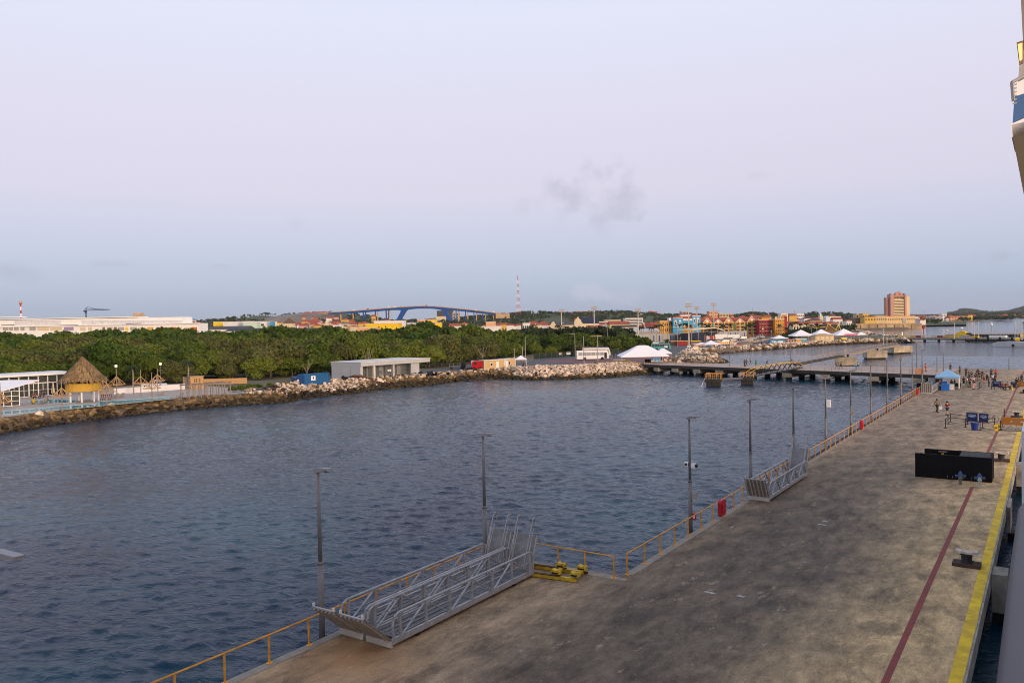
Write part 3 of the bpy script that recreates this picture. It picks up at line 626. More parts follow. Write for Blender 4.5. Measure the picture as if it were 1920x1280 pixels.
# ---- gangways
def gangway(p, rz, label, Lg=10.2, Wd=1.4, h=1.32, bays=6, hooks=True, flap=(-1.45, 1.6), ramp=(10.7, 1.95), slats=True):
    t = T('gangway', label, 'gangway', p, rz, 'aluminium boarding gangways on the pier'); w = Wd / 2
    MB().box(-w + .06, w - .06, .3, Lg - .05, .30, .34).build('deck_plate', M('dark_gangway_deck', (.115, .115, .12), .6, .25, 3, .2), t)
    if slats:
        for i in range(4):
            x = -w + .2 + i * (Wd - .4) / 3; MB().beam((x, .5, .365), (x, Lg * .42, .365), .06, .04).build('deck_slat', GALVD, t)
        for i in range(8): MB().box(-w + .08, w - .08, 4.6 + i * .68, 4.63 + i * .68, .34, .37).build('tread', GALVD, t)
    for s in (-1, 1):
        x = s * w
        MB().box(x - .05, x + .05, 0, Lg, .16, .40).build('side_beam', GALV, t)
        pts = [(x, .12, .4), (x, .06, .85), (x, .16, h - .12), (x, .42, h), (x, Lg - .35, h), (x, Lg - .1, h - .1), (x, Lg, .4)]
        MB().tube(pts, .05, 6).build('handrail', GALV, t)
        MB().tube([(x - s * .03, .4, .82), (x - s * .03, Lg - .2, .82)], .018, 4).build('mid_rail', GALV, t)
        for i in range(bays + 1):
            y = .5 + (Lg - .8) * i / bays
            MB().box(x - .035, x + .035, y - .05, y + .05, .25, h - .03).build('post', GALV, t)
            if i < bays:
                y2 = .5 + (Lg - .8) * (i + 1) / bays
                a, b = ((y + .07, .36), (y2 - .05, h - .06)) if i % 2 == 0 else ((y + .05, h - .06), (y2 - .07, .36))
                MB().beam((x, a[0], a[1]), (x, b[0], b[1]), .035, .085, (1, 0, 0)).build('brace', GALV, t)
    MB().box(-w, w, -.02, .06, .03, .30).build('front_beam', M('pale_aluminium', (.44, .42, .38), .5, .2, 3, .1), t)
    fy, fz = flap
    f = MB().beam((0, .02, .34), (0, fy, fz), Wd - .04, .05).build('front_flap', M('worn_flap_plate', (.22, .195, .165), .6, .3, 4, .2), t)
    for i in range(6):
        x = -w + .12 + i * (Wd - .24) / 5; e = MB().beam((x, .02 - .04, .34 - .03), (x, fy * .97 - .04, fz * .97 - .03), .09, .06); e.build('rib', M('flap_rib', (.40, .37, .32), .5, .2, 4), f)
    MB().beam((-w + .02, fy, fz), (w - .02, fy, fz), .08, .06).build('lip', GALV, f)
    for s in (-1, 1): MB().box(s * (w - .1) - .03, s * (w - .1) + .03, fy - .04, fy + .04, fz, fz + .16).build('lug', WHITED, f)
    ry, rzz = ramp; y0 = Lg - .1
    r = MB().beam((0, y0, .42), (0, ry, rzz), Wd - .1, .06).build('rear_ramp', GALVD, t)
    for s in (-1, 1): MB().beam((s * (w - .04), y0, .42), (s * (w - .04), ry, rzz), .06, .14).build('ramp_edge', GALV, r)
    if hooks:
        for s in (-1, 1):
            for k, (off, top) in enumerate(((.55, .62), (.22, .25))):
                x = s * (w - .22); d = Vector((0, ry - y0, rzz - .42)).normalized(); nrm = Vector((0, -d.z, d.y))
                a = Vector((x, y0 - .1, .45)) + nrm * off * .7; b = Vector((x, ry, rzz)) + nrm * off * .7 + d * top
                pts = [a, b]
                if k == 0: pts += [b + Vector((0, .08, .12)), b + Vector((0, .24, .14)), b + Vector((0, .32, .02)), b + Vector((0, .3, -.3))]
                MB().tube(pts, .026, 5).build('ramp_handrail', GALV, t)
    for y in (1.6, Lg - 1.6):
        for s in (-1, 1): MB().cyl((s * w * .9 - .05, y, .12), (s * w * .9 + .05, y, .12), .12, .12, 10).build('wheel', BLACK, t)
    return t
gangway((-23.45, 22.43, DZ), 0, 'aluminium gangway of the twin pair on its left, next to the railing', Wd=1.32)
gangway((-21.93, 22.43, DZ), 0, 'aluminium gangway of the twin pair on its right, facing the open deck', Wd=1.36)
gangway((-16.72, 54.4, DZ), 0, 'single aluminium gangway in the middle distance by the long railing', Wd=1.5, flap=(-.75, 1.62), ramp=(11.0, 2.1), bays=8)
gangway((-16.4, 141.6, DZ), 0, 'far gangway standing against the walkway left of the blue tent', 8.5, 1.6, flap=(-.2, 1.7), ramp=(9.6, 1.9), slats=False, hooks=False)

# ---- yellow trolley
A0, A1, B0, B1 = G(984, 1078, DZ), G(1080, 1091, DZ), G(988, 1063, DZ), G(1095, 1077, DZ)
t = T('gangway_trolley', 'yellow steel trolley frame with four padded blocks lying by the pier step', 'trolley frame', A0)
YS = M('yellow_steel', (.62, .42, .015), .5, .25, 4, dirt=(.25, .16, .02))
def rel(v, z=0): return (v.x - A0.x, v.y - A0.y, z)
for a, b in ((A0, A1), (B0, B1)):
    bm_ = MB().beam(rel(a, .11), rel(b, .11), .16, .16).build('beam', YS, t)
    for i in range(14):
        c = a.lerp(b, (i + .5) / 20); MB().box(c.x - A0.x - .07, c.x - A0.x + .07, c.y - A0.y - .1, c.y - A0.y + .08, .19, .23).build('tooth', RUST, bm_)
for f in (.62, .98):
    a, b = A0.lerp(A1, f), B0.lerp(B1, f); MB().beam(rel(a, .24), rel(b, .24), .2, .1).build('cross_beam', YS, t)
    for c in (a.lerp(b, .04), a.lerp(b, .94)):
        x, y = c.x - A0.x, c.y - A0.y
        k = MB().box(x - .22, x + .22, y - .15, y + .15, .29, .42).frontprism([(x - .22, .421), (x + .22, .421), (x + .16, .52), (x + .04, .46), (x - .04, .46), (x - .16, .52)], y - .15, y + .15).build('cradle_block', YS, t)
        MB().box(x - .17, x + .17, y - .17, y - .152, .31, .38).build('pad', BLACK, k)
MB().tube([rel(B0.lerp(B1, .45), .1), rel(B0.lerp(B1, 1.05) + Vector((0, .1, 0)), .1)], .07, 6).build('axle', RUST, t)

# ---- bollards
for y, x, lab in ((45.3, -3.5, 'rusty mooring bollard with pale bird-stained top, nearest one beside the yellow line'), (79.2, -3.5, 'mooring bollard behind the black trough'), (113.6, -3.4, 'mooring bollard with white top behind the orange banner'), (148.5, -3.4, 'mooring bollard with white top by the far queue'), (11.0, -3.5, 'rusty mooring bollard below the photographer')):
    t = T('bollard', lab, 'bollard', (x, y, DZ), 0, 'mooring bollards along the yellow line')
    MB().prism([(-.62, -.42), (.62, -.42), (.62, .42), (-.62, .42)], .005, .17).build('base_plate', RUST, t)
    MB().lathe([(.27, .17), (.24, .3), (.25, .52), (.36, .58), (.36, .64)], 14).build('post', M('dark_bollard_iron', (.028, .028, .03), .6, .3, 4), t, smooth=False)
    MB().frontprism([(-.52, .66), (-.3, .62), (.3, .62), (.56, .67), (.5, .80), (.25, .76), (.05, .73), (-.2, .76), (-.48, .78)], -.24, .24).build('cap', M('bird_stained_cap', (.66, .60, .50), .8, .2, 5, dirt=(.32, .2, .10)), t)
    for i in range(6):
        a = i * math.pi / 3; MB().cyl((.5 * math.cos(a), .3 * math.sin(a), .17), (.5 * math.cos(a), .3 * math.sin(a), .21), .05, .05, 6).build('bolt', RUST, t)

# ---- black trough with sloped end
BK = M('black_painted_steel', (.006, .006, .007), .75, .4, 2, .1, spec=.15)
t = T('steel_trough', 'big black open trough with a sloped end standing on the pier deck', 'trough', (-8.78, 68.6, DZ))
MB().box(0, 5.15, 0, .14, 0, 1.85).build('front_wall', BK, t); MB().box(0.35, 5.15, 2.62, 2.76, 0, 1.85).build('back_wall', BK, t)
MB().box(5.01, 5.15, .14, 2.62, 0, 1.85).build('end_wall', BK, t); MB().box(0, 5.0, .14, 2.62, 0.0, .12).build('floor', BK, t)
MB().frontprism([(2.2, .12), (5.0, .12), (5.0, 1.84), (3.0, 1.84)], .15, 2.6).build('sloped_block', M('black_grit_top', (.05, .05, .052), .9, .4, 4, .3), t)
MB().box(.05, .2, .14, .4, .12, 1.8).build('corner_stiffener', BK, t); MB().box(.05, .2, 2.3, 2.62, .12, 1.5).build('corner_stiffener', BK, t)
for x in (2.2, 2.55, 3.3, 3.8, 4.1): MB().box(x, x + .05, -.02, 0, .12, .3).build('lug', M('dull_steel', (.12, .12, .13), .5), t)
def hydrant(p, label, cols, g=None, k=1.0):
    t = T('hydrant', label, 'hydrant', p, .2, g); a, b = cols
    MB().lathe([(.11 * k, 0), (.11 * k, .42), (.16 * k, .45), (.16 * k, .52), (.12 * k, .55), (.13 * k, .72)], 10).build('barrel', a, t)
    MB().lathe([(.15 * k, .72), (.15 * k, .78), (.1 * k, .9), (.05 * k, .96), (.04 * k, 1.02)], 10).build('bonnet', b, t)
    MB().cyl((-.3 * k, 0, .64), (.3 * k, 0, .64), .075 * k, .075 * k, 8).cyl((-.34 * k, 0, .64), (-.27 * k, 0, .64), .1 * k, .1 * k, 8).cyl((.27 * k, 0, .64), (.34 * k, 0, .64), .1 * k, .1 * k, 8).build('outlet', b, t)
HB = M('hydrant_blue', (.035, .10, .22), .5); HG = M('hydrant_grey', (.16, .16, .15), .7); HP = M('hydrant_pale', (.42, .45, .45), .6)
hydrant((-5.55, 66.9, DZ), 'blue-topped hydrant with side outlets before the trough, left one', (HG, HB), 'hydrants before the black trough')
hydrant((-4.3, 66.7, DZ), 'paler weathered hydrant before the trough, at its right end', (HP, HB), 'hydrants before the black trough')
yh = T('hydrant', 'yellow valve stand with a handwheel inside the black trough', 'hydrant', (-7.0, 69.9, DZ + .12))
MB().lathe([(.24, 0), (.2, .3), (.13, 1.2), (.2, 1.3), (.12, 1.5), (.07, 1.75)], 10).build('body', YS, yh); MB().cyl((0, 0, 1.75), (0, 0, 1.8), .32, .32, 12).build('handwheel', RUST, yh)

# ---- people
def skin_mesh(name, joints, edges, mat, sub=1):
    me = bpy.data.meshes.new('tmp_skin'); me.from_pydata([j[:3] for j in joints], edges, []); o = bpy.data.objects.new('tmp_skin', me); COL.objects.link(o)
    md = o.modifiers.new('s', 'SKIN'); md.use_smooth_shade = True
    for i, j in enumerate(joints):
        sv = me.skin_vertices[0].data[i]; r = j[3] if isinstance(j[3], (tuple, list)) else (j[3], j[3]); sv.radius = r; sv.use_root = (i == 0)
    o.modifiers.new('b', 'SUBSURF').levels = sub
    dg = bpy.context.evaluated_depsgraph_get(); m = bpy.data.meshes.new_from_object(o.evaluated_get(dg)); m.name = name
    bpy.data.objects.remove(o); bpy.data.meshes.remove(me); m.materials.clear(); m.materials.append(mat); return m
SKIN = M('skin', (.36, .21, .14), .6, .08, 3); HAIR = M('dark_hair', (.02, .014, .01), .8); EYE = M('eye_dark', (.02, .015, .015), .3)
POSES = {}
def pose(kind, long_legs=True, dress=False):
    key = (kind, long_legs, dress)
    if key in POSES: return POSES[key]
    J = dict(pel=(0, 0, .95), sp=(0, 0, 1.12), ch=(0, .01, 1.32), nk=(0, .01, 1.47), hd=(0, -.02, 1.60), tp=(0, -.01, 1.70))
    for s, n in ((-1, 'l'), (1, 'r')):
        J['hp' + n] = (s * .1, 0, .9); J['kn' + n] = (s * .11, -.02, .5); J['an' + n] = (s * .12, .02, .1); J['to' + n] = (s * .13, -.17, .04)
        J['sh' + n] = (s * .19, .01, 1.41); J['el' + n] = (s * .25, .03, 1.14); J['wr' + n] = (s * .26, -.05, .90); J['ha' + n] = (s * .26, -.08, .81)
    if kind == 'walk':
        J['knl'] = (-.1, -.22, .54); J['anl'] = (-.1, -.28, .12); J['tol'] = (-.1, -.46, .07); J['knr'] = (.1, .04, .5); J['anr'] = (.1, .34, .18); J['tor'] = (.1, .24, .04)
        J['ell'] = (-.26, .14, 1.15); J['wrl'] = (-.25, .2, .93); J['hal'] = (-.25, .2, .84); J['elr'] = (.26, -.06, 1.14); J['wrr'] = (.24, -.24, .98); J['har'] = (.23, -.31, .92)
    if kind == 'bent':
        J['wrl'] = (-.12, -.26, 1.16); J['hal'] = (-.06, -.32, 1.22); J['wrr'] = (.14, -.25, 1.12); J['har'] = (.08, -.32, 1.16)
    if kind == 'lean':
        for n in ('l', 'r'):
            s = -1 if n == 'l' else 1; J['el' + n] = (s * .34, .06, 1.18); J['wr' + n] = (s * .2, -.06, 1.0); J['ha' + n] = (s * .14, -.09, .97)
    if kind == 'sit':
        dz = -.47
        for k in ('pel', 'sp', 'ch', 'nk', 'hd', 'tp', 'shl', 'shr', 'ell', 'elr', 'hpl', 'hpr'): J[k] = (J[k][0], J[k][1], J[k][2] + dz)
        for n in ('l', 'r'):
            s = -1 if n == 'l' else 1; J['kn' + n] = (s * .14, -.43, .48); J['an' + n] = (s * .14, -.42, .1); J['to' + n] = (s * .14, -.6, .04); J['wr' + n] = (s * .17, -.28, .58); J['ha' + n] = (s * .14, -.36, .56); J['el' + n] = (s * .26, -.03, .70)
    def chain(names, rad_, edges):
        idx = {n: i for i, n in enumerate(names)}; return [(*J[n], r) for n, r in zip(names, rad_)], [(idx[a], idx[b]) for a, b in edges]
    nm = ['pel', 'sp', 'ch', 'nk', 'hd', 'tp', 'hpl', 'knl', 'anl', 'tol', 'hpr', 'knr', 'anr', 'tor', 'shl', 'ell', 'wrl', 'hal', 'shr', 'elr', 'wrr', 'har']
    rr = [(.13, .10), (.115, .09), (.14, .095), .052, (.075, .09), .06, .085, .055, .04, .035, .085, .055, .04, .035, .055, .042, .03, .035, .055, .042, .03, .035]
    ed = [('pel', 'sp'), ('sp', 'ch'), ('ch', 'nk'), ('nk', 'hd'), ('hd', 'tp'), ('pel', 'hpl'), ('hpl', 'knl'), ('knl', 'anl'), ('anl', 'tol'), ('pel', 'hpr'), ('hpr', 'knr'), ('knr', 'anr'), ('anr', 'tor'),
          ('ch', 'shl'), ('shl', 'ell'), ('ell', 'wrl'), ('wrl', 'hal'), ('ch', 'shr'), ('shr', 'elr'), ('elr', 'wrr'), ('wrr', 'har')]
    j, e = chain(nm, rr, ed); body = skin_mesh('body', j, e, SKIN)
    # face and fingers joined into the body mesh
    x = MB(); hd = Vector(J['hd'])
    x.cyl(hd + Vector((0, -.085, .0)), hd + Vector((0, -.125, -.02)), .012, .02, 6).box(hd.x - .035, hd.x + .035, hd.y - .094, hd.y - .082, hd.z - .062, hd.z - .05)
    for s in (-1, 1): x.box(hd.x + s * .082 - .012, hd.x + s * .082 + .012, hd.y - .02, hd.y + .03, hd.z - .03, hd.z + .03)
    for n in ('l', 'r'):
        h = Vector(J['ha' + n]); w = Vector(J['wr' + n]); d = (h - w).normalized(); a = d.orthogonal().normalized()
        for q in range(4): st = h + d * .02 + a * (q - 1.5) * .018; x.cyl(st, st + d * (.075 - abs(q - 1.3) * .012) + Vector((0, -.012, 0)), .010, .007, 5)
        x.cyl(h - a * .03, h - a * .055 + d * .045, .011, .008, 5)
    x.mat(1)
    for s in (-1, 1): x.box(hd.x + s * .03 - .012, hd.x + s * .03 + .012, hd.y - .096, hd.y - .084, hd.z + .012, hd.z + .028)
    b = bmesh.new(); b.from_mesh(body); m2 = x.mesh('tmp', [SKIN, EYE]); b.from_mesh(m2); b.to_mesh(body); b.free(); body.materials.append(EYE)
    SH_ = M('shirt_base', (.2, .2, .2), .9); TR_ = M('trouser_base', (.1, .1, .1), .9)
    j, e = chain(['pel', 'sp', 'ch', 'nk', 'shl', 'ell', 'shr', 'elr'], [(.155, .125), (.14, .115), (.165, .118), .06, .075, .06, .075, .06], [('pel', 'sp'), ('sp', 'ch'), ('ch', 'nk'), ('ch', 'shl'), ('shl', 'ell'), ('ch', 'shr'), ('shr', 'elr')])
    for i in (5, 7): v = Vector(j[i - 1][:3]).lerp(Vector(j[i][:3]), .85); j[i] = (*v, j[i][3])
    shirt = skin_mesh('shirt', j, e, SH_)
    k = 1.0 if long_legs else None
    names = ['pel', 'hpl', 'knl', 'anl', 'hpr', 'knr', 'anr'] if long_legs else ['pel', 'hpl', 'knl', 'hpr', 'knr']
    rads = [(.145, .115), .105, .08, .062, .105, .08, .062] if long_legs else [(.145, .115), .11, .095, .11, .095]
    eds = [('pel', 'hpl'), ('hpl', 'knl'), ('pel', 'hpr'), ('hpr', 'knr')] + ([('knl', 'anl'), ('knr', 'anr')] if long_legs else [])
    j, e = chain(names, rads, eds); trou = skin_mesh('trousers' if long_legs else 'shorts', j, e, TR_)
    if dress:
        x = MB().lathe([(.15, 1.05), (.19, .9), (.26, .6), (.30, .3)], 12); trou = x.mesh('skirt', TR_)
    x = MB()
    for n in ('l', 'r'):
        a = Vector(J['an' + n]); q = Vector(J['to' + n]); x.beam(a + Vector((0, .06, -.05)), q + Vector((0, -.06, .0)), .1, .085)
    shoes = x.mesh('shoes', BLACK)
    b = bmesh.new(); bmesh.ops.create_icosphere(b, subdivisions=2, radius=.115)
    for v in b.verts: v.co = Vector((v.co.x * .88, v.co.y * 1.0, v.co.z * .95)) + hd + Vector((0, .025, .045))
    bmesh.ops.delete(b, geom=[v for v in b.verts if v.co.y < hd.y - .035 and v.co.z < hd.z + .07 or v.co.z < hd.z - .06], context='VERTS')
    hair = bpy.data.meshes.new('hair'); b.to_mesh(hair); b.free(); hair.materials.append(HAIR)
    POSES[key] = (body, shirt, trou, shoes, hair); return POSES[key]
def person(p, label, kind='stand', shirt=(.1, .1, .1), trou=(.05, .05, .06), rz=0, long_legs=True, skin=None, hair=None, dress=False, group=None, sc=1.0, hat=None):
    b, s, t, sh, h = pose(kind, long_legs, dress); o = T('person', label, 'person', p, rz, group); o.scale = (sc, sc, sc)
    def ov(ob, nm, c):
        ob.material_slots[0].link = 'OBJECT'; ob.material_slots[0].material = M('%s_%.2f_%.2f_%.2f' % (nm, *c), c, .9, .12, 8)
    x = link('body', b, o)
    if skin: ov(x, 'skin', skin)
    ov(link('shirt', s, o), 'cloth', shirt); ov(link('skirt' if dress else ('trousers' if long_legs else 'shorts'), t, o), 'cloth', trou); link('shoes', sh, o); x = link('hair', h, o)
    if hair: ov(x, 'hair', hair)
    if hat: MB().lathe([(.24, 1.66), (.12, 1.68), (.11, 1.78), (.03, 1.8)], 10).build('hat', M('hat_%.2f' % hat[0], hat), o)
    return o
DK = (.07, .04, .028); LT = (.5, .32, .24); q = lambda x, y: G(1700 + x / 4.573, 660 + y / 4.573, DZ)
AWAY = YAW + math.pi
CROWD = [
 (q(260, 514), 'person in patterned brown top and black trousers carrying a white bag on the open pier', 'walk', (.22, .14, .08), (.02, .02, .02), .6, True, DK),
 (q(348, 540), 'person in dark red shirt, blue shorts and black cap walking behind the stanchions', 'walk', (.16, .01, .015), (.02, .03, .09), AWAY, False, LT),
 (q(510, 205), 'person in black standing at the back of the queue behind the blue tent', 'stand', (.015, .015, .015), (.02, .02, .02), .3, True, None),
 (q(455, 185), 'person in dark brown just right of the tent peak', 'stand', (.06, .03, .025), (.03, .03, .03), 1, True, None),
 (q(557, 242), 'person in black shirt with bare legs, third in the queue', 'bent', (.02, .018, .018), (.12, .10, .09), AWAY, False, LT),
 (q(600, 250), 'person in brown clothes standing among the queue middle', 'stand', (.07, .045, .03), (.05, .035, .03), 1.2, True, None),
 (q(624, 242), 'person in black shirt with hand on hip right of the brown pair', 'lean', (.015, .015, .017), (.06, .05, .045), .8, False, None),
 (q(664, 264), 'person in grey shirt and bright red shorts', 'lean', (.30, .24, .22), (.50, .03, .03), AWAY, False, LT),
 (q(725, 215), 'person in navy shirt with a white back mark', 'stand', (.015, .025, .07), (.02, .02, .03), AWAY, True, None),
 (q(763, 220), 'person in bright red shirt beside the navy one', 'lean', (.55, .02, .025), (.02, .02, .03), AWAY, True, None),
 (q(705, 296), 'person in charcoal leaning by the stanchions left of the navy banner', 'stand', (.05, .05, .06), (.03, .03, .035), 1.9, True, None),
 (q(738, 268), 'person in white shirt behind the navy banner', 'stand', (.6, .6, .62), (.05, .05, .06), .2, True, None),
 (q(758, 270), 'person in dark purple behind the navy banner end', 'stand', (.05, .03, .045), (.03, .03, .03), 2.2, True, None),
 (q(577, 318), 'person in black shirt and pink trousers with a white cap, front of the crowd', 'bent', (.012, .012, .013), (.60, .30, .30), AWAY, True, LT),
 (q(520, 296), 'person in white top and pale green skirt beside the cyclist', 'stand', (.55, .53, .5), (.16, .20, .13), 1.5, True, DK),
 (q(490, 292), 'person in black standing right behind the tent pole', 'stand', (.012, .012, .014), (.02, .02, .02), 2.5, True, None),
 (q(385, 296), 'person in black seated under the blue tent on its left', 'sit', (.012, .012, .014), (.02, .02, .025), .4, True, DK),
 (q(412, 292), 'person in beige bending under the blue tent', 'bent', (.35, .29, .23), (.03, .03, .03), 2.0, True, None),
 (q(826, 322), 'person in red plaid seated left of the yellow cone', 'sit', (.22, .05, .05), (.03, .03, .04), .6, True, None),
 (q(852, 322), 'person in maroon and grey seated nearest the yellow cone', 'sit', (.14, .05, .055), (.06, .06, .065), -.3, True, LT),
 (q(940, 305), 'person in green with a black backpack by the orange banner', 'stand', (.08, .10, .05), (.05, .05, .05), AWAY, True, None),
 (q(985, 275), 'person in dark blue half behind the orange banner', 'stand', (.02, .03, .10), (.03, .03, .04), .2, True, DK),
 (q(162, 165), 'worker in bright orange overalls on the walkway', 'stand', (.75, .13, .02), (.60, .10, .02), 1.2, True, DK),
 (q(375, 168), 'person in a dark wide hat behind the blue tent', 'stand', (.05, .03, .03), (.03, .03, .03), 0, True, None),
 (q(535, 228), 'person in olive standing behind the cyclist', 'stand', (.10, .10, .05), (.03, .03, .03), 1.0, True, None),
 (q(590, 262), 'person in cream shorts in the front part of the queue', 'bent', (.04, .04, .05), (.5, .44, .34), 2.8, False, LT),
 (q(648, 230), 'person in dark blue behind the one in red shorts', 'stand', (.02, .03, .08), (.03, .03, .03), .4, True, None),
 (q(690, 240), 'person in white and black left of the charcoal one', 'stand', (.5, .5, .5), (.02, .02, .02), -.6, True, None),
 (q(612, 214), 'person in black with folded arms at the rear of the queue', 'bent', (.02, .02, .02), (.04, .04, .05), .2, True, None),
 (q(868, 318), 'person in grey seated right of the plaid pair', 'sit', (.16, .16, .17), (.03, .03, .04), .9, True, None),
 (q(958, 292), 'person in black at the orange banner, bending down', 'bent', (.02, .02, .02), (.03, .03, .03), 1.5, True, None),
 (q(810, 318), 'person in black seated left of the plaid pair', 'sit', (.02, .02, .025), (.03, .03, .04), .3, True, None),
 (q(540, 300), 'person in maroon beside the pale bicycle', 'stand', (.18, .04, .05), (.03, .03, .035), 2.6, True, LT),
 (q(600, 240), 'person with grey hair in the densest part of the queue', 'stand', (.09, .06, .05), (.03, .03, .03), AWAY, True, None),
]
def w6(x, y): return G(1380 + x / 6.736, 540 + y / 6.736, DZ)
CROWD += [
 (w6(110, 985), 'person in brown with shorts, left of the walking group on the walkway', 'walk', (.16, .09, .07), (.05, .04, .04), 1.2, False, DK),
 (w6(132, 978), 'person in dark plum beside the leftmost walkers', 'walk', (.10, .05, .07), (.03, .03, .03), 1.2, True, DK),
 (w6(182, 965), 'person in grey bending forward on the walkway', 'walk', (.22, .20, .21), (.06, .05, .05), 1.4, False, DK),
 (w6(255, 978), 'person in a long emerald green dress on the walkway', 'walk', (.02, .22, .10), (.02, .20, .09), 1.0, True, None),
 (w6(392, 970), 'person in white shirt with black backpack on the walkway', 'walk', (.70, .68, .66), (.02, .02, .03), -1.2, True, None),
 (w6(676, 965), 'person in pale blue shirt at the top of the yellow gangway', 'stand', (.40, .52, .68), (.05, .06, .1), .5, True, None),
 (w6(706, 965), 'person in dark navy at the top of the yellow gangway', 'stand', (.02, .025, .05), (.02, .02, .03), -1, True, None),
 (w6(1266, 1015), 'person in brown at the left of the trio on the walkway', 'walk', (.18, .10, .07), (.22, .14, .10), 1.3, False, None),
 (w6(1290, 985), 'person in turquoise shirt and shorts on the walkway', 'walk', (.02, .30, .42), (.10, .08, .08), 1.1, False, None),
 (w6(1326, 1018), 'person in maroon top and black shorts on the walkway', 'walk', (.12, .03, .04), (.02, .02, .025), -1.3, False, DK),
 (w6(1540, 1022), 'person in cream with a bright blue bag on the walkway', 'walk', (.62, .55, .45), (.10, .07, .06), -1.1, False, DK),
]
def w5(x, y): return G(1140 + x / 7.385, 560 + y / 7.385, DZ)
CROWD += [
 (w5(1365, 885), 'person in reddish brown walking alone past the rock spit', 'walk', (.22, .08, .05), (.03, .03, .04), 1.3, True, DK),
 (w5(1892, 935), 'person in dark red shirt standing at the walkway edge', 'stand', (.18, .04, .04), (.05, .04, .04), 1.0, True, DK),
 (w5(845, 860), 'person in red shirt and dark shorts beside the marquee', 'stand', (.40, .03, .03), (.03, .03, .06), .4, False, DK),
 (w5(800, 850), 'person in white leaning under the marquee edge', 'stand', (.6, .58, .56), (.16, .05, .05), .2, True, DK),
 (w5(740, 850), 'person in dark red under the marquee', 'stand', (.25, .03, .03), (.03, .03, .03), -.5, True, DK),
 (w5(1030, 885), 'person in white top with red shorts near the walkway start', 'stand', (.68, .66, .64), (.3, .04, .03), 1.8, False, DK),
 (w5(1090, 885), 'person in black and white by the walkway railing', 'stand', (.5, .48, .46), (.03, .03, .03), 2.0, True, DK),
 (w5(82, 820), 'person in black standing left of the marquee', 'stand', (.02, .02, .02), (.02, .02, .02), .3, True, DK),
 (w5(126, 818), 'second person in dark clothing left of the marquee by the corner pole', 'stand', (.03, .03, .04), (.02, .02, .025), -.3, True, DK),
]
for c in CROWD:
    dr = 'dress' in c[1] or 'skirt' in c[1]
    o = person(c[0], c[1], c[2], c[3], c[4], c[5], c[6], c[7], dress=dr, group='people on the pier and walkway', hat=(.03, .02, .02) if 'hat' in c[1] or 'black cap' in c[1] else ((.8, .8, .8) if 'white cap' in c[1] else None))
    if 'white bag' in c[1]: tag(MB().prism([(-.17, -.06), (.17, -.06), (.17, .06), (-.17, .06)], 0, .42).box(-.1, -.08, -.02, .02, .42, .62).box(.08, .1, -.02, .02, .42, .62).box(-.1, .1, -.02, .02, .62, .64).build('carrier_bag', WHITE, None, (c[0].x + .42, c[0].y + .1, c[0].z + .35)), 'white carrier bag held by the person in patterned brown', 'bag')
    if 'blue bag' in c[1]: tag(MB().prism([(-.2, -.12), (.2, -.12), (.26, .14), (-.26, .14)], 0, .42).box(-.1, .1, -.02, .02, .42, .6).build('shopping_bag', M('bright_blue_bag', (.02, .28, .55), .6), None, (c[0].x - .4, c[0].y - .2, c[0].z + .25)), 'bright blue bag carried by the person in cream on the walkway', 'bag')
    if 'backpack' in c[1]: MB().prism([(-.16, .12), (.16, .12), (.14, .30), (-.14, .30)], 1.0, 1.42).build('backpack', BLACK, o)

# ---- queue furniture
def stanchion(p, label):
    t = T('stanchion', label, 'stanchion', p, 0, 'black belt stanchions marking the queue')
    MB().lathe([(.19, 0), (.18, .04), (.05, .06), (.035, .08)], 10).build('base', BLACK, t); MB().cyl((0, 0, .06), (0, 0, .98), .04, .04, 8).build('post', BLACK, t); MB().cyl((0, 0, .9), (0, 0, 1.04), .055, .055, 8).build('belt_head', BLACK, t)
STN = [(333, 652), (355, 615), (375, 598), (505, 645), (520, 618), (630, 668), (652, 650), (806, 668), (752, 640), (838, 560), (612, 318), (626, 308), (638, 300), (728, 318), (755, 320), (800, 300)]
LBS = ['first black stanchion of the front row, by the walking person in red', 'second black stanchion of the front row', 'third black stanchion, where the long belts start', 'black stanchion left of the blue bin, nearer one', 'black stanchion left of the blue bin, farther one', 'black stanchion right of the blue bin, nearer one', 'black stanchion right of the blue bin, farther one', 'black stanchion beside the yellow wet-floor sign', 'black stanchion behind the wet-floor sign', 'black stanchion at the far corner of the orange banner',
       'nearest of three stanchions before the far queue', 'middle of three stanchions before the far queue', 'farthest of three stanchions before the far queue', 'black stanchion at the left foot of the far navy banner', 'black stanchion at the middle of the far navy banner', 'black stanchion at the right foot of the far navy banner']
SP = []
for (x, y), lb in zip(STN, LBS): SP.append(q(x, y)); stanchion(q(x, y), lb)
def belt(i, j, lab):
    a, b = SP[i], SP[j]; m = (a + b) / 2; o = MB()
    for z in (.96, .55): o.beam((a.x - m.x, a.y - m.y, z), (b.x - m.x, b.y - m.y, z), .02, .05)
    tag(o.build('queue_belt', BLACK, None, (m.x, m.y, DZ)), lab, 'belt', 'queue belts')
belt(0, 1, 'short black belt between the first two front stanchions'); belt(1, 2, 'short black belt between the second and third front stanchions'); belt(2, 4, 'long black belt from the front row to the navy banners'); belt(6, 8, 'black belt behind the navy banners towards the wet-floor sign'); belt(7, 9, 'black belt beside the orange banner end')
belt(10, 11, 'short belt between near stanchions before the far queue'); belt(11, 12, 'short belt between farther stanchions before the far queue'); belt(13, 14, 'belt below the far navy banner')
NAVY = M('navy_banner', (.012, .022, .10), .6, .1, 2); TXT = M('banner_print', (.30, .36, .55), .6)
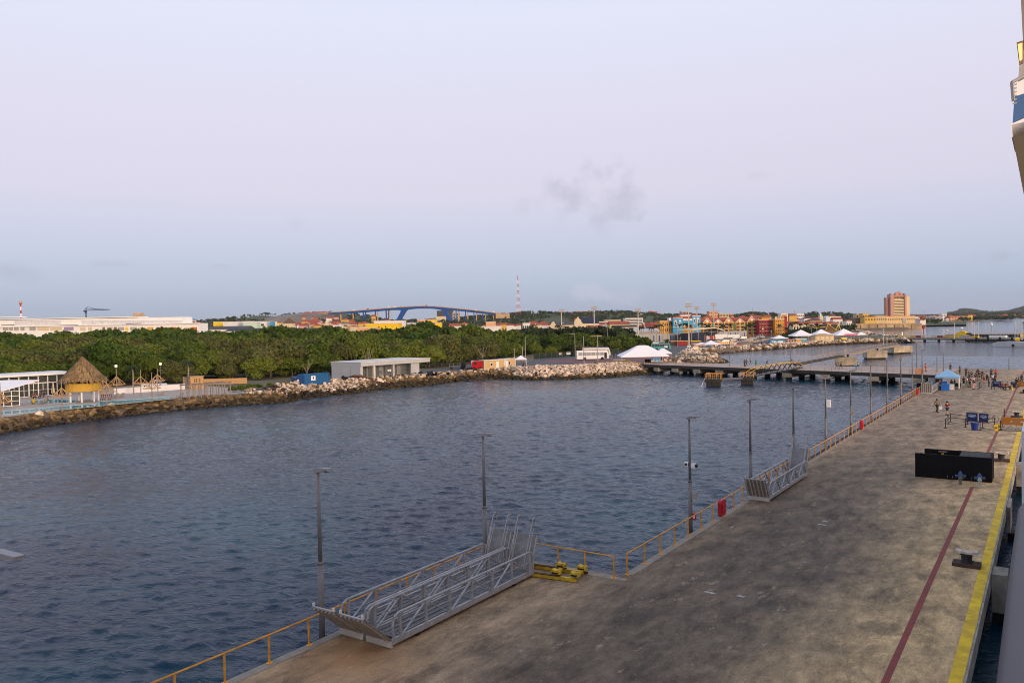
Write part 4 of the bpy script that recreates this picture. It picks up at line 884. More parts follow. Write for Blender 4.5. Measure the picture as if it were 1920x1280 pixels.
def banner(a, b, h, label, mat, z0=.1, prints=(), cat='banner', n=5):
    a, b = a, b; d = b - a; L = d.length; t = T('banner_barrier', label, cat, a, math.atan2(d.y, d.x))
    MB().box(0, L, -.02, .02, z0, h).build('banner_cloth', mat, t)
    for x in (0.03, L - .03): MB().cyl((x, .06, 0), (x, .06, h), .03, .03, 6).box(x - .2, x + .2, -.15, .2, 0, .03).build('stand', BLACK, t)
    for (x0, x1, z, zz) in prints: MB().box(x0 * L, x1 * L, -.026, -.021, z, zz).build('print_line', TXT if mat is NAVY else WHITED, t)
    return t
tx = ((.2, .85, .78, .86), (.15, .9, .62, .72), (.35, .8, .48, .55))
banner(q(512, 592), q(608, 598), 1.05, 'navy banner with pale lettering, left one behind the blue bin', NAVY, .05, tx)
banner(q(620, 600), q(697, 606), 1.05, 'navy banner with pale lettering, right one with a bicycle behind', NAVY, .05, tx)
banner(q(735, 298), q(812, 302), 1.0, 'navy banner in front of the far queue', NAVY, .05, tx[:2])
banner(q(893, 300), q(930, 305), .95, 'short navy banner by the yellow cone at the far queue', NAVY, .05, tx[:1])
ORG = M('orange_banner', (.62, .21, .02), .6, .12, 2)
o1 = banner(q(816, 640), G(1935, 805, DZ), 1.12, 'long orange banner along a handrail across the yellow line', ORG, .32, ((.30, .36, .62, .8), (.62, .8, .66, .8)), 'banner')
banner(q(955, 300), q(1030, 305), 1.0, 'orange banner at the far queue beside the cone', ORG, .2, ((.4, .6, .5, .65),))
# brow plank with handrails leading to the ship under the orange banner
pa, pb = q(816, 668), G(1940, 808, DZ); d = pb - pa
t = T('boarding_plank', 'low grey boarding plank with slack handrail below the orange banner', 'boarding plank', pa, math.atan2(d.y, d.x))
MB().box(0, d.length, -.5, .7, .05, .14).build('plank', GALVD, t); MB().tube([(.3, -.5, .14), (1.4, -.5, 1.25), (d.length, -.5, 2.9)], .03, 6).tube([(1.4, -.5, 1.25), (1.2, -.5, .14)], .03, 6).build('handrail', POLE, t)
for x in (.4, 1.6, 2.8): MB().box(x, x + .12, -.5, .7, 0.0, .05).build('foot', BLACK, t)
def wetsign(p, lab):
    t = T('caution_sign', lab, 'caution sign', p, .3)
    MB().beam((0, -.18, 0), (0, 0, .66), .32, .02, (0, 1, 0)).build('front_board', YS, t); MB().beam((0, .18, 0), (0, .01, .66), .32, .02, (0, 1, 0)).build('back_board', YS, t); MB().box(-.1, .1, -.13, -.11, .3, .42).build('pictogram', BLACK, t)
wetsign(q(765, 674), 'yellow folding caution sign left of the orange banner'); wetsign(q(793, 664), 'second yellow folding caution sign against the orange banner')
t = T('traffic_cone', 'yellow caution cone at the far queue by the seated people', 'cone', q(902, 328)); MB().lathe([(.17, .03), (.05, .9), (.03, .95)], 10).build('cone_body', YS, t); MB().box(-.2, .2, -.2, .2, 0, .03).build('cone_base', YS, t)
t = T('blue_bin', 'dark blue tapered bin in front of the navy banners', 'bin', q(584, 668)); BB = M('blue_plastic', (.015, .04, .20), .45)
MB().lathe([(.30, 0), (.40, .78)], 12).build('tub', BB, t); MB().lathe([(.44, .78), (.44, .84), (.2, .86)], 12).build('rim', BB, t)
def bicycle(p, rz, label, col):
    t = T('bicycle', label, 'bicycle', p, rz); fm = M('bike_%.2f_%.2f' % (col[0], col[2]), col, .4)
    for x in (-.52, .52):
        pts = [(x + .33 * math.cos(a * math.pi / 8), 0, .34 + .33 * math.sin(a * math.pi / 8)) for a in range(17)]
        w = MB().tube(pts, .02, 4).build('wheel', BLACK, t); MB().beam((x - .3, 0, .34), (x + .3, 0, .34), .008).beam((x, 0, .04), (x, 0, .64), .008).build('spokes', GALV, w)
    MB().tube([(-.52, 0, .34), (-.05, 0, .30), (.38, 0, .78), (-.2, 0, .78), (-.05, 0, .30)], .022, 5).tube([(-.52, 0, .34), (-.2, 0, .78)], .015, 4).tube([(.52, 0, .34), (.36, 0, .95)], .02, 4).build('frame', fm, t)
    MB().tube([(.3, -.28, .98), (.38, 0, .96), (.3, .28, .98)], .016, 4).build('handlebar', POLE, t); MB().box(-.36, -.1, -.07, .07, .86, .92).box(-.24, -.2, -.015, .015, .76, .86).build('saddle', BLACK, t)
bicycle(q(718, 598), .2, 'bicycle parked behind the right navy banner', (.03, .03, .035)); bicycle(q(483, 312), 1.2, 'pale bicycle at the queue by the tent pole', (.55, .55, .55))
def open_tent(p, label, w, d, h, hp, mat, rz=0, walls=(), legm=None, ring=None, rim=.25, group=None, flat=None):
    t = T('canopy_tent', label, 'tent', p, rz, group); x, y = w / 2, d / 2; c = MB(); n = 6; hv = hp - h
    # curved canopy: rings from eave to peak
    R_ = [(1.0, 0), (.72, .20), (.45, .48), (.2, .80), (.0, 1.0)] if flat is None else [(1.0, 0), (.62, .44), (flat, .96), (flat * .5, 1.0)]
    vs = []; fs = []
    for f, zf in R_:
        vs += [(-x * f, -y * f, h + hv * zf), (0, -y * f * 1.0, h + hv * zf - .04 * f), (x * f, -y * f, h + hv * zf), (x * f, 0, h + hv * zf - .04 * f), (x * f, y * f, h + hv * zf), (0, y * f, h + hv * zf - .04 * f), (-x * f, y * f, h + hv * zf), (-x * f, 0, h + hv * zf - .04 * f)]
    for k in range(len(R_) - 1):
        for i in range(8): fs.append((k * 8 + i, k * 8 + (i + 1) % 8, k * 8 + 8 + (i + 1) % 8, k * 8 + 8 + i))
    if flat is not None: fs.append(tuple(range((len(R_) - 1) * 8, len(R_) * 8)))
    c.add(vs, fs); c.build('canopy', mat, t)
    MB().box(-x, x, -y - .02, -y + .01, h - rim, h).box(-x, x, y - .01, y + .02, h - rim, h).box(-x - .02, -x + .01, -y, y, h - rim, h).box(x - .01, x + .02, -y, y, h - rim, h).build('valance', mat, t)
    for sx in (-1, 1):
        for sy in (-1, 1): MB().cyl((sx * (x - .08), sy * (y - .08), 0), (sx * (x - .08), sy * (y - .08), h), .04, .04, 6).build('leg', legm or WHITED, t)
    for wl_ in walls:
        {'back': lambda: MB().box(-x + .05, x - .05, y - .06, y - .03, .1, h - rim), 'right': lambda: MB().box(x - .06, x - .03, -y + .05, y - .05, .1, h - rim), 'left': lambda: MB().box(-x + .03, -x + .06, -y + .05, y - .05, .1, h - rim)}[wl_]().build('side_wall', WHITED, t)
    return t
LB = M('light_blue_canvas', (.22, .43, .66), .6, .08, 2)
open_tent((-14.55, 153.5, DZ), 'light blue pop-up tent with white side wall on the pier', 3.6, 3.6, 2.15, 3.35, LB, .05, ('right', 'left'))
CB = M('cooler_blue', (.02, .14, .50), .4); CWH = M('cooler_white', (.66, .66, .64), .5)
def cooler(p, lab, col, s=1.0):
    t = T('cooler_box', lab, 'cooler', p, .1, 'coolers before the blue tent')
    MB().prism([(-.48 * s, -.3 * s), (.48 * s, -.3 * s), (.48 * s, .3 * s), (-.48 * s, .3 * s)], 0, .75 * s).build('tub', col, t); MB().box(-.5 * s, .5 * s, -.32 * s, .32 * s, .75 * s, .86 * s).build('lid', WHITED if col is CWH else col, t)
cooler(q(332, 328), 'large blue cooler box at the front left of the tent', CB, 1.25); cooler(q(320, 288), 'smaller blue cooler box behind the large one', CB, 1.0); cooler(q(378, 322), 'white cooler box right of the blue one', CWH, 1.1)
t = T('rack', 'dark stack of pallets standing between gangway and coolers', 'pallet stack', q(277, 322))
for i in range(9): MB().box(-.5, .5, -.45, .45, i * .22, i * .22 + .10).box(-.5, -.4, -.45, .45, i * .22 + .10, i * .22 + .2198).box(.4, .5, -.45, .45, i * .22 + .10, i * .22 + .2198).build('pallet', M('dark_pallet', (.05, .035, .03), .9), t)
t = T('folding_table', 'folding table draped in black under the blue tent', 'table', q(420, 300)); MB().box(-.8, .8, -.35, .35, .7, .74).build('top', BLACK, t); MB().box(-.8, .8, -.36, -.34, .1, .7).build('cloth', BLACK, t)
for sx in (-.7, .7): MB().cyl((sx, .2, 0), (sx, .2, .7), .025, .025, 6).build('leg', POLE, t)
t = T('litter_bin', 'grey square litter bin on the walkway railing side', 'bin', w6(1380 - 1380 + 1905, 1040)); MB().box(-.5, .5, -.4, .4, 0, 1.1).build('bin_body', POLEL, t); MB().box(-.54, .54, -.44, .44, 1.1, 1.18).build('bin_lid', POLE, t)
# walkway rails
railing(NB + Vector((5.5, -.1, 0)), NB.lerp(NA, .25) + Vector((0, 1, 0)), 12, 'wooden-coloured railing at the shore end of the walkway', 1.05, M('rust_tan_rail', (.42, .24, .11), .7), .03, True)
railing(NA.lerp(FA, .97) + Vector((-2, 0, 0)), FA.lerp(FB, .62) - Vector((0, .2, 0)), 24, 'thin orange railing along the far edge of the walkway', 1.05, M('rust_tan_rail', (.42, .24, .11)), .03, True)
railing(NA.lerp(NB, .03) + Vector((0, .3, 0)), NA.lerp(NB, .42) + Vector((0, .3, 0)), 18, 'thin weathered railing along the near edge of the walkway', 1.0, M('weathered_rail', (.30, .22, .18)), .02, True)
MB_ = T('site_board', 'orange board leaning on the walkway near the pier', 'board', q(108, 190)); MB().beam((0, 0, 0), (0, .3, 1.3), 1.6, .05, (0, 1, 0)).build('panel', M('faded_orange', (.55, .28, .14), .8), MB_); MB().beam((.6, .6, 0), (.6, .28, 1.1), .06).beam((-.6, .6, 0), (-.6, .28, 1.1), .06).build('prop', WOODG, MB_)

# ---- low mooring platforms and yellow gangway
def platform(p, label, w, d, rails):
    t = T('mooring_platform', label, 'platform', p, .25, 'low dark mooring platforms')
    MB().box(-w / 2, w / 2, -d / 2, d / 2, .45, 1.15).build('platform_deck', DARKC, t); MB().box(-w / 2 + .3, w / 2 - .3, -d / 2 + .3, d / 2 - .3, -2, .45).build('pier_block', DARKC, t)
    n = 5
    for i in range(n):
        x = -w / 2 + .1 + (w - .2) * i / (n - 1); MB().box(x - .05, x + .05, -d / 2 + .05, -d / 2 + .15, 1.15, 2.35).box(x - .05, x + .05, d / 2 - .15, d / 2 - .05, 1.15, 2.35).build('rail_post', RAILY, t)
    MB().beam((-w / 2, -d / 2 + .1, 2.35), (w / 2, -d / 2 + .1, 2.35), .08).beam((-w / 2, -d / 2 + .1, 1.8), (w / 2, -d / 2 + .1, 1.8), .07).beam((-w / 2, d / 2 - .1, 2.35), (w / 2, d / 2 - .1, 2.35), .08).build('rail_bar', RAILY, t)
    return t
P1 = G(1338, 719, .5); P2 = G(1401, 716, .5)
pt = platform(P1, 'low mooring platform with a white ladder, left one', 3.6, 3.4, True); platform(P2, 'low mooring platform under the foot of the yellow gangway', 3.2, 3.4, True)
MB().beam((-1.9, -1.2, 1.2), (-2.6, -1.6, -.6), .08).beam((-1.9, -.7, 1.2), (-2.6, -1.1, -.6), .08).beam((-2.1, -1.3, .7), (-2.1, -.8, .7), .06).beam((-2.35, -1.45, .1), (-2.35, -.95, .1), .06).build('ladder', WHITE, pt)
d = P2 - P1; m = MB().beam(P1 + Vector((0, 0, .95)), P2 + Vector((0, 0, .95)), 1.6, .3)
tag(m.build('connecting_beam', M('catwalk_grey', (.13, .12, .12), .8)), 'dark flat catwalk joining the two low platforms', 'catwalk')
a = G(1391, 706, 1.4); b = G(1497, 686, DZ); a = P2 + Vector((0, 0, 1.2)); b = G(1500, 692, DZ) + Vector((0, 0, .4)); t = T('yellow_gangway', 'yellow railed truss gangway from the low platform up to the walkway', 'gangway', a); dv = b - a
side = Vector((dv.y, -dv.x, 0)).normalized()
for s in (-.75, .75):
    o = side * s
    MB().beam(o, o + dv, .18, .22).build('bottom_chord', M('black_truss', (.02, .02, .02), .7), t); hv = Vector((0, 0, 1.35)); arc = [o + dv * f + hv * (1 if .05 < f < .95 else .6) + Vector((0, 0, .5 * math.sin(f * math.pi))) for f in [i / 10 for i in range(11)]]
    MB().tube(arc, .065, 6).build('top_chord', M('weathered_yellow', (.55, .34, .035), .6, .2, 1), t)
    for i in range(10):
        p0 = o + dv * (i / 10); p1 = arc[i + 1]; MB().beam(p0, p1, .10).build('brace', M('black_truss', (.02, .02, .02)), t); MB().beam(arc[i], o + dv * ((i + 1) / 10), .07).build('counter_brace', M('black_truss', (.02, .02, .02)), t)
MB().beam(Vector((0, 0, .1)), dv + Vector((0, 0, .1)), 1.3, .08).build('tread_deck', GALVD, t)

# ---- mooring dolphins with catwalks
DOLP = [((1567, 685), (1607, 685), (1604, 678), 2.9), ((1626, 671.5), (1664, 671), (1660, 666), 3.0), ((1676, 662), (1711, 660), (1706, 656), 3.0)]
PC = M('pale_dolphin_concrete', (.44, .38, .29), .85, .3, .5, .3, dirt=(.2, .17, .12))
dc = []
for i, (a, b, c, h) in enumerate(DOLP):
    A, B = G(*a, .4), G(*b, .4); t = T('mooring_dolphin', ['pale concrete mooring block nearest the walkway', 'pale concrete mooring block in the middle of the catwalk line', 'pale concrete mooring block farthest along the catwalk line'][i], 'mooring block', (A.x, A.y, 0), math.atan2((B - A).y, (B - A).x), 'concrete mooring blocks'); L = (B - A).length
    MB().box(0, L, 0, 5, .5, h).build('block', PC, t); MB().box(.4, L - .4, .5, 4.5, -2, .5).build('pile_group', DARKC, t)
    MB().lathe([(.3, h), (.25, h + .5), (.45, h + .6), (.45, h + .75)], 8, (L * .6, 2)).build('mooring_hook', BLACK, t)
    dc.append(A + (B - A) * .2 + Vector((0, 2, h - .2)))
CAT = M('catwalk_steel', (.40, .26, .15), .7)
prev = FA.lerp(FB, .53) + Vector((0, 0, DZ))
for i, c in enumerate(dc):
    t = T('catwalk', ['orange-railed catwalk from the walkway to the first mooring block', 'catwalk between the first and middle mooring blocks', 'catwalk between the middle and farthest mooring blocks'][i], 'catwalk', prev, 0, 'catwalks between the mooring blocks'); v = c - prev
    MB().beam((0, 0, .15), v + Vector((0, 0, .15)), 1.6, .5).build('girder', EDGE if i == 0 else M('catwalk_tan', (.30, .25, .2), .8), t); sd_ = Vector((v.y, -v.x, 0)).normalized() * .7
    for s in (-1, 1):
        for k in range(9): o = sd_ * s + v * (k / 8) + Vector((0, 0, .4)); MB().beam(o, o + Vector((0, 0, 1.1)), .11).build('rail_post', CAT, t)
        MB().tube([sd_ * s + Vector((0, 0, 1.5)), sd_ * s + v + Vector((0, 0, 1.5))], .04, 5).build('rail_bar', CAT, t)
    prev = c

# ---- the ship we stand on
HULL = M('ship_white_paint', (.62, .62, .64), .45, .05, .6); SHG = M('ship_ledge_shade_grey', (.085, .078, .085), .5, .08, .8)  # ledge is white paint too, its shade put into the dark grey colour
ship = T('cruise_ship', 'side of the cruise ship with bridge wing, seen along its hull on the right', 'ship', (0, 0, 0))
A, B = G(1868, 1280, 13.5), G(1908, 945, 13.5)
led = MB(); pr = [(0, 0), (-.0, -.12), (.02, -.3), (.1, -.5), (.3, -.65), (1.2, -.65), (1.2, .1), (.15, .1), (.04, .06)]
n = len(pr); st = [(-6, 0), (A.y, 0), ((A.y + B.y) / 2, 0), (B.y - .2, .01), (B.y + .15, .07), (B.y + .4, .2), (B.y + .55, .45)]
vs = []
for y, s in st:
    xo = lerp(A.x, B.x, (y - A.y) / (B.y - A.y))
    vs += [(xo + x + s, y, 13.5 + z * (1 - s * .5)) for x, z in pr]
fs = [(k * n + i, k * n + (i + 1) % n, (k + 1) * n + (i + 1) % n, (k + 1) * n + i) for k in range(len(st) - 1) for i in range(n)] + [tuple(range(n)), tuple(range((len(st) - 1) * n, len(st) * n))]
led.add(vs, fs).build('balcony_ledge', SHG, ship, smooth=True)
p = D(1915.3, 808, 22); p2 = D(1915.3, 925, 22)
MB().box(p.x, p.x + 3, p.y, p.y + 5, p2.z - 1, p.z).build('hull_panel', HULL, ship)
MB().box(-.12, 24, -60, 60, -1, 12.4).build('hull', HULL, ship); MB().box(1.6, 24, -60, 60, 12.41, 14.5).build('deck_house', HULL, ship)
# bridge wing at ~33 m
tw = 33; wy = D(1900, 200, tw).y
def wp(px, py, t=tw): v = D(px, py, t); return v
def slab(pts, name, mat, th=4.0):
    v = [wp(*q_) for q_ in pts]; dirn = Vector((.0, 1, 0)); nb = len(v); m = MB()
    m.add(v + [a + dirn * th for a in v], [tuple(range(nb)), tuple(range(nb, 2 * nb))[::-1]] + [((i + 1) % nb, i, nb + i, nb + (i + 1) % nb) for i in range(nb)]); return m.build(name, mat, ship)
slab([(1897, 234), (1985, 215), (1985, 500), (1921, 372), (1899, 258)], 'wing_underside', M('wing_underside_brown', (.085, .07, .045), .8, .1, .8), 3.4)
slab([(1896, 232), (1985, 195), (1985, 240), (1897, 258)], 'wing_fascia', HULL, 3.6)
slab([(1898.5, 231.5), (1902, 182), (1985, 155), (1985, 194)], 'wing_window', M('blue_tinted_window', (.035, .11, .26), .55, .1, 1, spec=.15), 3.3)
slab([(1902, 181.5), (1904, 165), (1908, 148), (1985, 120), (1985, 154)], 'wing_roof', HULL, 3.3)
m = MB()
for k in range(6): m.beam(wp(1897.5 + k * .4, 160 + k * 7), wp(1906, 158 + k * 7), .05)
m.tube([wp(1921, 142), wp(1897, 155), wp(1900, 190)], .07, 5); m.build('wing_railing', POLEL, ship)
slab([(1906, 80), (1919, 76), (1919, 118), (1911, 122)], 'cabin_frame', M('cabin_brown', (.16, .10, .05), .6), .5)
slab([(1908, 84), (1917, 81), (1917, 112), (1912, 116)], 'lit_cabin_window', M('lit_window', (.5, .35, .15), .5, emit=((1.0, .55, .18), .9)), -.05)
slab([(1911, 123), (1921, 118), (1921, 148), (1909, 154)], 'wing_post', M('grey_post', (.3, .29, .28), .6), .4)
slab([(1911, -60), (1990, -60), (1990, 80), (1918, 76)], 'upper_bulwark', M('upper_grey', (.17, .15, .14), .7), 3)

# ================================================================== VEGETATION
def leaf_quads(P, Nn, size, rng, jit=.7):
    n = len(P); nr = Nn + rng.normal(0, jit, (n, 3)); nr /= np.linalg.norm(nr, axis=1)[:, None]
    a = np.cross(nr, rng.normal(0, 1, (n, 3))); a /= np.linalg.norm(a, axis=1)[:, None]; b = np.cross(nr, a)
    s = (size * rng.uniform(.6, 1.4, n))[:, None]; a = a * s; b = b * s * .7
    V = np.stack([P - a - b, P + a - b * .6, P + a * .8 + b, P - a * .7 + b * 1.1], 1).reshape(-1, 3)
    return V
def quads_mesh(name, V, mat):
    n = len(V) // 4; me = bpy.data.meshes.new(name); me.vertices.add(len(V)); me.vertices.foreach_set('co', V.astype(np.float32).ravel())
    me.loops.add(n * 4); me.loops.foreach_set('vertex_index', np.arange(n * 4, dtype=np.int32)); me.polygons.add(n); me.polygons.foreach_set('loop_start', np.arange(0, n * 4, 4, dtype=np.int32))
    me.materials.append(mat); me.update(calc_edges=True); return me
def crown_points(rng, R, H, z0, nl, n):
    C = []; 
    for i in range(nl):
        a = rng.uniform(0, 6.28); r = R * math.sqrt(rng.uniform(0, 1)) * .62; zz = z0 + (H - z0) * (rng.uniform(.15, .72) * (1 - .35 * r / R)); C.append((r * math.cos(a), r * math.sin(a), zz, R * rng.uniform(.32, .52)))
    C.append((0, 0, z0 + (H - z0) * .5, R * .6)); C = np.array(C)
    P = []; Nn = []; per = n // len(C)
    for c in C:
        d = rng.normal(0, 1, (per, 3)); d[:, 2] = np.abs(d[:, 2]) * .9 - .35 * rng.uniform(0, 1, per); d /= np.linalg.norm(d, axis=1)[:, None]
        p = c[:3] + d * (c[3] * np.where(rng.uniform(0, 1, per) < .8, rng.uniform(.82, 1.12, per), rng.uniform(.5, .9, per)))[:, None] * np.array([1, 1, .72])
        ok = p[:, 2] > .4; P.append(p[ok]); Nn.append(d[ok])
    return np.concatenate(P), np.concatenate(Nn)
CROWNS = []
for k in range(7):
    rng = np.random.default_rng(40 + k); P, Nn = crown_points(rng, 5.6, 8.6, .2, 13, 6800); CROWNS.append(quads_mesh('crown', leaf_quads(P, Nn, .27, rng, .5), LEAF))
LOWC = []
for k in range(4):
    rng = np.random.default_rng(140 + k); P, Nn = crown_points(rng, 5.6, 8.6, 1.0, 11, 1700); LOWC.append(leaf_quads(P, Nn, .5, rng))
def trunk_mesh(seed, h=5):
    r_ = random.Random(seed); m = MB(); top = (r_.uniform(-.3, .3), r_.uniform(-.3, .3), h * .5); m.cyl((0, 0, -.3), top, .24, .16, 6)
    for i in range(4):
        a = r_.uniform(0, 6.28); m.cyl(top, (top[0] + math.cos(a) * 2.4, top[1] + math.sin(a) * 2.4, h * r_.uniform(.8, 1.2)), .12, .05, 5)
    return m.mesh('trunk', BARK)
TRUNKS = [trunk_mesh(i) for i in range(3)]
FRONT = [(-400, 165), (0, 166), (110, 171), (200, 180), (300, 192), (400, 194), (520, 197), (620, 212), (700, 226), (800, 238), (900, 256), (960, 285), (1000, 297), (1050, 302), (1100, 308), (1150, 322), (1215, 340)]
BACK = [(-400, 430), (0, 410), (370, 395), (700, 400), (900, 390), (1000, 370), (1100, 370), (1150, 372), (1215, 385)]
rnd = random.Random(11); spots = []
v = 160
while v < 440:
    u = -1000
    while u < 300:
        uu = u + rnd.uniform(-3, 3); vv = v + rnd.uniform(-3, 3); px = 960 + F * uu / vv
        if -330 < px < 1215 and interp(FRONT, px) + 3.5 < vv < interp(BACK, px): spots.append((vv, uu, px))
        u += 8.2
    v += 7.4
spots.sort(); nind = 0; far = []
for vv, uu, px in spots:
    depth_f = (vv - interp(FRONT, px)) / 200
    s = rnd.uniform(.68, 1.2) * (1 + .42 * noise.noise(Vector((uu * .028, vv * .028, 2)))) * interp([(0, .92), (.3, 1.08), (1, 1.5)], depth_f) * interp([(500, 1), (640, .97), (735, .95), (785, 1.2), (870, 1.06), (960, .98), (1060, .9), (1215, .74)], px); rz = rnd.uniform(0, 6.28); p = CF(uu, vv, LZ)
    if nind < 300 and -40 < px < 1215:
        nind += 1; olive = rnd.random() < .3
        t = T('mangrove_tree', 'dense dark green mangrove tree in the thicket behind the shore' if not olive else 'olive tinted mangrove tree in the thicket behind the shore', 'tree', p, rz, 'mangrove trees behind the shore' if not olive else 'olive mangrove trees behind the shore'); t.scale = (s, s, s * rnd.uniform(.85, 1.15))
        o = link('crown', CROWNS[rnd.randrange(7)], t); link('trunk', TRUNKS[rnd.randrange(3)], t)
        if olive: o.material_slots[0].link = 'OBJECT'; o.material_slots[0].material = mat_leaf('olive_leaves', (.07, .08, .022), (.135, .135, .04), .9) if 'olive_leaves' not in bpy.data.materials else bpy.data.materials['olive_leaves']
    else:
        c = LOWC[rnd.randrange(4)]; ca, sa = math.cos(rz), math.sin(rz); m = np.array([[ca, -sa, 0], [sa, ca, 0], [0, 0, 1]]) * s; far.append(c @ m.T + np.array(p))
tag(struct(link('mangrove_wood', quads_mesh('mangrove_wood', np.concatenate(far), LEAF)), 'stuff'), 'far part of the mangrove wood behind the front trees', 'wood')
for i, (px, py, hh) in enumerate(((690, 703, 7.2), (905, 684, 6.2), (575, 712, 5.0))):
    r_ = random.Random(60 + i); t = T('bare_tree', ['pale leafless tree left of the grey shed roof', 'pale leafless tree behind the red truck cab', 'pale leafless tree behind the blue container', 'pale leafless tree behind the coach', 'pale leafless tree behind the plank fence'][i], 'tree', G(px, py, LZ), 0, 'leafless trees at the mangrove edge'); BW = M('bleached_wood', (.24, .20, .15), .9, .2, 3)
    MB().cyl((0, 0, 0), (.2, 0, hh * .45), .11, .08, 6).build('trunk', BW, t)
    for k in range(6):
        a = r_.uniform(0, 6.28); z0 = hh * r_.uniform(.3, .45); e = Vector((math.cos(a) * r_.uniform(1, 2.4), math.sin(a) * 1.5, hh * r_.uniform(.75, 1.05))); b_ = MB().cyl((.15, 0, z0), e * .6 + Vector((0, 0, z0 * .4)), .08, .05, 5).cyl(e * .6 + Vector((0, 0, z0 * .4)), e, .05, .02, 5); m_ = e * .6 + Vector((0, 0, z0 * .4)); b_.cyl(m_, m_ + Vector((r_.uniform(-1, 1), .4, 1.0)), .035, .015, 4).build('branch', BW, t)
# scrub and tree cover on the hills and between the far houses
rng = np.random.default_rng(5); P = []
def scatter(n, px0, px1, v0, v1, fz, cl, hgt, keep=lambda px, v: True):
    out = []
    for i in range(n):
        px = rng.uniform(px0, px1); v = v0 + (v1 - v0) * rng.uniform(0, 1); u = (px - 960) * v / F
        if keep(px, v): out.append((u, v, fz(u, v), v))
    Ps = []; Ns = []; Sz = []
    for u, v, z, vv in out:
        k = cl; d = rng.normal(0, 1, (k, 3)); d[:, 2] = np.abs(d[:, 2]); d /= np.linalg.norm(d, axis=1)[:, None]
        c = np.array(CF(u, v, z + hgt * .35)); r = hgt * rng.uniform(.6, 1.3); Ps.append(c + d * r * np.array([1.1, 1.1, .75])); Ns.append(d); Sz.append(np.full(k, r * .36))
    P = np.concatenate(Ps); Nn = np.concatenate(Ns); return leaf_quads(P, Nn, np.concatenate(Sz), rng, .5)
hv = scatter(5200, -40, 1760, 1200, 2230, hill_z, 9, 5.5, lambda px, v: not (440 < px < 655 and v > 1480 and noise.noise(Vector((px * .02, v * .01, 0))) < .22) and noise.noise(Vector((px * .012, v * .006, 4))) > -.38)
cv = scatter(900, 1700, 2000, 2360, 3500, hill3, 9, 6)
tag(struct(link('hill_trees', quads_mesh('hill_trees', np.concatenate([hv, cv]), LEAF2)), 'stuff'), 'scrub and tree cover on the hills behind the town', 'trees')
flat = lambda u, v: LZ
tv = np.concatenate([scatter(420, -40, 1240, 430, 1150, flat, 26, 3.6), scatter(330, 1240, 1600, 620, 1150, flat, 22, 3.4), scatter(110, 955, 1168, 415, 500, lambda u, v: 4.5, 40, 5.0)])
tag(struct(link('town_trees', quads_mesh('town_trees', tv, LEAF2)), 'stuff'), 'bushy trees between the houses of the town', 'trees')
fh = scatter(2600, 1780, 2020, 5400, 7100, hill2, 5, 14)
tag(struct(link('far_hill_scrub', quads_mesh('far_hill_scrub', fh, LEAF2)), 'stuff'), 'scrub on the farthest hills', 'scrub')

def palm_meshes(seed):
    r_ = random.Random(seed); m = MB(); pts = [(math.sin(i * .5 + seed) * .12, 0, i * 1.2) for i in range(7)]
    for i in range(6): m.cyl(pts[i], pts[i + 1], .2 - i * .012, .19 - i * .012, 6)
    tr = m.mesh('trunk', WOODG); top = Vector(pts[-1]); vs = []; fs = []
    for k in range(18):
        a = k * 2.4 + r_.uniform(-.2, .2); up = r_.uniform(-.1, 1.0); L = r_.uniform(2.0, 2.7); prev = None; d = Vector((math.cos(a), math.sin(a), 0)); sd_ = Vector((-math.sin(a), math.cos(a), 0))
        for j in range(6):
            f = j / 5; c = top + d * L * f * (1 - .12 * f) + Vector((0, 0, up * L * f * .8 - 1.5 * f * f * L * .62)); w = .34 * math.sin(max(.12, min(1, f * .9 + .1)) * math.pi) + .04; dr = Vector((0, 0, -w * .5))
            cur = [c - sd_ * w + dr, c, c + sd_ * w + dr]; o = len(vs); vs += cur
            if j: fs += [(o - 3, o - 2, o + 1, o), (o - 2, o - 1, o + 2, o + 1)]
    me = bpy.data.meshes.new('fronds'); me.from_pydata(vs, [], fs); me.materials.append(PALML); me.update(); return tr, me
PALMS = [palm_meshes(i) for i in range(3)]
def palm(px, ytop, t, label, group, base=LZ):
    p = D(px, ytop, t); h = max(2.5, p.z - base); o = T('palm_tree', label, 'palm', (p.x, p.y, base), random.uniform(0, 6), group); s = h / 8.2; w = min(1.6, max(.9, s)); tr, fr = PALMS[random.randrange(3)]
    a = link('trunk', tr, o); a.scale = (1, 1, s); b = link('fronds', fr, o, (0, 0, 7.2 * s - 7.2)); b.scale = (w, w, 1); return o

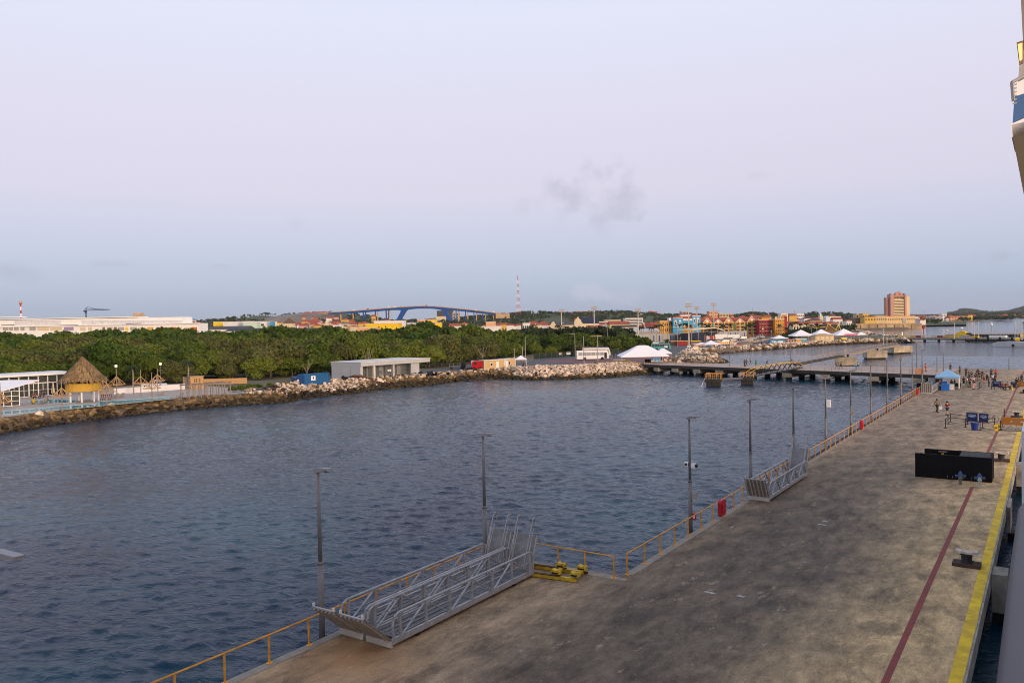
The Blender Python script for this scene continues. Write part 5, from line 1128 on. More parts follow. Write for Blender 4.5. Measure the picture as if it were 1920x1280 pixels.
# ================================================================== RESORT ON THE LEFT SHORE
SW = M('resort_white', (.72, .72, .73), .5, .05, 1); GLZ = M('resort_glass', (.05, .055, .05), .12, .3, .6, spec=.6)
def fr(A, B):      # local frame: x from A to B, y away
    d = B - A; return A, math.atan2(d.y, d.x), d.length
A, rz, L = fr(G(-120, 757, LZ), G(126, 739, LZ)); t = T('glass_pavilion', 'long white flat-roofed resort building with glass doors behind the thatched bar', 'building', A, rz)
MB().box(0, L, .6, 8, 0, 4.3).build('glazed_wall', GLZ, t); MB().box(-1, L + 1.2, -1.2, 9, 4.45, 4.75).build('roof', SW, t); MB().box(-.9, L + 1.1, -1.1, 8.9, 4.3, 4.45).build('soffit', WHITED, t); MB().box(L - 3.5, L, .5, 8, 0, 3.0).build('dark_bay', M('dark_bay', (.02, .02, .022), .8), t)
n = 13
for i in range(n + 1):
    x = L * i / n; MB().box(x - .09, x + .09, .3, .58, 0, 4.3).build('post', SW, t)
    if i < n - 1:
        f = MB(); w0, w1 = x + .09, L * (i + 1) / n - .09; f.box(w0, w1, .42, .55, 2.65, 2.85).box(w0, w1, .42, .55, 0, .12).box((w0 + w1) / 2 - .05, (w0 + w1) / 2 + .05, .42, .55, .12, 2.65).box(w0, w1, .44, .54, 1.3, 1.36); f.build('door_frame', SW, t)
A, rz, L = fr(G(-70, 768, LZ), G(37, 760.5, LZ)); t = T('glass_kiosk', 'small white glazed pavilion at the left edge with a white sail roof', 'kiosk', A, rz)
MB().box(0, L, .2, 3.5, 0, 2.7).build('glazed_wall', GLZ, t)
for i in range(8):
    x = L * i / 7; MB().box(x - .07, x + .07, .02, .19, 0, 2.8).build('post', SW, t)
for z in (0.05, .9, 1.8, 2.65): MB().box(0, L, .06, .18, z, z + .09).build('transom', SW, t)
v0 = [(-4, -1.2, 2.9), (L - 2.5, -1.4, 2.95), (L + 3.4, 1.2, 4.3), (L - 1, 4.5, 4.4), (-4, 4.5, 4.5)]
MB().add(v0 + [(a, b, c + .14) for a, b, c in v0], [(4, 3, 2, 1, 0), (5, 6, 7, 8, 9)] + [(i, (i + 1) % 5, 5 + (i + 1) % 5, 5 + i) for i in range(5)]).build('sail_roof', TENT, t)
# thatched pool bar
c = G(157, 752.5, LZ); t = T('thatched_hut', 'round pool bar with shaggy thatched cone roof and golden reed band', 'hut', c)
for i in range(7):
    a = i * 2 * math.pi / 7 + .3; MB().cyl((2.5 * math.cos(a), 2.5 * math.sin(a), -.2), (2.5 * math.cos(a), 2.5 * math.sin(a), 2.05), .17, .17, 8).build('column', SW, t); MB().cyl((2.6 * math.cos(a), 2.6 * math.sin(a), 3.5), (2.6 * math.cos(a), 2.6 * math.sin(a), 4.6), .1, .1, 6).build('upper_post', SW if i % 2 else WOODG, t)
m = MB()
for i in range(24):
    a, b = i * math.pi / 12, (i + 1) * math.pi / 12
    for r1, r2 in ((3.05, 2.95),): m.add([(r1 * math.cos(a), r1 * math.sin(a), 2.05), (r1 * math.cos(b), r1 * math.sin(b), 2.05), (r1 * math.cos(b), r1 * math.sin(b), 3.55), (r1 * math.cos(a), r1 * math.sin(a), 3.55), (r2 * math.cos(a), r2 * math.sin(a), 2.05), (r2 * math.cos(b), r2 * math.sin(b), 2.05), (r2 * math.cos(b), r2 * math.sin(b), 3.55), (r2 * math.cos(a), r2 * math.sin(a), 3.55)], [(0, 1, 2, 3), (5, 4, 7, 6), (3, 2, 6, 7), (1, 0, 4, 5)])
m.build('reed_band', REED, t); MB().lathe([(2.9, 1.95), (2.9, 2.2)], 20).build('floor_ring', WOODG, t); MB().lathe([(1.0, 2.2), (1.0, 4.5)], 12).build('bar_core', M('bar_core_dark', (.05, .04, .03), .8), t)
prof_ = [(4.05, 4.05), (3.5, 4.75), (2.5, 5.85), (1.4, 7.05), (.5, 8.0), (.12, 8.45)]
th = MB().lathe(prof_, 28).build('thatch_roof', THATCH, t)
rg = random.Random(2); vs = []; fs = []
for i in range(1500):
    f = rg.random() ** .7; k = min(4, int((1 - f) * 5)); ff = (1 - f) * 5 - k; r1 = lerp(prof_[k][0], prof_[k + 1][0], ff); z1 = lerp(prof_[k][1], prof_[k + 1][1], ff); a = rg.uniform(0, 6.283); w = .09 / max(.4, r1); Ls = rg.uniform(.5, .9); dr = .72; o = len(vs)
    vs += [(r1 * math.cos(a - w), r1 * math.sin(a - w), z1 + .04), (r1 * math.cos(a + w), r1 * math.sin(a + w), z1 + .04), ((r1 + Ls * .62) * math.cos(a + w * .6), (r1 + Ls * .62) * math.sin(a + w * .6), z1 + .1 - Ls * dr), ((r1 + Ls * .62) * math.cos(a - w), (r1 + Ls * .62) * math.sin(a - w), z1 + .08 - Ls * dr)]; fs.append((o, o + 1, o + 2, o + 3))
me = bpy.data.meshes.new('thatch_strand'); me.from_pydata(vs, [], fs); me.materials.append(mat_leaf('thatch_strands', (.20, .13, .065), (.34, .225, .115), 1.1)); me.update(); struct(link('thatch_strand', me, th), 'stuff')
# bare timber parasol frames
def parasol(px, pyb, pytop, label):
    p = G(px, pyb, LZ); h = (pyb - pytop) / F * p.dot(_f0); t = T('parasol_frame', label, 'parasol', p, random.uniform(0, 1), 'bare timber parasol frames round the pool'); ap = h * .74; ev = h * .47; R = 1.55
    MB().cyl((0, 0, 0), (0, 0, h), .10, .07, 7).build('post', WOODG, t)
    for k in range(6):
        a = k * math.pi / 3; b = a + math.pi / 3; e = (R * math.cos(a), R * math.sin(a), ev); MB().beam((0, 0, ap), e, .09).build('rafter', WOOD, t); MB().beam(e, (R * math.cos(b), R * math.sin(b), ev), .09).build('rim_beam', WOOD, t)
        if k % 2 == 0: MB().beam((0, 0, ev - .3), (R * .6 * math.cos(a), R * .6 * math.sin(a), ev + (ap - ev) * .4), .07).build('strut', WOOD, t)
for a in ((116.5, 770.5, 711, 'bare parasol frame in front of the pool, left of the thatched bar'), (200.5, 760.5, 706, 'bare parasol frame right of the thatched bar, beside the pool edge'), (285.5, 753, 699, 'bare parasol frame at the right end of the long pool'), (264.5, 742, 692, 'bare parasol frame behind the pool, left of the white pickup'), (219.5, 748, 690, 'bare parasol frame under the left lamp'), (296, 735, 690, 'bare parasol frame before the white wall, tallest at back right'), (2, 787, 717, 'bare parasol frame cut by the left photo edge'), (194, 745, 702, 'bare parasol frame half behind the thatched roof edge')): parasol(*a)
p = G(251, 740, LZ); t = T('timber_post', 'single bare timber post with a floppy palm behind', 'post', p); MB().cyl((0, 0, 0), (0, 0, 3.4), .11, .09, 7).build('shaft', WOODG, t); MB().cyl((0, 0, 3.4), (0, 0, 3.5), .13, .13, 7).build('cap', WOODG, t)
for px, pyb, pt, lb in ((219, 738, 688, 'thin grey lamp with glowing head left of the resort wall'), (302, 727, 684, 'thin grey lamp with glowing head behind the pickup')):
    p = G(px, pyb, LZ); h = (pyb - pt) / F * p.dot(_f0); t = T('lamp_post', lb, 'lamp post', p); MB().cyl((0, 0, 0), (0, 0, h), .06, .05, 6).build('pole', POLE, t); MB().box(-.18, .18, -.18, .18, h, h + .5).build('lantern', M('lit_lantern', (.8, .75, .6), .5, emit=((1, .85, .6), .8)), t)
POOL = M('pool_water', (.06, .33, .40), .16, .2, .4, .2, spec=.25); TILE = M('pool_tile', (.36, .46, .46), .5, .1, 2)
def pool(pts, label):
    ps = g(*pts); c = sum(ps, Vector()) / len(ps); o = sheet('pool_water', ps, POOL, LZ + .03); r = MB()
    for a, b in zip(ps, ps[1:] + ps[:1]): r.beam((a.x, a.y, LZ + .05), (b.x, b.y, LZ + .05), .2, .08)
    struct(r.build('pool_rim', TILE))
pool([(-60, 784), (6, 777.5), (120, 768), (230, 757), (327, 747.2), (314, 744.6), (250, 749), (185, 752.5), (182, 757.5), (130, 760), (60, 767), (-40, 774)], 'p'); pool([(50, 752), (95, 748.5), (142, 750), (140, 755), (90, 757), (55, 755.5)], 'p2')
A, rz, L = fr(G(214, 739, LZ), G(347, 729.5, LZ)); tag(MB().box(0, L, 0, .3, 0, 1.1).box(-.03, L + .03, -.03, .33, 1.1, 1.18).build('garden_wall', SW, None, A, rz), 'low white garden wall behind the parasol frames', 'wall')
def lounger(p, rz, lab):
    t = T('sun_lounger', lab, 'sun lounger', p, rz, 'sun loungers on the pool terrace'); MB().box(-.35, .35, -1, .5, .3, .38).build('bed', WOODG, t); MB().beam((0, .5, .34), (0, 1.05, .75), .7, .08).build('backrest', WOODG, t)
    for x in (-.28, .28):
        for y in (-.9, .4): MB().box(x - .03, x + .03, y - .03, y + .03, 0, .3).build('leg', WOODG, t)
for px, py, lb in ((216, 745, 'sun lounger under the left lamp'), (227, 744.5, 'sun lounger right of the one under the lamp'), (302, 741, 'sun lounger at the far end by the wall'), (80, 757, 'sun lounger on the strip between the pools'), (338, 744.5, 'sun lounger at the pool end next to the pergola')): lounger(G(px, py, LZ), .6, lb)
t = T('bar_counter', 'dark red timber counter with slanted slats beside the thatched bar', 'counter', G(199, 750, LZ), YAW + .1); RW = M('reddish_timber', (.16, .05, .025), .7, .25, 4)
MB().box(-1.1, 1.1, 0, .5, 1.0, 1.1).build('counter_top', RW, t)
for i in range(6): MB().beam((-1.0 + i * .36, 0, 0), (-.8 + i * .36, 0, 1.0), .12, .06).build('slat', RW, t)
t = T('yellow_bin', 'small yellow bin between the two pools', 'bin', G(63, 757.5, LZ)); MB().lathe([(.3, .3), (.38, .95)], 10).build('tub', YS, t); MB().box(-.2, .2, -.2, .2, 0, .3).build('foot', POLE, t)
t = T('folded_parasol', 'folded yellow and white striped parasol at the glass building', 'parasol', G(100, 741, LZ))
for i in range(6):
    a = i * math.pi / 3; MB().cyl((.22 * math.cos(a), .22 * math.sin(a), .5), (.05 * math.cos(a), .05 * math.sin(a), 2.7), .2, .06, 5).build('fabric_fold', YS if i % 2 else TENT, t)
MB().cyl((0, 0, 0), (0, 0, 2.9), .03, .03, 6).build('pole', POLE, t)
for px, py, kd, sh, tr, lb in ((67, 748, 'sit', (.5, .02, .06), (.05, .02, .03), 'person in bright red seated outside the glass building'), (76, 746, 'sit', (.05, .04, .06), (.03, .03, .04), 'person in dark clothes seated right of the one in red'), (83, 744.5, 'stand', (.04, .03, .04), (.03, .03, .05), 'person in black standing by the glass doors'), (90, 754.5, 'sit', (.32, .2, .15), (.08, .04, .05), 'bather sitting on the edge of the small pool'), (63, 745, 'sit', (.12, .2, .12), (.03, .03, .04), 'person in green seated left of the one in red')):
    person(G(px, py, LZ), lb, kd, sh, tr, random.uniform(-1, 1), True, group='people at the resort')
for px, py, lb in ((66, 747.2, 'table between the seated resort guests'), (78, 745.5, 'table behind the resort guest in dark clothes')):
    t = T('table', lb, 'table', G(px + 1, py, LZ), 0, 'resort tables'); MB().lathe([(.45, .70), (.45, .74)], 10).build('top', RW, t); MB().cyl((0, 0, 0), (0, 0, .7), .06, .06, 6).build('leg', POLE, t)
# wooden kiosk, plank fence, pergola
A, rz, L = fr(G(357.5, 729.5, LZ), G(382, 728, LZ)); t = T('timber_kiosk', 'orange-brown timber kiosk with dark square letters before the mangroves', 'kiosk', A, rz)
MB().box(0, L, 0, 2.2, 0, 2.7).build('body', WOOD, t); MB().box(-.12, L + .12, -.12, 2.3, 2.7, 2.82).build('roof', WOODG, t)
for i in range(8): MB().box(i * L / 8 + .01, (i + 1) * L / 8 - .01, -.03, -.002, .02, 2.68).build('plank', WOOD, t)
for i, (x, z) in enumerate(((.27, 1.95), (.42, 1.95), (.66, 1.95), (.27, 1.5), (.42, 1.5), (.66, 1.5))): MB().box(L * x, L * x + .26, -.05, -.031, z, z + .3).build('dark_glyph', RUST, t)
A, rz, L = fr(G(382.5, 722, LZ), G(463, 719.5, LZ)); t = T('plank_fence', 'long timber plank fence running right from the kiosk', 'fence', A, rz)
for i in range(4): MB().box(0, L, -.02, .03, .12 + i * .34, .43 + i * .34).build('plank', WOOD, t)
for i in range(7): MB().box(i * L / 6 - .06, i * L / 6 + .06, .031, .15, 0, 1.5).build('post', WOODG, t)
A, rz, L = fr(G(343.5, 728, LZ), G(356, 728, LZ)); t = T('plank_screen', 'short weathered timber screen left of the kiosk', 'screen', A, rz)
for i in range(5): MB().box(0, L, 0, .06, .2 + i * .48, .6 + i * .48).build('plank', WOODG, t)
for x in (0.05, L - .05): MB().box(x - .06, x + .06, .061, .18, 0, 2.7).build('post', WOODG, t)
A, rz, L = fr(G(355, 747, LZ), G(432, 740, LZ)); t = T('pergola_frame', 'unfinished pergola of grey timber posts at the shore', 'pergola', A, rz)
for j in range(2):
    for i in range(8): MB().box(i * L / 7 - .08, i * L / 7 + .08, j * 3 - .08, j * 3 + .08, 0, 2.35).build('post', WOODG, t)
    MB().box(-.3, L + .3, j * 3 - .06, j * 3 + .06, 2.351, 2.52).build('beam', WOODG, t)
for i in range(8): MB().box(i * L / 7 - .05, i * L / 7 + .05, -.4, 3.4, 2.521, 2.64).build('rafter', WOODG, t)
for px, yt, lb in ((248, 683, 'dark drooping palm above the bare timber post'), (352, 672, 'dark drooping palm above the timber kiosk')): palm(px, yt, 178, lb, 'palms of the resort')

# ---- vehicles
def car_meshes(kind):
    L, W_, H = {'car': (4.2, 1.75, 1.45), 'suv': (4.6, 1.85, 1.75), 'pickup': (5.2, 1.85, 1.75), 'van': (5.0, 1.95, 2.2)}[kind]; h = L / 2; P = M('car_paint_base', (.5, .5, .5), .3, .04, 2, spec=.6)
    b = .28; m = H * .56
    if kind == 'pickup': sid = [(-h, b + .1), (-h, m), (.0, m), (.05, m), (h - .15, m - .05), (h, m - .25), (h, b + .1)]; gl = [(-.2, m), (-.1, H), (1.0, H), (1.65, m)]
    elif kind == 'van': sid = [(-h, b + .1), (-h, m), (h - .25, m), (h, m - .3), (h, b + .1)]; gl = [(-h + .02, m), (-h + .1, H), (h - 1.5, H), (h - .55, m)]
    else: sid = [(-h, b + .15), (-h + .05, m), (-.2, m), (h - .3, m - .08), (h, m - .3), (h, b + .1)]; gl = [(-h + .15, m), (-h + .65, H), (.45, H), (1.2, m - .02)]
    body = MB(); n = len(sid); w = W_ / 2
    body.frontprism([(x, z) for x, z in sid][::-1], -w, w); k = MB()
    wi = w * .82; k.add([(gl[0][0], -w * .96, gl[0][1]), (gl[1][0], -wi, gl[1][1]), (gl[2][0], -wi, gl[2][1]), (gl[3][0], -w * .96, gl[3][1]), (gl[0][0], w * .96, gl[0][1]), (gl[1][0], wi, gl[1][1]), (gl[2][0], wi, gl[2][1]), (gl[3][0], w * .96, gl[3][1])], [(0, 1, 2, 3), (7, 6, 5, 4), (0, 4, 5, 1), (3, 2, 6, 7)])
    rf = MB().box(gl[1][0], gl[2][0], -wi - .01, wi + .01, H - .02, H + .03)
    for a in (gl[1][0] + .05, (gl[1][0] + gl[2][0]) / 2, gl[2][0] - .02):
        for s in (-1, 1): rf.beam((a, s * (wi + .01), H), (a, s * (w * .965), m), .07)
    wh = MB().cyl((0, -.1, 0), (0, .1, 0), .33, .33, 12).mesh('wheel', BLACK); hb = MB().cyl((0, -.11, 0), (0, .11, 0), .17, .17, 8).mesh('hub', GALV)
    return dict(body=body.mesh('body', P), windows=k.mesh('windows', DGLASS), roof=rf.mesh('roof', P), wheel=wh, hub=hb, L=L, W=W_, m=m, light=MB().box(0, .04, -.16, .16, -.07, .07).mesh('headlight', WHITE), tail=MB().box(-.04, 0, -.12, .12, -.09, .09).mesh('tail_light', M('tail_red', (.4, .01, .01), .3)))
CARM = {k: car_meshes(k) for k in ('car', 'suv', 'pickup', 'van')}
def car(p, rz, label, col, kind='car', group=None, cat=None):
    c = CARM[kind]; t = T(cat or {'car': 'parked_car', 'suv': 'parked_car', 'pickup': 'pickup_truck', 'van': 'parked_van'}[kind], label, {'car': 'car', 'suv': 'car', 'pickup': 'pickup', 'van': 'van'}[kind], p, rz, group)
    for nm in ('body', 'roof'):
        o = link(nm, c[nm], t); o.material_slots[0].link = 'OBJECT'; o.material_slots[0].material = M('car_paint_%.2f_%.2f_%.2f' % col, col, .3, .04, 2, spec=.6)
    link('windows', c['windows'], t)
    for x in (-c['L'] * .31, c['L'] * .31):
        for s in (-1, 1): w = link('wheel', c['wheel'], t, (x, s * (c['W'] / 2 - .08), .33)); link('hub', c['hub'], w)
    for s in (-1, 1): link('headlight', c['light'], t, (c['L'] / 2, s * .6, c['m'] - .38)); link('tail_light', c['tail'], t, (-c['L'] / 2, s * .65, c['m'] - .2))
    return t
car(G(289, 726.5, LZ), YAW + .05, 'white pickup truck parked behind the resort wall', (.66, .68, .72), 'pickup')

# ---- blue skips
BL = M('skip_blue_paint', (.015, .10, .27), .5, .15, 1.5)
A, rz, L = fr(G(571, 724, LZ) + Vector((0, 0, .2)), G(618, 720, LZ) + Vector((0, 0, .2))); t = T('waste_container', 'large blue open-top container with a white square emblem by the rubble', 'container', A, rz)
MB().frontprism([(0, 0), (L, 0), (L, 2.55), (L - .1, 2.55), (L - .1, .12), (.1, .12), (.1, 2.35), (0, 2.35)], .09, 2.6).box(0, L, 0, .09, 0, 2.4).box(0, L, 2.61, 2.7, 0, 2.4).build('body', BL, t)
for i in range(9): MB().box(.2 + i * (L - .4) / 8 - .05, .2 + i * (L - .4) / 8 + .05, -.06, -.001, .1, 2.25).build('rib', BL, t)
MB().box(-.03, L + .03, -.08, .0, 2.26, 2.42).build('top_rim', BL, t)
s = MB().box(L * .25, L * .25 + 1.2, -.10, -.07, .95, 2.0).build('emblem_sign', WHITE, t); MB().frontprism([(L * .25 + .5, 1.2), (L * .25 + .72, 1.3), (L * .25 + .85, 1.62), (L * .25 + .72, 1.85), (L * .25 + .5, 1.7), (L * .25 + .45, 1.42)], -.115, -.101).build('emblem', BL, s)
A, rz, L = fr(G(549, 716.5, LZ), G(571, 715.5, LZ)); t = T('waste_container', 'smaller dark blue container half behind the large blue one', 'container', A, rz); MB().frontprism([(0, 0), (L, 0), (L + .1, 1.2), (-.1, 1.2)], 0, 1.8).build('body', M('dark_blue_paint', (.012, .05, .15), .5, .2), t); MB().box(-.12, L + .12, -.05, 1.85, 1.2, 1.3).build('top_rim', BL, t)

# ---- grey shed with open bays
A, rz, L = fr(G(676, 711.5, LZ), G(788, 702, LZ)); t = T('open_shed', 'pale grey shed with three open bays and a long flat roof on the shore', 'shed', A, rz); SG = M('shed_grey', (.42, .44, .46), .6, .05, .6); SD = M('shed_dark_grey', (.12, .13, .14), .7, .1, .6)
k = L * .04
MB().box(0, k, 0, 11.5, 0, 3.255).build('closed_block', SG, t)
for y in (3.8, 7.6): MB().box(-.02, -.001, y - .02, y + .02, .1, 3.85).build('panel_joint', SD, t)
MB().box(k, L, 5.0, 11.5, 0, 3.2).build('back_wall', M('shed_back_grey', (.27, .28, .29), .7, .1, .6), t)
MB().box(-.05, L + 3.4, -.35, 11.7, 3.25 if False else 3.26, 4.15).build('roof_fascia', SG, t); MB().box(-.15, L + 3.5, -.45, 11.8, 4.151, 4.28).build('roof', WHITED, t)
for f in (.2, .53, .86): MB().box(k + (L - k) * f - .3, k + (L - k) * f + .3, .2, .8, 0, 3.25).build('column', SG if f != .2 else WHITED, t)
MB().box(k + (L - k) * .87, L, .3, 8, 0, 3.24).build('end_room', SG, t)
for f in (.05, .3, .62): MB().box(k + (L - k) * f, k + (L - k) * (f + .18), 4.9, 5.0, .1, 2.6).build('roller_door', SD, t)
MB().box(k + (L - k) * .42, k + (L - k) * .48, .1, .16, 1.5, 2.0).build('white_sign', WHITE, t)
for f in (.27, .44, .62, .8): MB().cyl((k + (L - k) * f, -.2, 0), (k + (L - k) * f, -.2, 2.2), .04, .04, 6).build('fence_post', POLE, t)
for z in (.6, 1.3, 2.1): MB().tube([(k + 1, -.2, z), (L - 1.8, -.2, z)], .015, 4).build('fence_wire', POLE, t)
def heap(px, py, n, spread, label, cat, mat, size, piece, name):
    c = G(px, py, LZ); t = T(name, label, cat, c); r_ = random.Random(px)
    for i in range(n):
        x, y = r_.gauss(0, spread), r_.gauss(0, spread * .3); s = size * r_.uniform(.6, 1.3)
        if piece == 'tyre':
            m = MB(); m.lathe([(s * .55, -.12), (s, -.14), (s, .14), (s * .55, .12), (s * .55, -.12)], 10); o = m.build('tyre', mat, t, (x, y, .3 + abs(r_.gauss(0, .3)))); o.rotation_euler = (r_.uniform(-1, 1.5), r_.uniform(-.6, .6), 0)
        else:
            o = MB().prism([(-s, -s * .4), (s, -s * .5), (s * 1.1, s * .4), (-s * .8, s * .5)], -.08, .12).build('slab', mat, t, (x, y, .3 + abs(r_.gauss(0, .25)))); o.rotation_euler = (r_.uniform(-.35, .35), r_.uniform(-.35, .35), r_.uniform(0, 3))
TY = M('tyre_black', (.02, .02, .022), .8, .3, 3); BR = M('rusty_brown_slab', (.15, .075, .04), .9, .4, 2, dirt=(.05, .03, .02))
heap(648, 713, 10, .8, 'pile of old black tyres at the corner of the grey shed', 'tyre pile', TY, .45, 'tyre', 'tyre_pile'); heap(676, 711.5, 12, 1.4, 'pile of rusty brown slabs in front of the shed', 'scrap pile', BR, .9, 'slab', 'scrap_pile'); heap(805, 704, 16, 2.6, 'long black heap of hoses and tyres between shed and red truck', 'tyre pile', TY, .5, 'tyre', 'tyre_pile'); heap(880, 696, 7, 1.0, 'small black heap of tyres below the red truck', 'tyre pile', TY, .45, 'tyre', 'tyre_pile'); heap(503, 731, 10, 2.4, 'dark brown slabs lying in the scrub by the rubble', 'scrap pile', M('dark_brown_slab', (.05, .03, .025), .9), .9, 'slab', 'scrap_pile')
# shrubs by the pergola
def bush(px, py, R, label, mat=None):
    rng = np.random.default_rng(int(px)); P_, N_ = crown_points(rng, R, R * 1.1, .1, 5, 420); t = T('shrub', label, 'shrub', G(px, py, LZ), 0, 'shrubs by the shore'); link('foliage', quads_mesh('foliage', leaf_quads(P_, N_, .14, rng), mat or LEAF), t)
    MB().cyl((0, 0, 0), (0, 0, R * .6), .06, .03, 5).build('stem', BARK, t)
for px, py, R, lb in ((437, 735, 1.2, 'green shrub right of the pergola'), (452, 733, 1.3, 'green shrub below the plank fence end'), (468, 731, 1.3, 'olive shrub between fence and rubble'), (484, 729.5, 1.1, 'olive shrub left of the small rubble heap'), (507, 728, 1.2, 'green shrub behind the brown slabs'), (1116, 684, .8, 'low shrub at the car park edge')): bush(px, py, R, lb)

# ---- car park
def flatbed(px, py, lab, cabc):
    t = T('flatbed_truck', lab, 'truck', G(px, py, LZ), YAW + .15, 'trucks left of the red cab'); MB().box(-2.4, 1.2, -.95, .95, .8, .95).build('bed', POLE, t); MB().frontprism([(1.25, .6), (2.5, .6), (2.5, 1.5), (2.2, 2.2), (1.25, 2.2)][::-1], -.95, .95).build('cab', cabc, t); MB().box(1.9, 2.3, -.96, .96, 1.5, 2.0).build('windows', DGLASS, t)
    for x in (-1.6, 1.8):
        for s in (-1, 1): MB().cyl((x, s * .85 - .12, .42), (x, s * .85 + .12, .42), .42, .42, 10).build('wheel', BLACK, t)
    for x in (-2.3, -1.1, .2, 1.1): MB().box(x - .05, x + .05, -.93, -.85, .95, 1.9).build('stake', POLE, t)
flatbed(857, 692, 'dark flatbed truck with stakes left of the red cab', BLACK); flatbed(876, 690, 'second flatbed truck with a dark load, next to the red cab', WHITED)
RD = M('truck_red', (.50, .012, .02), .35, .06, 1)
t = T('truck_cab', 'bright red truck cab parked against the tan office cabins', 'truck', G(897, 694, LZ), YAW - .3); MB().frontprism([(-1.6, .5), (1.3, .5), (1.5, .9), (1.5, 2.7), (-1.3, 2.7), (-1.6, 1.9)][::-1], -1.1, 1.1).build('body', RD, t); MB().frontprism([(-1.62, 1.85), (-1.36, 2.55), (-1.30, 2.55), (-1.56, 1.85)], -.95, .95).build('windscreen', DGLASS, t); MB().box(-.9, -.1, -1.12, -1.1, 1.7, 2.4).build('side_window', DGLASS, t); MB().box(-1.7, -1.5, -1.1, 1.1, .4, .8).build('bumper', BLACK, t)
for x in (-.9, .9):
    for s in (-1, 1): MB().cyl((x, s * 1.0 - .15, .5), (x, s * 1.0 + .15, .5), .5, .5, 12).build('wheel', BLACK, t)
TAN = M('cabin_tan', (.52, .36, .16), .7, .06, 1.2)
def cabin(pa, pb, label, door, wins):
    A, rz, L = fr(G(*pa, LZ), G(*pb, LZ)); t = T('office_cabin', label, 'cabin', A, rz, 'tan office cabins at the car park'); MB().box(0, L, 0, 2.4, .15, 2.75).build('walls', TAN, t); MB().box(-.1, L + .1, -.1, 2.5, 2.75, 2.9).build('roof', WHITED, t); MB().box(0, L, .05, 2.35, 0, .15).build('skid', POLE, t)
    for x in (0, L): MB().box(x - .09, x + .09, -.04, .04, .1, 2.75).build('corner_trim', WHITE, t)
    MB().box(door, door + .9, -.05, -.001, .2, 2.35).build('door', WHITE, t)
    for w in wins: f = MB().box(w, w + .9, -.05, -.001, 1.1, 2.1).build('window_frame', WHITE, t); MB().box(w + .1, w + .8, -.06, -.051, 1.2, 2.0).build('pane', DGLASS, f)
cabin((909, 694.5), (946, 692), 'tan office cabin next to the red truck cab', 4.2, (2.0,)); cabin((948, 691.2), (966, 689.5), 'smaller tan office cabin with a white-framed window, right one', .1, (1.4,))
MB_x = G(915, 693.4, LZ)
open_tent(G(977, 686.5, LZ), 'small white pop-up tent right of the tan cabins', 3.4, 3.4, 2.3, 3.35, TENT, YAW, group='white event tents'); person(G(981, 687.5, LZ), 'person in black under the small white tent', 'stand', (.02, .02, .02), (.02, .02, .02), .5)
A, rz, L = fr(G(962, 681, LZ), G(999, 676, LZ)); t = T('mesh_fence', 'grey mesh fence panels behind the small white tent', 'fence', A, rz)
for i in range(5): MB().cyl((i * L / 4, 0, 0), (i * L / 4, 0, 2.1), .04, .04, 6).build('post', POLEL, t)
for i in range(4):
    m = MB(); x0, x1 = i * L / 4 + .06, (i + 1) * L / 4 - .06
    for k in range(9): m.box(lerp(x0, x1, k / 8) - .02, lerp(x0, x1, k / 8) + .02, -.015, .015, .1, 2.05)
    m.box(x0, x1, -.02, .02, .08, .14).box(x0, x1, -.02, .02, 2.0, 2.06); m.build('mesh_panel', POLEL, t)
A, rz, L = fr(G(815, 688, LZ), G(852, 684, LZ)); t = T('mesh_fence', 'dark mesh fence right of the grey shed against the mangroves', 'fence', A, rz)
for i in range(7): MB().cyl((i * L / 6, 0, 0), (i * L / 6, 0, 1.9), .05, .05, 6).build('post', POLE, t)
for z in (.3, 1.0, 1.8): MB().tube([(0, 0, z), (L, 0, z)], .025, 4).build('rail', POLE, t)
A, rz, L = fr(G(1001, 673, LZ), G(1160, 662.5, LZ)); t = T('green_fence', 'dark green screen fence along the mangroves behind the coach', 'fence', A, rz); GF = M('fence_green', (.015, .03, .02), .8, .2, .3)
n = 16
for i in range(n): MB().box(i * L / n + .05, (i + 1) * L / n - .05, 0, .06, .1, 1.9).build('screen_panel', GF, t)
for i in range(n + 1): MB().box(i * L / n - .05, i * L / n + .05, -.03, .09, 0, 2.0).build('post', POLE, t)
for px, pb, pt, lb, arm in ((1078.5, 672, 626, 'light pole with a short arm at the left end of the white coach', -1), (1095, 684, 630, 'light pole in front of the white coach', 0), (1120.5, 676, 627, 'light pole with crossbar at the right half of the coach', 2), (964.5, 681, 653, 'short pole behind the small white tent', 0), (980, 679, 649, 'middle pole behind the small white tent', 0), (985.5, 679, 631, 'tall pole behind the small white tent', 0), (1139, 652, 606, 'pale pole left of the blue water slide', 0), (1193, 653, 628, 'thin pole before the cream kiosk', 0)):
    p = G(px, pb, LZ); h = (pb - pt) / F * p.dot(_f0); t = T('light_pole', lb, 'light pole', p, YAW, 'light poles of the car park'); MB().cyl((0, 0, 0), (0, 0, h), .13, .09, 8).build('shaft', POLEL, t); MB().cyl((0, 0, 0), (0, 0, .3), .28, .28, 8).build('base', POLEL, t)
    if arm < 0: MB().beam((0, 0, h), (-2.2, 0, h + .25), .14).beam((0, 0, h * .52), (1.5, 0, h * .53), .1).build('arm', POLEL, t)
    if arm == 2: MB().beam((-2.4, 0, h - .6), (1.6, 0, h - .5), .18).build('crossbar', M('pole_yellow', (.5, .36, .1), .6), t)
def signboard(px, py, h, w, lab, mat, txt):
    p = G(px, py, LZ); t = T('sign_board', lab, 'sign', p, YAW); MB().box(-w / 2, w / 2, -.04, .04, h - .9, h).build('board', WHITE, t); MB().box(-w / 2 + .1, w / 2 - .1, -.06, -.041, h - .5, h - .15).build('print_band', mat, t)
    for s in (-1, 1): MB().cyl((s * w * .4, .08, 0), (s * w * .4, .08, h), .04, .04, 6).build('post', POLE, t)
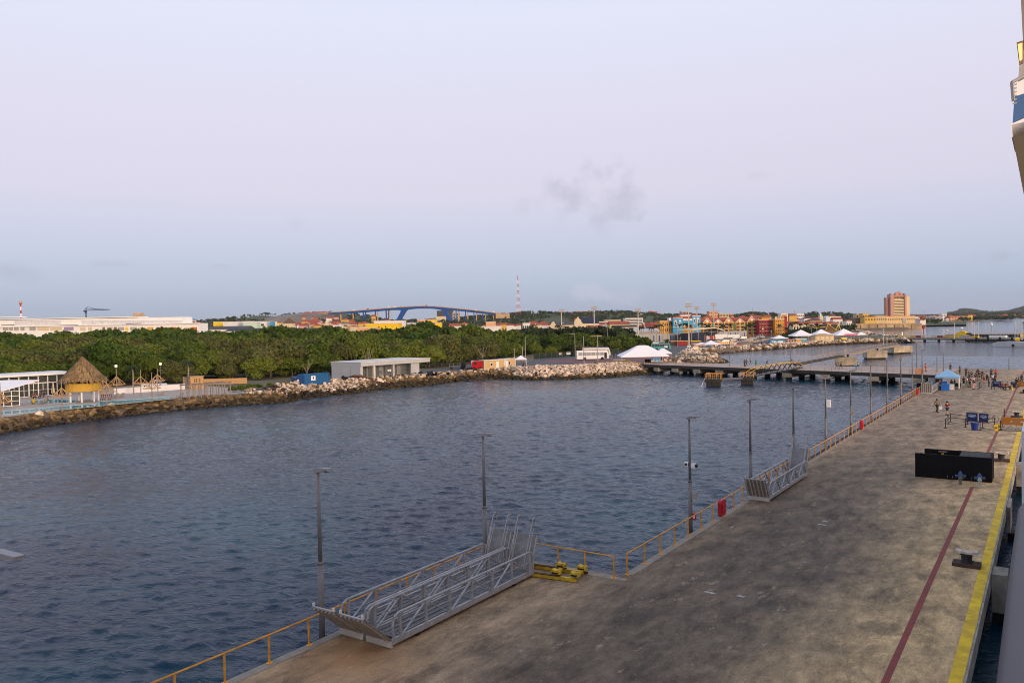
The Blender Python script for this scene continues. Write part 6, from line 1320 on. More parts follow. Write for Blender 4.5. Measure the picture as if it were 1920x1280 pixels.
signboard(1050.5, 671.5, 2.2, .9, 'white board with red print at the fence', RD, ''); signboard(1066, 670, 2.0, 1.5, 'wide white board right of the red printed one', POLEL, '')
def coach(p, rz, label, L=11.5, col=WHITE, H=3.3, roof=None, group='buses'):
    t = T('coach', label, 'bus', p, rz, group); h = L / 2
    MB().frontprism([(-h, .4), (h - .1, .4), (h, .9), (h - .05, 1.6), (h - .6, H), (-h + .1, H), (-h, H - .3)][::-1], -1.25, 1.25).build('body', col, t)
    for i in range(6): MB().box(-h + .5 + i * (L - 2.2) / 6, -h + .5 + (i + 1) * (L - 2.2) / 6 - .12, -1.27, 1.27, 1.6, 2.65).build('window', DGLASS if col is not WHITE else M('coach_window', (.30, .31, .34), .2), t)
    MB().frontprism([(h - .04, 1.7), (h - .52, 3.0), (h - .46, 3.0), (h + .02, 1.7)], -1.1, 1.1).build('windscreen', DGLASS, t); MB().box(h - 1.7, h - .8, -1.275, 1.275, .5, 2.5).build('door', DGLASS, t); MB().box(-h - .01, -h + .04, -.9, -.6, 1.0, 1.5).build('tail_light', RD, t); MB().box(-h - .01, -h + .04, .6, .9, 1.0, 1.5).build('tail_light', RD, t)
    for x in (-h + 2.6, h - 2.4):
        for s in (-1, 1): MB().cyl((x, s * 1.1 - .18, .52), (x, s * 1.1 + .18, .52), .52, .52, 12).build('wheel', BLACK, t)
    if roof: MB().box(-h + .3, h - .8, -1.1, 1.1, H + .001, H + .35).build('roof_pack', roof, t)
    return t
coach(G(1111, 674.5, LZ), YAW + .08, 'white coach parked beside the forecourt', 11.2); coach(G(1118, 668.5, LZ), YAW + .05, 'white coach with dark roof behind the front coach', 10.5, WHITED, 3.4, M('dark_blue_roof', (.04, .05, .10), .5))
TQ = M('bus_turquoise', (.03, .26, .30), .45); coach(G(1238, 656.5, LZ), YAW + .1, 'turquoise bus behind the marquee', 9.0, TQ, 3.0)
open_tent(G(1205, 684, LZ) + Vector((0, 0, 0)), 'large white marquee on the brick forecourt at the walkway start', 14.0, 10, 2.9, 5.9, TENT, YAW, flat=.22, rim=.3, group='white event tents'); open_tent(G(1243, 677, LZ), 'smaller white tent attached to the right of the marquee', 5, 5, 2.7, 4.1, TENT, YAW, flat=.2, group='white event tents')
A, rz, L = fr(G(1149, 681.5, LZ), G(1176, 682.5, LZ)); t = T('reed_counter', 'reed-clad bar counter left of the marquee', 'counter', A, rz); MB().box(0, L, 0, 1.6, 0, 1.1).build('reed_front', REED, t); MB().box(.3, L * .7, -.1, 1.2, 1.1, 1.3).build('white_top', WHITE, t)
for i in range(12): MB().box(i * L / 12 + .02, (i + 1) * L / 12 - .02, -.05, -.002, .02, 1.08).build('reed_panel', REED, t)
A, rz, L = fr(w5(620, 855), w5(730, 850)); t = T('poster_board', 'blue picture banner under the marquee edge', 'banner', (A.x, A.y, LZ), rz); MB().box(0, L, 0, .05, .4, 1.3).build('print', M('sea_blue_print', (.08, .26, .50), .6, .5, 1.2), t); MB().box(-.05, 0, 0, .08, 0, 1.35).box(L, L + .05, 0, .08, 0, 1.35).build('frame_post', POLE, t)
railing((w5(600, 905).x, w5(600, 905).y, 0), (w5(420, 890).x, w5(420, 890).y, 0), 7, 'grey barrier railing in front of the marquee', 1.0, POLEL, .03, True, base=LZ)
for i, (x, lb) in enumerate(((1213, 'dark equipment stand under the marquee, left'), (1217, 'dark equipment stand under the marquee, right'))):
    t = T('equipment_stand', lb, 'equipment', G(x, 683, LZ)); MB().box(-.5, .5, -.4, .4, .6, 1.6).build('case', BLACK, t); MB().box(-.4, -.3, -.3, .3, 0, .6).build('leg', POLE, t); MB().box(.3, .4, -.3, .3, 0, .6).build('leg', POLE, t)

# ================================================================== THE TOWN
ROOFR = M('red_roof_tiles', (.33, .075, .035), .8, .3, .8, dirt=(.22, .06, .035)); ROOFD = M('dark_grey_roof', (.075, .07, .072), .8, .2, .6); ROOFN = M('navy_roof', (.022, .028, .055), .7, .2, .5); ROOFB = M('brown_shingle_roof', (.14, .085, .055), .85, .3, .8)
PAINT = dict(white=(.68, .67, .66), cream=(.62, .52, .36), yellow=(.74, .50, .02), orange=(.62, .29, .035), salmon=(.66, .34, .19), turquoise=(.08, .36, .40), blue=(.06, .34, .58), red=(.30, .03, .025), mint=(.50, .66, .52), grey=(.34, .34, .33), tan=(.46, .33, .20), pink=(.62, .32, .32), dark=(.05, .05, .055), ochre=(.58, .38, .09), sand=(.55, .42, .22), brown=(.20, .13, .09), podium=(.66, .47, .24))
def PM(c): return M('wall_' + c, PAINT[c], .8, .09, .25)
def bld(label, x0, x1, yt, t, col, depth=10, base=LZ, roof='flat', rcol=None, rise=5, win=None, wf=(.55, .5), cat='building', name='building', group=None, wincol=None, rz=0, along='x', z0f=.08, trim=None, over=.3):
    xm = (x0 + x1) / 2; top = D(xm, yt, t); h = top.z - base; w = (x1 - x0) / F * t / math.cos(rz); p = Vector((top.x, top.y, base)); o = T(name, label, cat, p, YAW + rz, group); hw = w / 2; cm = PM(col) if isinstance(col, str) else col
    if base <= LZ + .01: zb = -.4
    else: zb = -6
    MB().box(-hw, hw, 0, depth, zb, h).build('wall', cm, o); rr = rise / F * t; rm = rcol or WHITED
    if roof == 'flat': MB().box(-hw - .2, hw + .2, -.2, depth + .2, h, h + .3).build('roof', rm, o)
    elif roof == 'gable':
        MB().gable(-hw, hw, 0, depth, h, h + rr, over, .2, along).build('roof', rm, o)
    elif roof == 'hip': MB().hip(-hw, hw, 0, depth, h, h + rr).build('roof', rm, o)
    if win:
        nc, nr = win; m = MB(); m2 = MB(); pw = w / nc; ph = h * (1 - z0f) / nr
        for i in range(nc):
            for j in range(nr):
                cx = -hw + pw * (i + .5); cz = h * z0f * .5 + ph * (j + .55); a, b = pw * wf[0] / 2, ph * wf[1] / 2
                m.box(cx - a, cx + a, -.08, -.002, cz - b, cz + b)
                if trim: m2.box(cx - a - .1, cx + a + .1, -.2, -.002, cz - b - .22, cz - b - .02)
        x = m.build('windows', wincol or DGLASS, o); struct(x, 'stuff')
        if trim: struct(m2.build('window_sills', trim, o), 'stuff')
    return o
# --- long white school-like building at the left back
t_ = 440
def seg(o, x0, x1, y0, y1, name, mat, a=0.0, b=.3, proud=0.0, t=t_, kind=None):
    pz0, pz1 = D((x0 + x1) / 2, y1, t).z - o.location.z, D((x0 + x1) / 2, y0, t).z - o.location.z
    xr = lambda x: (D(x, (y0 + y1) / 2, t) - o.location).dot(Vector((math.cos(YAW), math.sin(YAW), 0)))
    m = MB().box(xr(x0), xr(x1), -proud - .05 + a, b - proud, pz0, pz1).build(name, mat, o)
    if kind: struct(m, kind)
    return m
def anchor(name, label, cat, px, t, group=None, base=LZ):
    p = D(px, 620, t); return T(name, label, cat, (p.x, p.y, base), YAW, group)
o = anchor('long_building', 'very long white two-storey building with coloured shutters beyond the mangroves at left', 'building', 180, t_)
SCH = M('school_white', (.80, .80, .80), .6, .06, .3); MESHP = M('perforated_screen', (.60, .61, .64), .6, .12, .5)
seg(o, -140, 372, 610.5, 640, 'wall', SCH, .6, 14); seg(o, -140, 342, 598.5, 610.4, 'upper_storey', SCH, 1.2, 14); seg(o, -140, 256, 596.8, 598.4, 'upper_roof', SCH, .4, 14.5); seg(o, -140, 374, 609.8, 611.4, 'ledge', WHITE, -.3, 1); seg(o, -140, 30, 595, 596.7, 'roof_step', SCH, 1, 10)
x = 26
while x < 342:
    w = random.choice((10, 12, 14, 16)); 
    if not (110 < x < 142 or x < 24): seg(o, x, min(x + w - 1.2, 341), 600.2, 609.6, 'screen_panel', MESHP, .9, 1.15)
    x += w
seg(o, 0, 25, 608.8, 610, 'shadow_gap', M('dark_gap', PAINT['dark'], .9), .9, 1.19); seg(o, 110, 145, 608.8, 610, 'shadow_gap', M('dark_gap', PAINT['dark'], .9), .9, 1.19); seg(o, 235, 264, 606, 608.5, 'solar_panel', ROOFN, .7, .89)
for x0, x1, c in ((5, 15, 'grey'), (17, 23, 'grey'), (26, 34, 'grey'), (38, 45, 'grey'), (55, 66, 'grey'), (70, 91, 'cream'), (94, 115, 'cream'), (120, 137, None), (150, 160, 'cream'), (165, 172, 'cream'), (192, 196, 'brown'), (200, 210, 'grey'), (213, 218, 'brown'), (221, 232, 'grey'), (235, 240, 'yellow'), (244, 256, 'grey'), (259, 273, 'cream'), (276, 287, 'ochre'), (292, 301, 'pink'), (306, 316, 'grey'), (323, 329.5, None), (332, 341, 'cream'), (345, 356, 'cream'), (359.5, 368.5, None)):
    mt = M('lilac_shutter', (.30, .24, .42), .7) if 119 < x0 < 121 else (M('orange_red_shutter', (.60, .10, .03), .7) if c is None else PM(c)); seg(o, x0, x1, 613, 619, 'bay', mt, .25, .59)
for x0, x1 in ((236, 243), (213, 226)): seg(o, x0, x1, 622.5, 627, 'lower_bay', PM('ochre') if x0 > 230 else SCH, .25, .59)
# mast with red and white bands
p = D(39.5, 600, 470); t = T('beacon_mast', 'red and white banded mast with a round lamp above the long white building', 'mast', (p.x, p.y, LZ), YAW)
REDP = M('signal_red', (.42, .025, .03), .5, .08, 1); z1 = D(39, 569, 470).z - LZ
for i in range(7): MB().cyl((0, 0, z1 * (.55 + .45 * i / 7)), (0, 0, z1 * (.55 + .45 * (i + 1) / 7)), .42, .42, 8).build('band', REDP if i % 2 == 0 else WHITE, t)
MB().cyl((0, 0, 0), (0, 0, z1 * .55), .45, .42, 8).build('shaft', WHITE, t); MB().lathe([(.1, z1), (.8, z1 + .1), (1.0, z1 + .7), (.8, z1 + 1.3), (.1, z1 + 1.6)], 10).build('lamp_globe', PM('tan'), t); MB().lathe([(.9, z1 - .3), (.9, z1)], 8).build('platform', REDP, t)
# tower crane
tc_ = 720; p = D(161.5, 600, tc_); t = T('tower_crane', 'dark blue tower crane above the long white building', 'crane', (p.x, p.y, LZ), YAW); CR = M('crane_blue', (.03, .06, .14), .5); k = tc_ / F
zc = D(161, 582, tc_).z - LZ
MB().beam((-.6, 0, 0), (-.6, 0, zc), .3).beam((.6, 0, 0), (.6, 0, zc), .3).build('mast', CR, t)
for i in range(8): MB().beam((-.6, 0, zc * i / 8), (.6, 0, zc * (i + 1) / 8), .2).build('mast_brace', CR, t)
jib = MB().tube([(-3 * k, 0, zc), (45 * k, 0, zc + .8 * k)], .28, 5).tube([(-2 * k, 0, zc + 2 * k), (20 * k, 0, zc + 2.4 * k), (45 * k, 0, zc + 1.2 * k)], .2, 5); jib.build('jib', CR, t); MB().tube([(0, 0, zc), (3 * k, 0, zc + 6.5 * k), (20 * k, 0, zc + 2.4 * k)], .18, 5).tube([(3 * k, 0, zc + 6.5 * k), (-3 * k, 0, zc + 1.5 * k)], .18, 5).build('apex_stay', CR, t); MB().box(-4 * k, -1.5 * k, -.8, .8, zc - 2.5 * k, zc).build('counterweight', CR, t); MB().box(-.5, 1.2, -1.2, -.4, zc - 2.2, zc).build('cabin', CR, t)
for i in range(14): MB().beam((i * 3.2 * k, 0, zc + .06 * i * k / 1), (i * 3.2 * k + 1.6 * k, 0, zc + 2.1 * k - max(0, i - 6) * .13 * k), .14).build('jib_brace', CR, t)
# --- buildings in the left distance
B = bld
B('beige concrete house on the skyline right of the crane', 250, 262, 590, 900, 'tan', 14, win=(3, 3)); B('lower beige concrete wing beside the skyline house', 262, 296, 596, 905, 'tan', 12, win=(5, 2)); B('tower top of the beige skyline house', 249, 263, 586.5, 908, 'tan', 8, win=(2, 1))
B('small house with a red roof behind the long white building end', 340, 358, 606, 600, 'white', 10, roof='gable', rcol=ROOFR, rise=4); B('red hip-roofed house at the right end of the long white building', 358, 376, 607, 640, 'cream', 10, roof='hip', rcol=ROOFR, rise=4); B('low red-roofed house above the long building middle', 175, 245, 597.5, 800, 'cream', 12, roof='gable', rcol=ROOFR, rise=1.5); B('small pale blue roofed house right of the long building', 348, 362, 600, 760, 'white', 8, roof='gable', rcol=PM('blue'), rise=2.5)
B('long low building with a dark grey gabled roof above the mangroves', 374, 462, 617.5, 470, 'white', 16, roof='gable', rcol=ROOFD, rise=6); B('long building with a navy roof above the mangroves', 423, 545, 619.5, 440, 'white', 14, roof='gable', rcol=ROOFN, rise=4.5); B('second navy-roofed building by the cream tower', 490, 610, 618.5, 465, 'cream', 12, roof='gable', rcol=ROOFN, rise=3)
B('low yellow building left of the white modern blocks', 400, 431, 603.5, 620, 'yellow', 12, win=(6, 1)); B('low white building joined to the yellow one', 418, 434, 604.5, 600, 'white', 12); B('white modern block left of the mint one', 431, 456, 603.5, 560, 'white', 12, win=(3, 1), wf=(.3, .2)); B('mint green modern block between white ones', 455, 481, 605.5, 540, 'mint', 12); B('white roof block above the mint one', 455, 470, 602.8, 552, 'white', 8)
o = B('white modern block with one large dark window', 470, 508, 603.5, 550, 'white', 14); seg(o, 486, 495, 607, 611, 'large_window', DGLASS, -.12, -.06, t=550)
B('yellow house with hip roof right of the white blocks', 509, 523, 605, 600, 'yellow', 9, roof='hip', rcol=ROOFR, rise=3); B('long cream annex below the yellow house', 508, 528, 608, 560, 'cream', 9)
o = B('cream tower with a tall brown pyramid roof', 532, 549, 606, 520, 'cream', 6, roof='hip', rcol=ROOFB, rise=11, win=(4, 1), wf=(.5, .3)); B('blue house sliver between white blocks and yellow house', 506, 509.5, 603, 545, 'blue', 8)
p = D(612.5, 612, 640); t = T('church_tower', 'cream church tower with a small spire among red roofs', 'church', (p.x, p.y, LZ), YAW); k = 640 / F; zz = lambda y, x=612: D(x, y, 640).z - LZ
MB().box(-4.5 * k, 5 * k, 0, 8, 0, zz(608)).build('nave', PM('cream'), t); MB().box(-2 * k, 2 * k, -.6, 2.5, 0, zz(602)).build('tower', PM('cream'), t); MB().lathe([(1.9 * k, zz(602)), (1.5 * k, zz(600)), (1.3 * k, zz(598.5)), (.3 * k, zz(596.5)), (.1 * k, zz(594))], 8, (0, 1)).build('spire', PM('white'), t); MB().gable(-4.5 * k, 5 * k, 0, 8, zz(608), zz(605.5), .2).build('roof', PM('cream'), t)
B('cream flat house right of the church tower', 624, 640, 610, 620, 'white', 8, win=(3, 1)); B('cream stepped house right of the church', 638, 653, 608.5, 640, 'cream', 9, win=(4, 1)); B('turquoise house on the slope above the church', 640, 660, 605.5, 760, 'turquoise', 9, roof='gable', rcol=ROOFR, rise=2); B('orange house with bright red roof under the bridge start', 639, 654, 599.5, 1000, 'ochre', 9, roof='hip', rcol=ROOFR, rise=3, win=(4, 1))
o = B('big bright yellow building with a red door below the bridge', 685, 747, 606.5, 520, 'yellow', 18, trim=None); seg(o, 709, 712, 612, 618, 'red_door', PM('red'), -.12, -.06, t=520); seg(o, 722, 724, 611, 613.5, 'window', DGLASS, -.12, -.06, t=520)
B('low salmon building in front of the yellow one', 670, 707, 615, 490, 'salmon', 10); B('long white building with many windows behind the yellow one', 701, 758, 601.5, 640, 'white', 12, win=(14, 1), wf=(.6, .4)); B('small house with red roof on the white building', 716, 730, 600.5, 660, 'cream', 8, roof='hip', rcol=ROOFR, rise=2)
B('salmon building with yellow upper block', 782, 816, 604, 560, 'salmon', 12); B('salmon tall part left of the yellow upper block', 783, 801, 599.5, 575, 'salmon', 10); B('yellow upper block of the salmon building', 801, 818, 599, 580, 'yellow', 10); B('yellow lower block right of the salmon building', 815.5, 827, 605, 552, 'yellow', 9); B('low white wall building left of the salmon one', 763, 783, 605, 600, 'white', 8, win=(6, 1))
B('dark glass hotel block on the hill behind the bridge leg', 819, 849, 582, 1900, 'dark', 20, base=20, win=(10, 5), wf=(.7, .35), wincol=M('hotel_grey_glass', (.10, .11, .12), .3)); B('pale plinth under the dark glass hotel', 817, 836, 593, 1880, 'cream', 8, base=18); B('lower dark wing right of the glass hotel', 848, 862, 586.5, 1900, 'grey', 14, base=20, win=(5, 3))
B('white house with a red gabled roof in front of the right bridge leg', 842, 862, 611, 560, 'white', 9, roof='gable', rcol=ROOFR, rise=5, win=(5, 1)); B('yellow low house right of the red gable', 864, 880, 613.5, 560, 'yellow', 8, win=(4, 1)); B('salmon block standing on a white building', 911, 929, 604, 520, 'salmon', 9); B('white low building with the salmon block', 903, 938, 612, 505, 'white', 11); B('long low salmon house left of the white one', 886, 905, 612.5, 510, 'salmon', 9)
B('white ornate house among the palms', 980, 994, 606, 560, 'white', 9, win=(4, 2)); B('white gabled house with red roof, first right of the ornate one', 1004, 1016, 609, 560, 'cream', 9, roof='gable', rcol=ROOFR, rise=4, win=(3, 1)); B('white gabled house with red roof, second right of the ornate one', 1015, 1028, 609.5, 590, 'white', 9, roof='gable', rcol=ROOFR, rise=4.5, win=(3, 1)); B('small red roofed house left of the ornate white one', 950, 963, 610, 600, 'white', 8, roof='gable', rcol=ROOFR, rise=3)
def dutch(label, x0, x1, yt, t, rcol, depth_px, yeave):
    k = t / F; p = D((x0 + x1) / 2, yt, t); o = T('gabled_house', label, 'house', (p.x, p.y, LZ), YAW); h = p.z - LZ; w = (x1 - x0) / 2 * k; he = D(x0, yeave, t).z - LZ
    MB().frontprism([(-w, 0), (-w, he), (-w * .7, he + (h - he) * .25), (-w * .55, he + (h - he) * .6), (-w * .25, he + (h - he) * .75), (-w * .12, h), (w * .12, h), (w * .25, he + (h - he) * .75), (w * .55, he + (h - he) * .6), (w * .7, he + (h - he) * .25), (w, he), (w, 0)][::-1], -.4, 0).build('gable_front', PM('cream'), o)
    MB().box(w * .2, w + depth_px * k, .01, 12, 0, he).build('wall', PM('cream'), o); MB().gable(0, w + depth_px * k, .3, 13, he, h - .3, .1).build('roof', rcol, o); return o
dutch('cream curled gable with a long dark roof beyond the mangroves, left one', 1031, 1043, 602.5, 520, ROOFD, 34, 610); dutch('cream curled gable with a long dark roof, right one', 1074, 1093, 594, 560, ROOFN, 30, 607)
B('white hall with red roof behind the curled gables', 1078, 1104, 600, 640, 'cream', 10, roof='gable', rcol=ROOFR, rise=4); B('red roofed low house in front of the dark roof', 1102, 1130, 614, 520, 'white', 9, roof='gable', rcol=ROOFR, rise=4.5); B('white house with small red roof at the floodlight mast', 1120, 1142, 608, 620, 'white', 9, roof='gable', rcol=ROOFR, rise=4, win=(5, 1)); B('wide ochre building with bright red roof', 1143, 1181, 608, 600, 'sand', 14, roof='gable', rcol=ROOFR, rise=6, win=(8, 1), wf=(.5, .4)); B('dark low roofed building before the ochre one', 1150, 1195, 613, 540, 'cream', 10, roof='gable', rcol=ROOFN, rise=3); B('pale flat hall on the hill foot', 1134, 1164, 600, 900, 'tan', 12, win=(8, 1)); B('white long low office behind the curled gables', 1120, 1150, 603, 760, 'white', 10, win=(9, 2))
o = B('white multi-storey block with dark window bands', 1172, 1205, 596.5, 800, 'white', 14)
for i in range(4): seg(o, 1173, 1204, 598.5 + i * 3, 600 + i * 3, 'window_band', DGLASS, -.15, -.02, t=800)
o = anchor('red_gable_house', 'house with a steep red gable framed white, left of the orange block', 'house', 1214, 580); k = 580 / F; zz = lambda y: D(1214, y, 580).z - LZ
MB().box(-7 * k, 7 * k, 0, 9, 0, zz(615)).build('wall', PM('turquoise'), o); MB().gable(-7 * k, 7 * k, 0, 9, zz(615), zz(605), .3).build('roof', ROOFR, o); MB().beam((-7.4 * k, -.5, zz(604)), (-3.8 * k, -.5, zz(617)), .9, .5, (0, 1, 0)).build('gable_trim', WHITE, o)
B('long red roofed block behind the red gable', 1219, 1237, 608, 660, 'red', 10, roof='gable', rcol=ROOFR, rise=4)
# sports wall with blue panels
o = B('long pale grey sports hall wall with narrow blue panels', 1172, 1236, 622, 520, 'grey', 12, roof='gable', rcol=M('pale_metal_roof', (.55, .56, .58), .4), rise=6)
A, rz, L = fr(G(1165, 645, LZ), G(1400, 634, LZ)); t = T('court_wall', 'grey concrete court wall with vertical blue panels behind the stalls', 'wall', A, rz); MB().box(0, L, 0, .4, 0, 5.2).build('wall', M('court_wall_grey', (.33, .33, .32), .85, .12, .15), t)
for i in range(24):
    x = L * (i + .5) / 24; MB().box(x - .45, x + .45, -.12, -.002, .6, 4.2).build('blue_panel', M('court_blue', (.03, .07, .32), .6), t) if i % 3 != 1 else None; MB().box(x + L / 48 - .12, x + L / 48 + .12, -.2, -.002, 0, 5.3).build('pilaster', POLEL, t)
# water slide
sl = D(1161, 632, 455); t = T('water_slide', 'blue spiral water slide with a green tower', 'water slide', (sl.x, sl.y, LZ), YAW); GRN = M('slide_green', (.06, .36, .08), .5); SB = M('slide_blue', (.01, .15, .42), .35)
zt = D(1161, 622, 455).z - LZ; pts = []
for i in range(45): a = i * .36; pts.append((3.0 + 3.4 * math.cos(a), 3.4 * math.sin(a), zt - 1.2 - i * (zt - 2) / 48))
MB().tube(pts, .95, 8).build('spiral_tube', SB, t)
for x in (-4.5, -1.5):
    for y in (-1.5, 1.5): MB().cyl((x, y, 0), (x, y, zt + 1.0), .2, .2, 6).build('tower_post', GRN, t)
MB().box(-5, -1, -2, 2, zt - 2.2, zt - 1.9).build('tower_deck', GRN, t); MB().hip(-5, -1, -2, 2, zt + 1, zt + 2.4).build('tower_roof', GRN, t)
for i in range(8): MB().box(-4.5, -1.5, -1.7 + .0, -1.5, i * zt / 8, i * zt / 8 + .25).build('stair_step', GRN, t)
MB().cyl((3, 0, 0), (3, 0, zt - 1), .3, .3, 8).build('centre_post', POLEL, t)
B('cream kiosk house with a pale gabled roof by the waterfront', 1184, 1222, 641.5, 400, 'cream', 9, roof='gable', rcol=PM('cream'), rise=6.5, win=(4, 1), wf=(.3, .4)); B('cream kiosk annex with a grey flat awning', 1214, 1234, 643.5, 390, 'cream', 6, win=(2, 1)); B('low yellow changing rooms under the slide', 1173, 1188, 634, 450, 'ochre', 6)
# --- the market quarter
o = B('ochre orange block with arches left of the blue tower', 1237, 1261.5, 602.5, 560, 'orange', 12, win=(6, 3), wf=(.35, .45)); 
for i in range(3): seg(o, 1237.2 + i * 8.1, 1245 + i * 8.1, 600.8, 602.6, 'curved_parapet', PM('orange'), 0, .6, t=560)
for x in (1245.3, 1253.4): seg(o, x - .5, x + .5, 603, 625, 'pilaster', PM('cream'), -.35, -.05, t=560)
def tower(label, x0, x1, ye, t, ya):
    o = B(label, x0, x1, ye, t, 'blue', 7, roof='hip', rcol=ROOFR, rise=ye - ya, over=.3); w = (x1 - x0)
    for f in (.25, .72): seg(o, x0 + w * f - w * .11, x0 + w * f + w * .11, ye + 4, ye + 14, 'white_arch', WHITE, -.25, -.05, t=t); seg(o, x0 + w * f - w * .05, x0 + w * f + w * .05, ye + 7, ye + 13, 'arch_window', DGLASS, -.32, -.24, t=t)
    seg(o, x0 - .4, x1 + .4, ye, ye + 1.2, 'cornice', WHITE, -.3, .3, t=t); seg(o, x0 - .3, x1 + .3, ye + 16, ye + 17, 'string_course', WHITE, -.25, .2, t=t)
tower('blue tower with red hip roof and white arches, left one', 1262, 1280, 596, 556, 591.5); tower('blue tower with red hip roof and white arches, right one', 1298, 1313.5, 591.5, 590, 587)
o = B('blue front with white scalloped gables between the blue towers', 1280, 1298, 601, 575, 'blue', 10, roof='gable', rcol=ROOFR, rise=8)
for i in range(3): seg(o, 1281 + i * 5.8, 1286 + i * 5.8, 597.5, 601, 'scalloped_gable', WHITE, -.3, .2, t=575)
B('orange shopfront below the blue scalloped gables', 1279, 1300, 611, 560, 'orange', 6, win=(4, 2))
# long orange hotel
o = anchor('orange_hotel', 'long orange hotel with four white-edged gables and red roofs', 'hotel', 1370, 600); th_ = 600; k = th_ / F
xr = lambda x: (D(x, 615, th_) - o.location).dot(Vector((math.cos(YAW), math.sin(YAW), 0))); zr = lambda y: D(1370, y, th_).z - LZ - (0)
MB().box(xr(1317), xr(1424), 0, 14, 0, zr(603.5)).build('wall', PM('orange'), o); MB().gable(xr(1317), xr(1424), 1.2, 14, zr(603.5), zr(595), .2).build('roof', ROOFR, o)
for cx, w, yt in ((1325.5, 8, 596), (1346, 7.5, 598.5), (1365.5, 8.5, 595.5), (1387, 8.5, 598), (1408.8, 8.5, 594)):
    a, b, c_ = xr(cx - w), xr(cx + w), xr(cx); y_ = -1.2; zt_, ze = zr(yt), zr(605)
    gbl = MB().frontprism([(a, 0), (a, ze), (c_, zt_), (b, ze), (b, 0)][::-1], y_, .8).build('gable_wing', PM('orange'), o)
    MB().beam((a - .3, y_ - .15, ze), (c_, y_ - .15, zt_ + .3), .3, .38, (0, 1, 0)).beam((b + .3, y_ - .15, ze), (c_, y_ - .15, zt_ + .3), .3, .38, (0, 1, 0)).build('gable_trim', WHITE, gbl)
    MB().lathe([(1.0, -.03), (1.0, .03)], 12).build('round_window', WHITE, gbl, (c_, y_ - .1, ze + (zt_ - ze) * .42)).rotation_euler = (math.pi / 2, 0, 0)
    bl = MB(); rl = MB()
    for j in range(4):
        for s in (-.5, .5): xx = c_ + s * (b - a) * .5; zz_ = 1.0 + j * (ze - .8) / 4; bl.box(xx - 1.1, xx + 1.1, y_ - .06, y_ - .002, zz_, zz_ + 2.0); rl.box(xx - 1.1, xx + 1.1, y_ - .5, y_ - .07, zz_ - .1, zz_ + .45)
    struct(bl.build('balcony_openings', DGLASS, gbl), 'stuff'); struct(rl.build('balcony_rails', PM('cream'), gbl), 'stuff')
for a, b in ((1334.5, 1338), (1354.5, 1356.5), (1374.5, 1378), (1396, 1399.8), (1417.8, 1422)):
    MB().box(xr(a), xr(b), -.5, -.002, 0, zr(606)).build('green_bay', M('bay_green', (.06, .20, .14), .7, .1, .3), o)
for cx in (1328, 1395, 1436): B('red roofed cupola on the hotel ridge near x%d' % cx if False else {1328: 'red hip roof rising behind the left hotel gable', 1395: 'red hip roof rising behind the hotel, middle', 1436: 'red hip roof rising behind the dark red block'}[cx], cx - 8, cx + 8, 595, 680, 'orange', 8, roof='hip', rcol=ROOFR, rise=4)
B('dark red block with white balconies right of the orange hotel', 1423, 1452.5, 600, 590, 'red', 12, win=(6, 4), wf=(.5, .5), trim=WHITE); o = B('orange block with a crenellated white-trimmed top', 1453, 1470.5, 598.5, 585, 'orange', 12, win=(4, 5), wf=(.35, .5), trim=WHITE)
for i in range(4): seg(o, 1453.5 + i * 4.4, 1456.3 + i * 4.4, 593.5, 598.5, 'crenel', PM('orange') if i % 2 else PM('cream'), 0, .6, t=585)
B('red gable house right of the crenellated block', 1470, 1476, 594, 620, 'red', 8, roof='gable', rcol=ROOFR, rise=2, along='y')
o = B('white block with large letters behind the crenellated block', 1464, 1477.5, 587.5, 900, 'white', 10)
for i in range(5): seg(o, 1466 + i * 2.1, 1467.4 + i * 2.1, 589, 591.5, 'letter', PM('salmon'), -.3, -.05, t=900)
B('tan tower block on the hill behind the orange hotel', 1329.5, 1346, 583.5, 1300, 'salmon', 16, win=(5, 4), wf=(.5, .4), base=8, roof='flat', rcol=ROOFR); B('long pale apartment block right of the tan tower', 1349, 1374, 588, 1300, 'sand', 14, win=(9, 3), base=8); B('grey hilltop house behind the blue towers', 1277, 1290, 584, 1500, 'grey', 14, base=20, win=(5, 2)); B('red roofed house below the grey hilltop house', 1276, 1297, 590, 1300, 'white', 12, base=12, roof='gable', rcol=ROOFR, rise=2.5)
B('small white house behind the ochre block', 1254, 1263, 596, 800, 'white', 8, win=(3, 1))
# pavilion with pale canopy roof
A, rz, L = fr(G(1297, 641, LZ), G(1356, 636.5, LZ)); t = T('canopy_pavilion', 'dark blue pavilion under a long pale canopy roof by the floodlights', 'pavilion', A, rz); MB().box(2, L - 4, 2, 8, 0, 5).build('walls', ROOFN, t); MB().frontprism([(-1, 7.0), (L * .7, 7.6), (L + 1, 5.4), (L + 1, 5.9), (L * .7, 8.2), (-1, 7.6)], -1, 9).build('roof', PM('cream'), t)
for i in range(6): MB().cyl((i * L / 5, 0, 0), (i * L / 5, 0, 5.4 if i == 5 else 7), .2, .2, 6).build('column', POLEL, t)
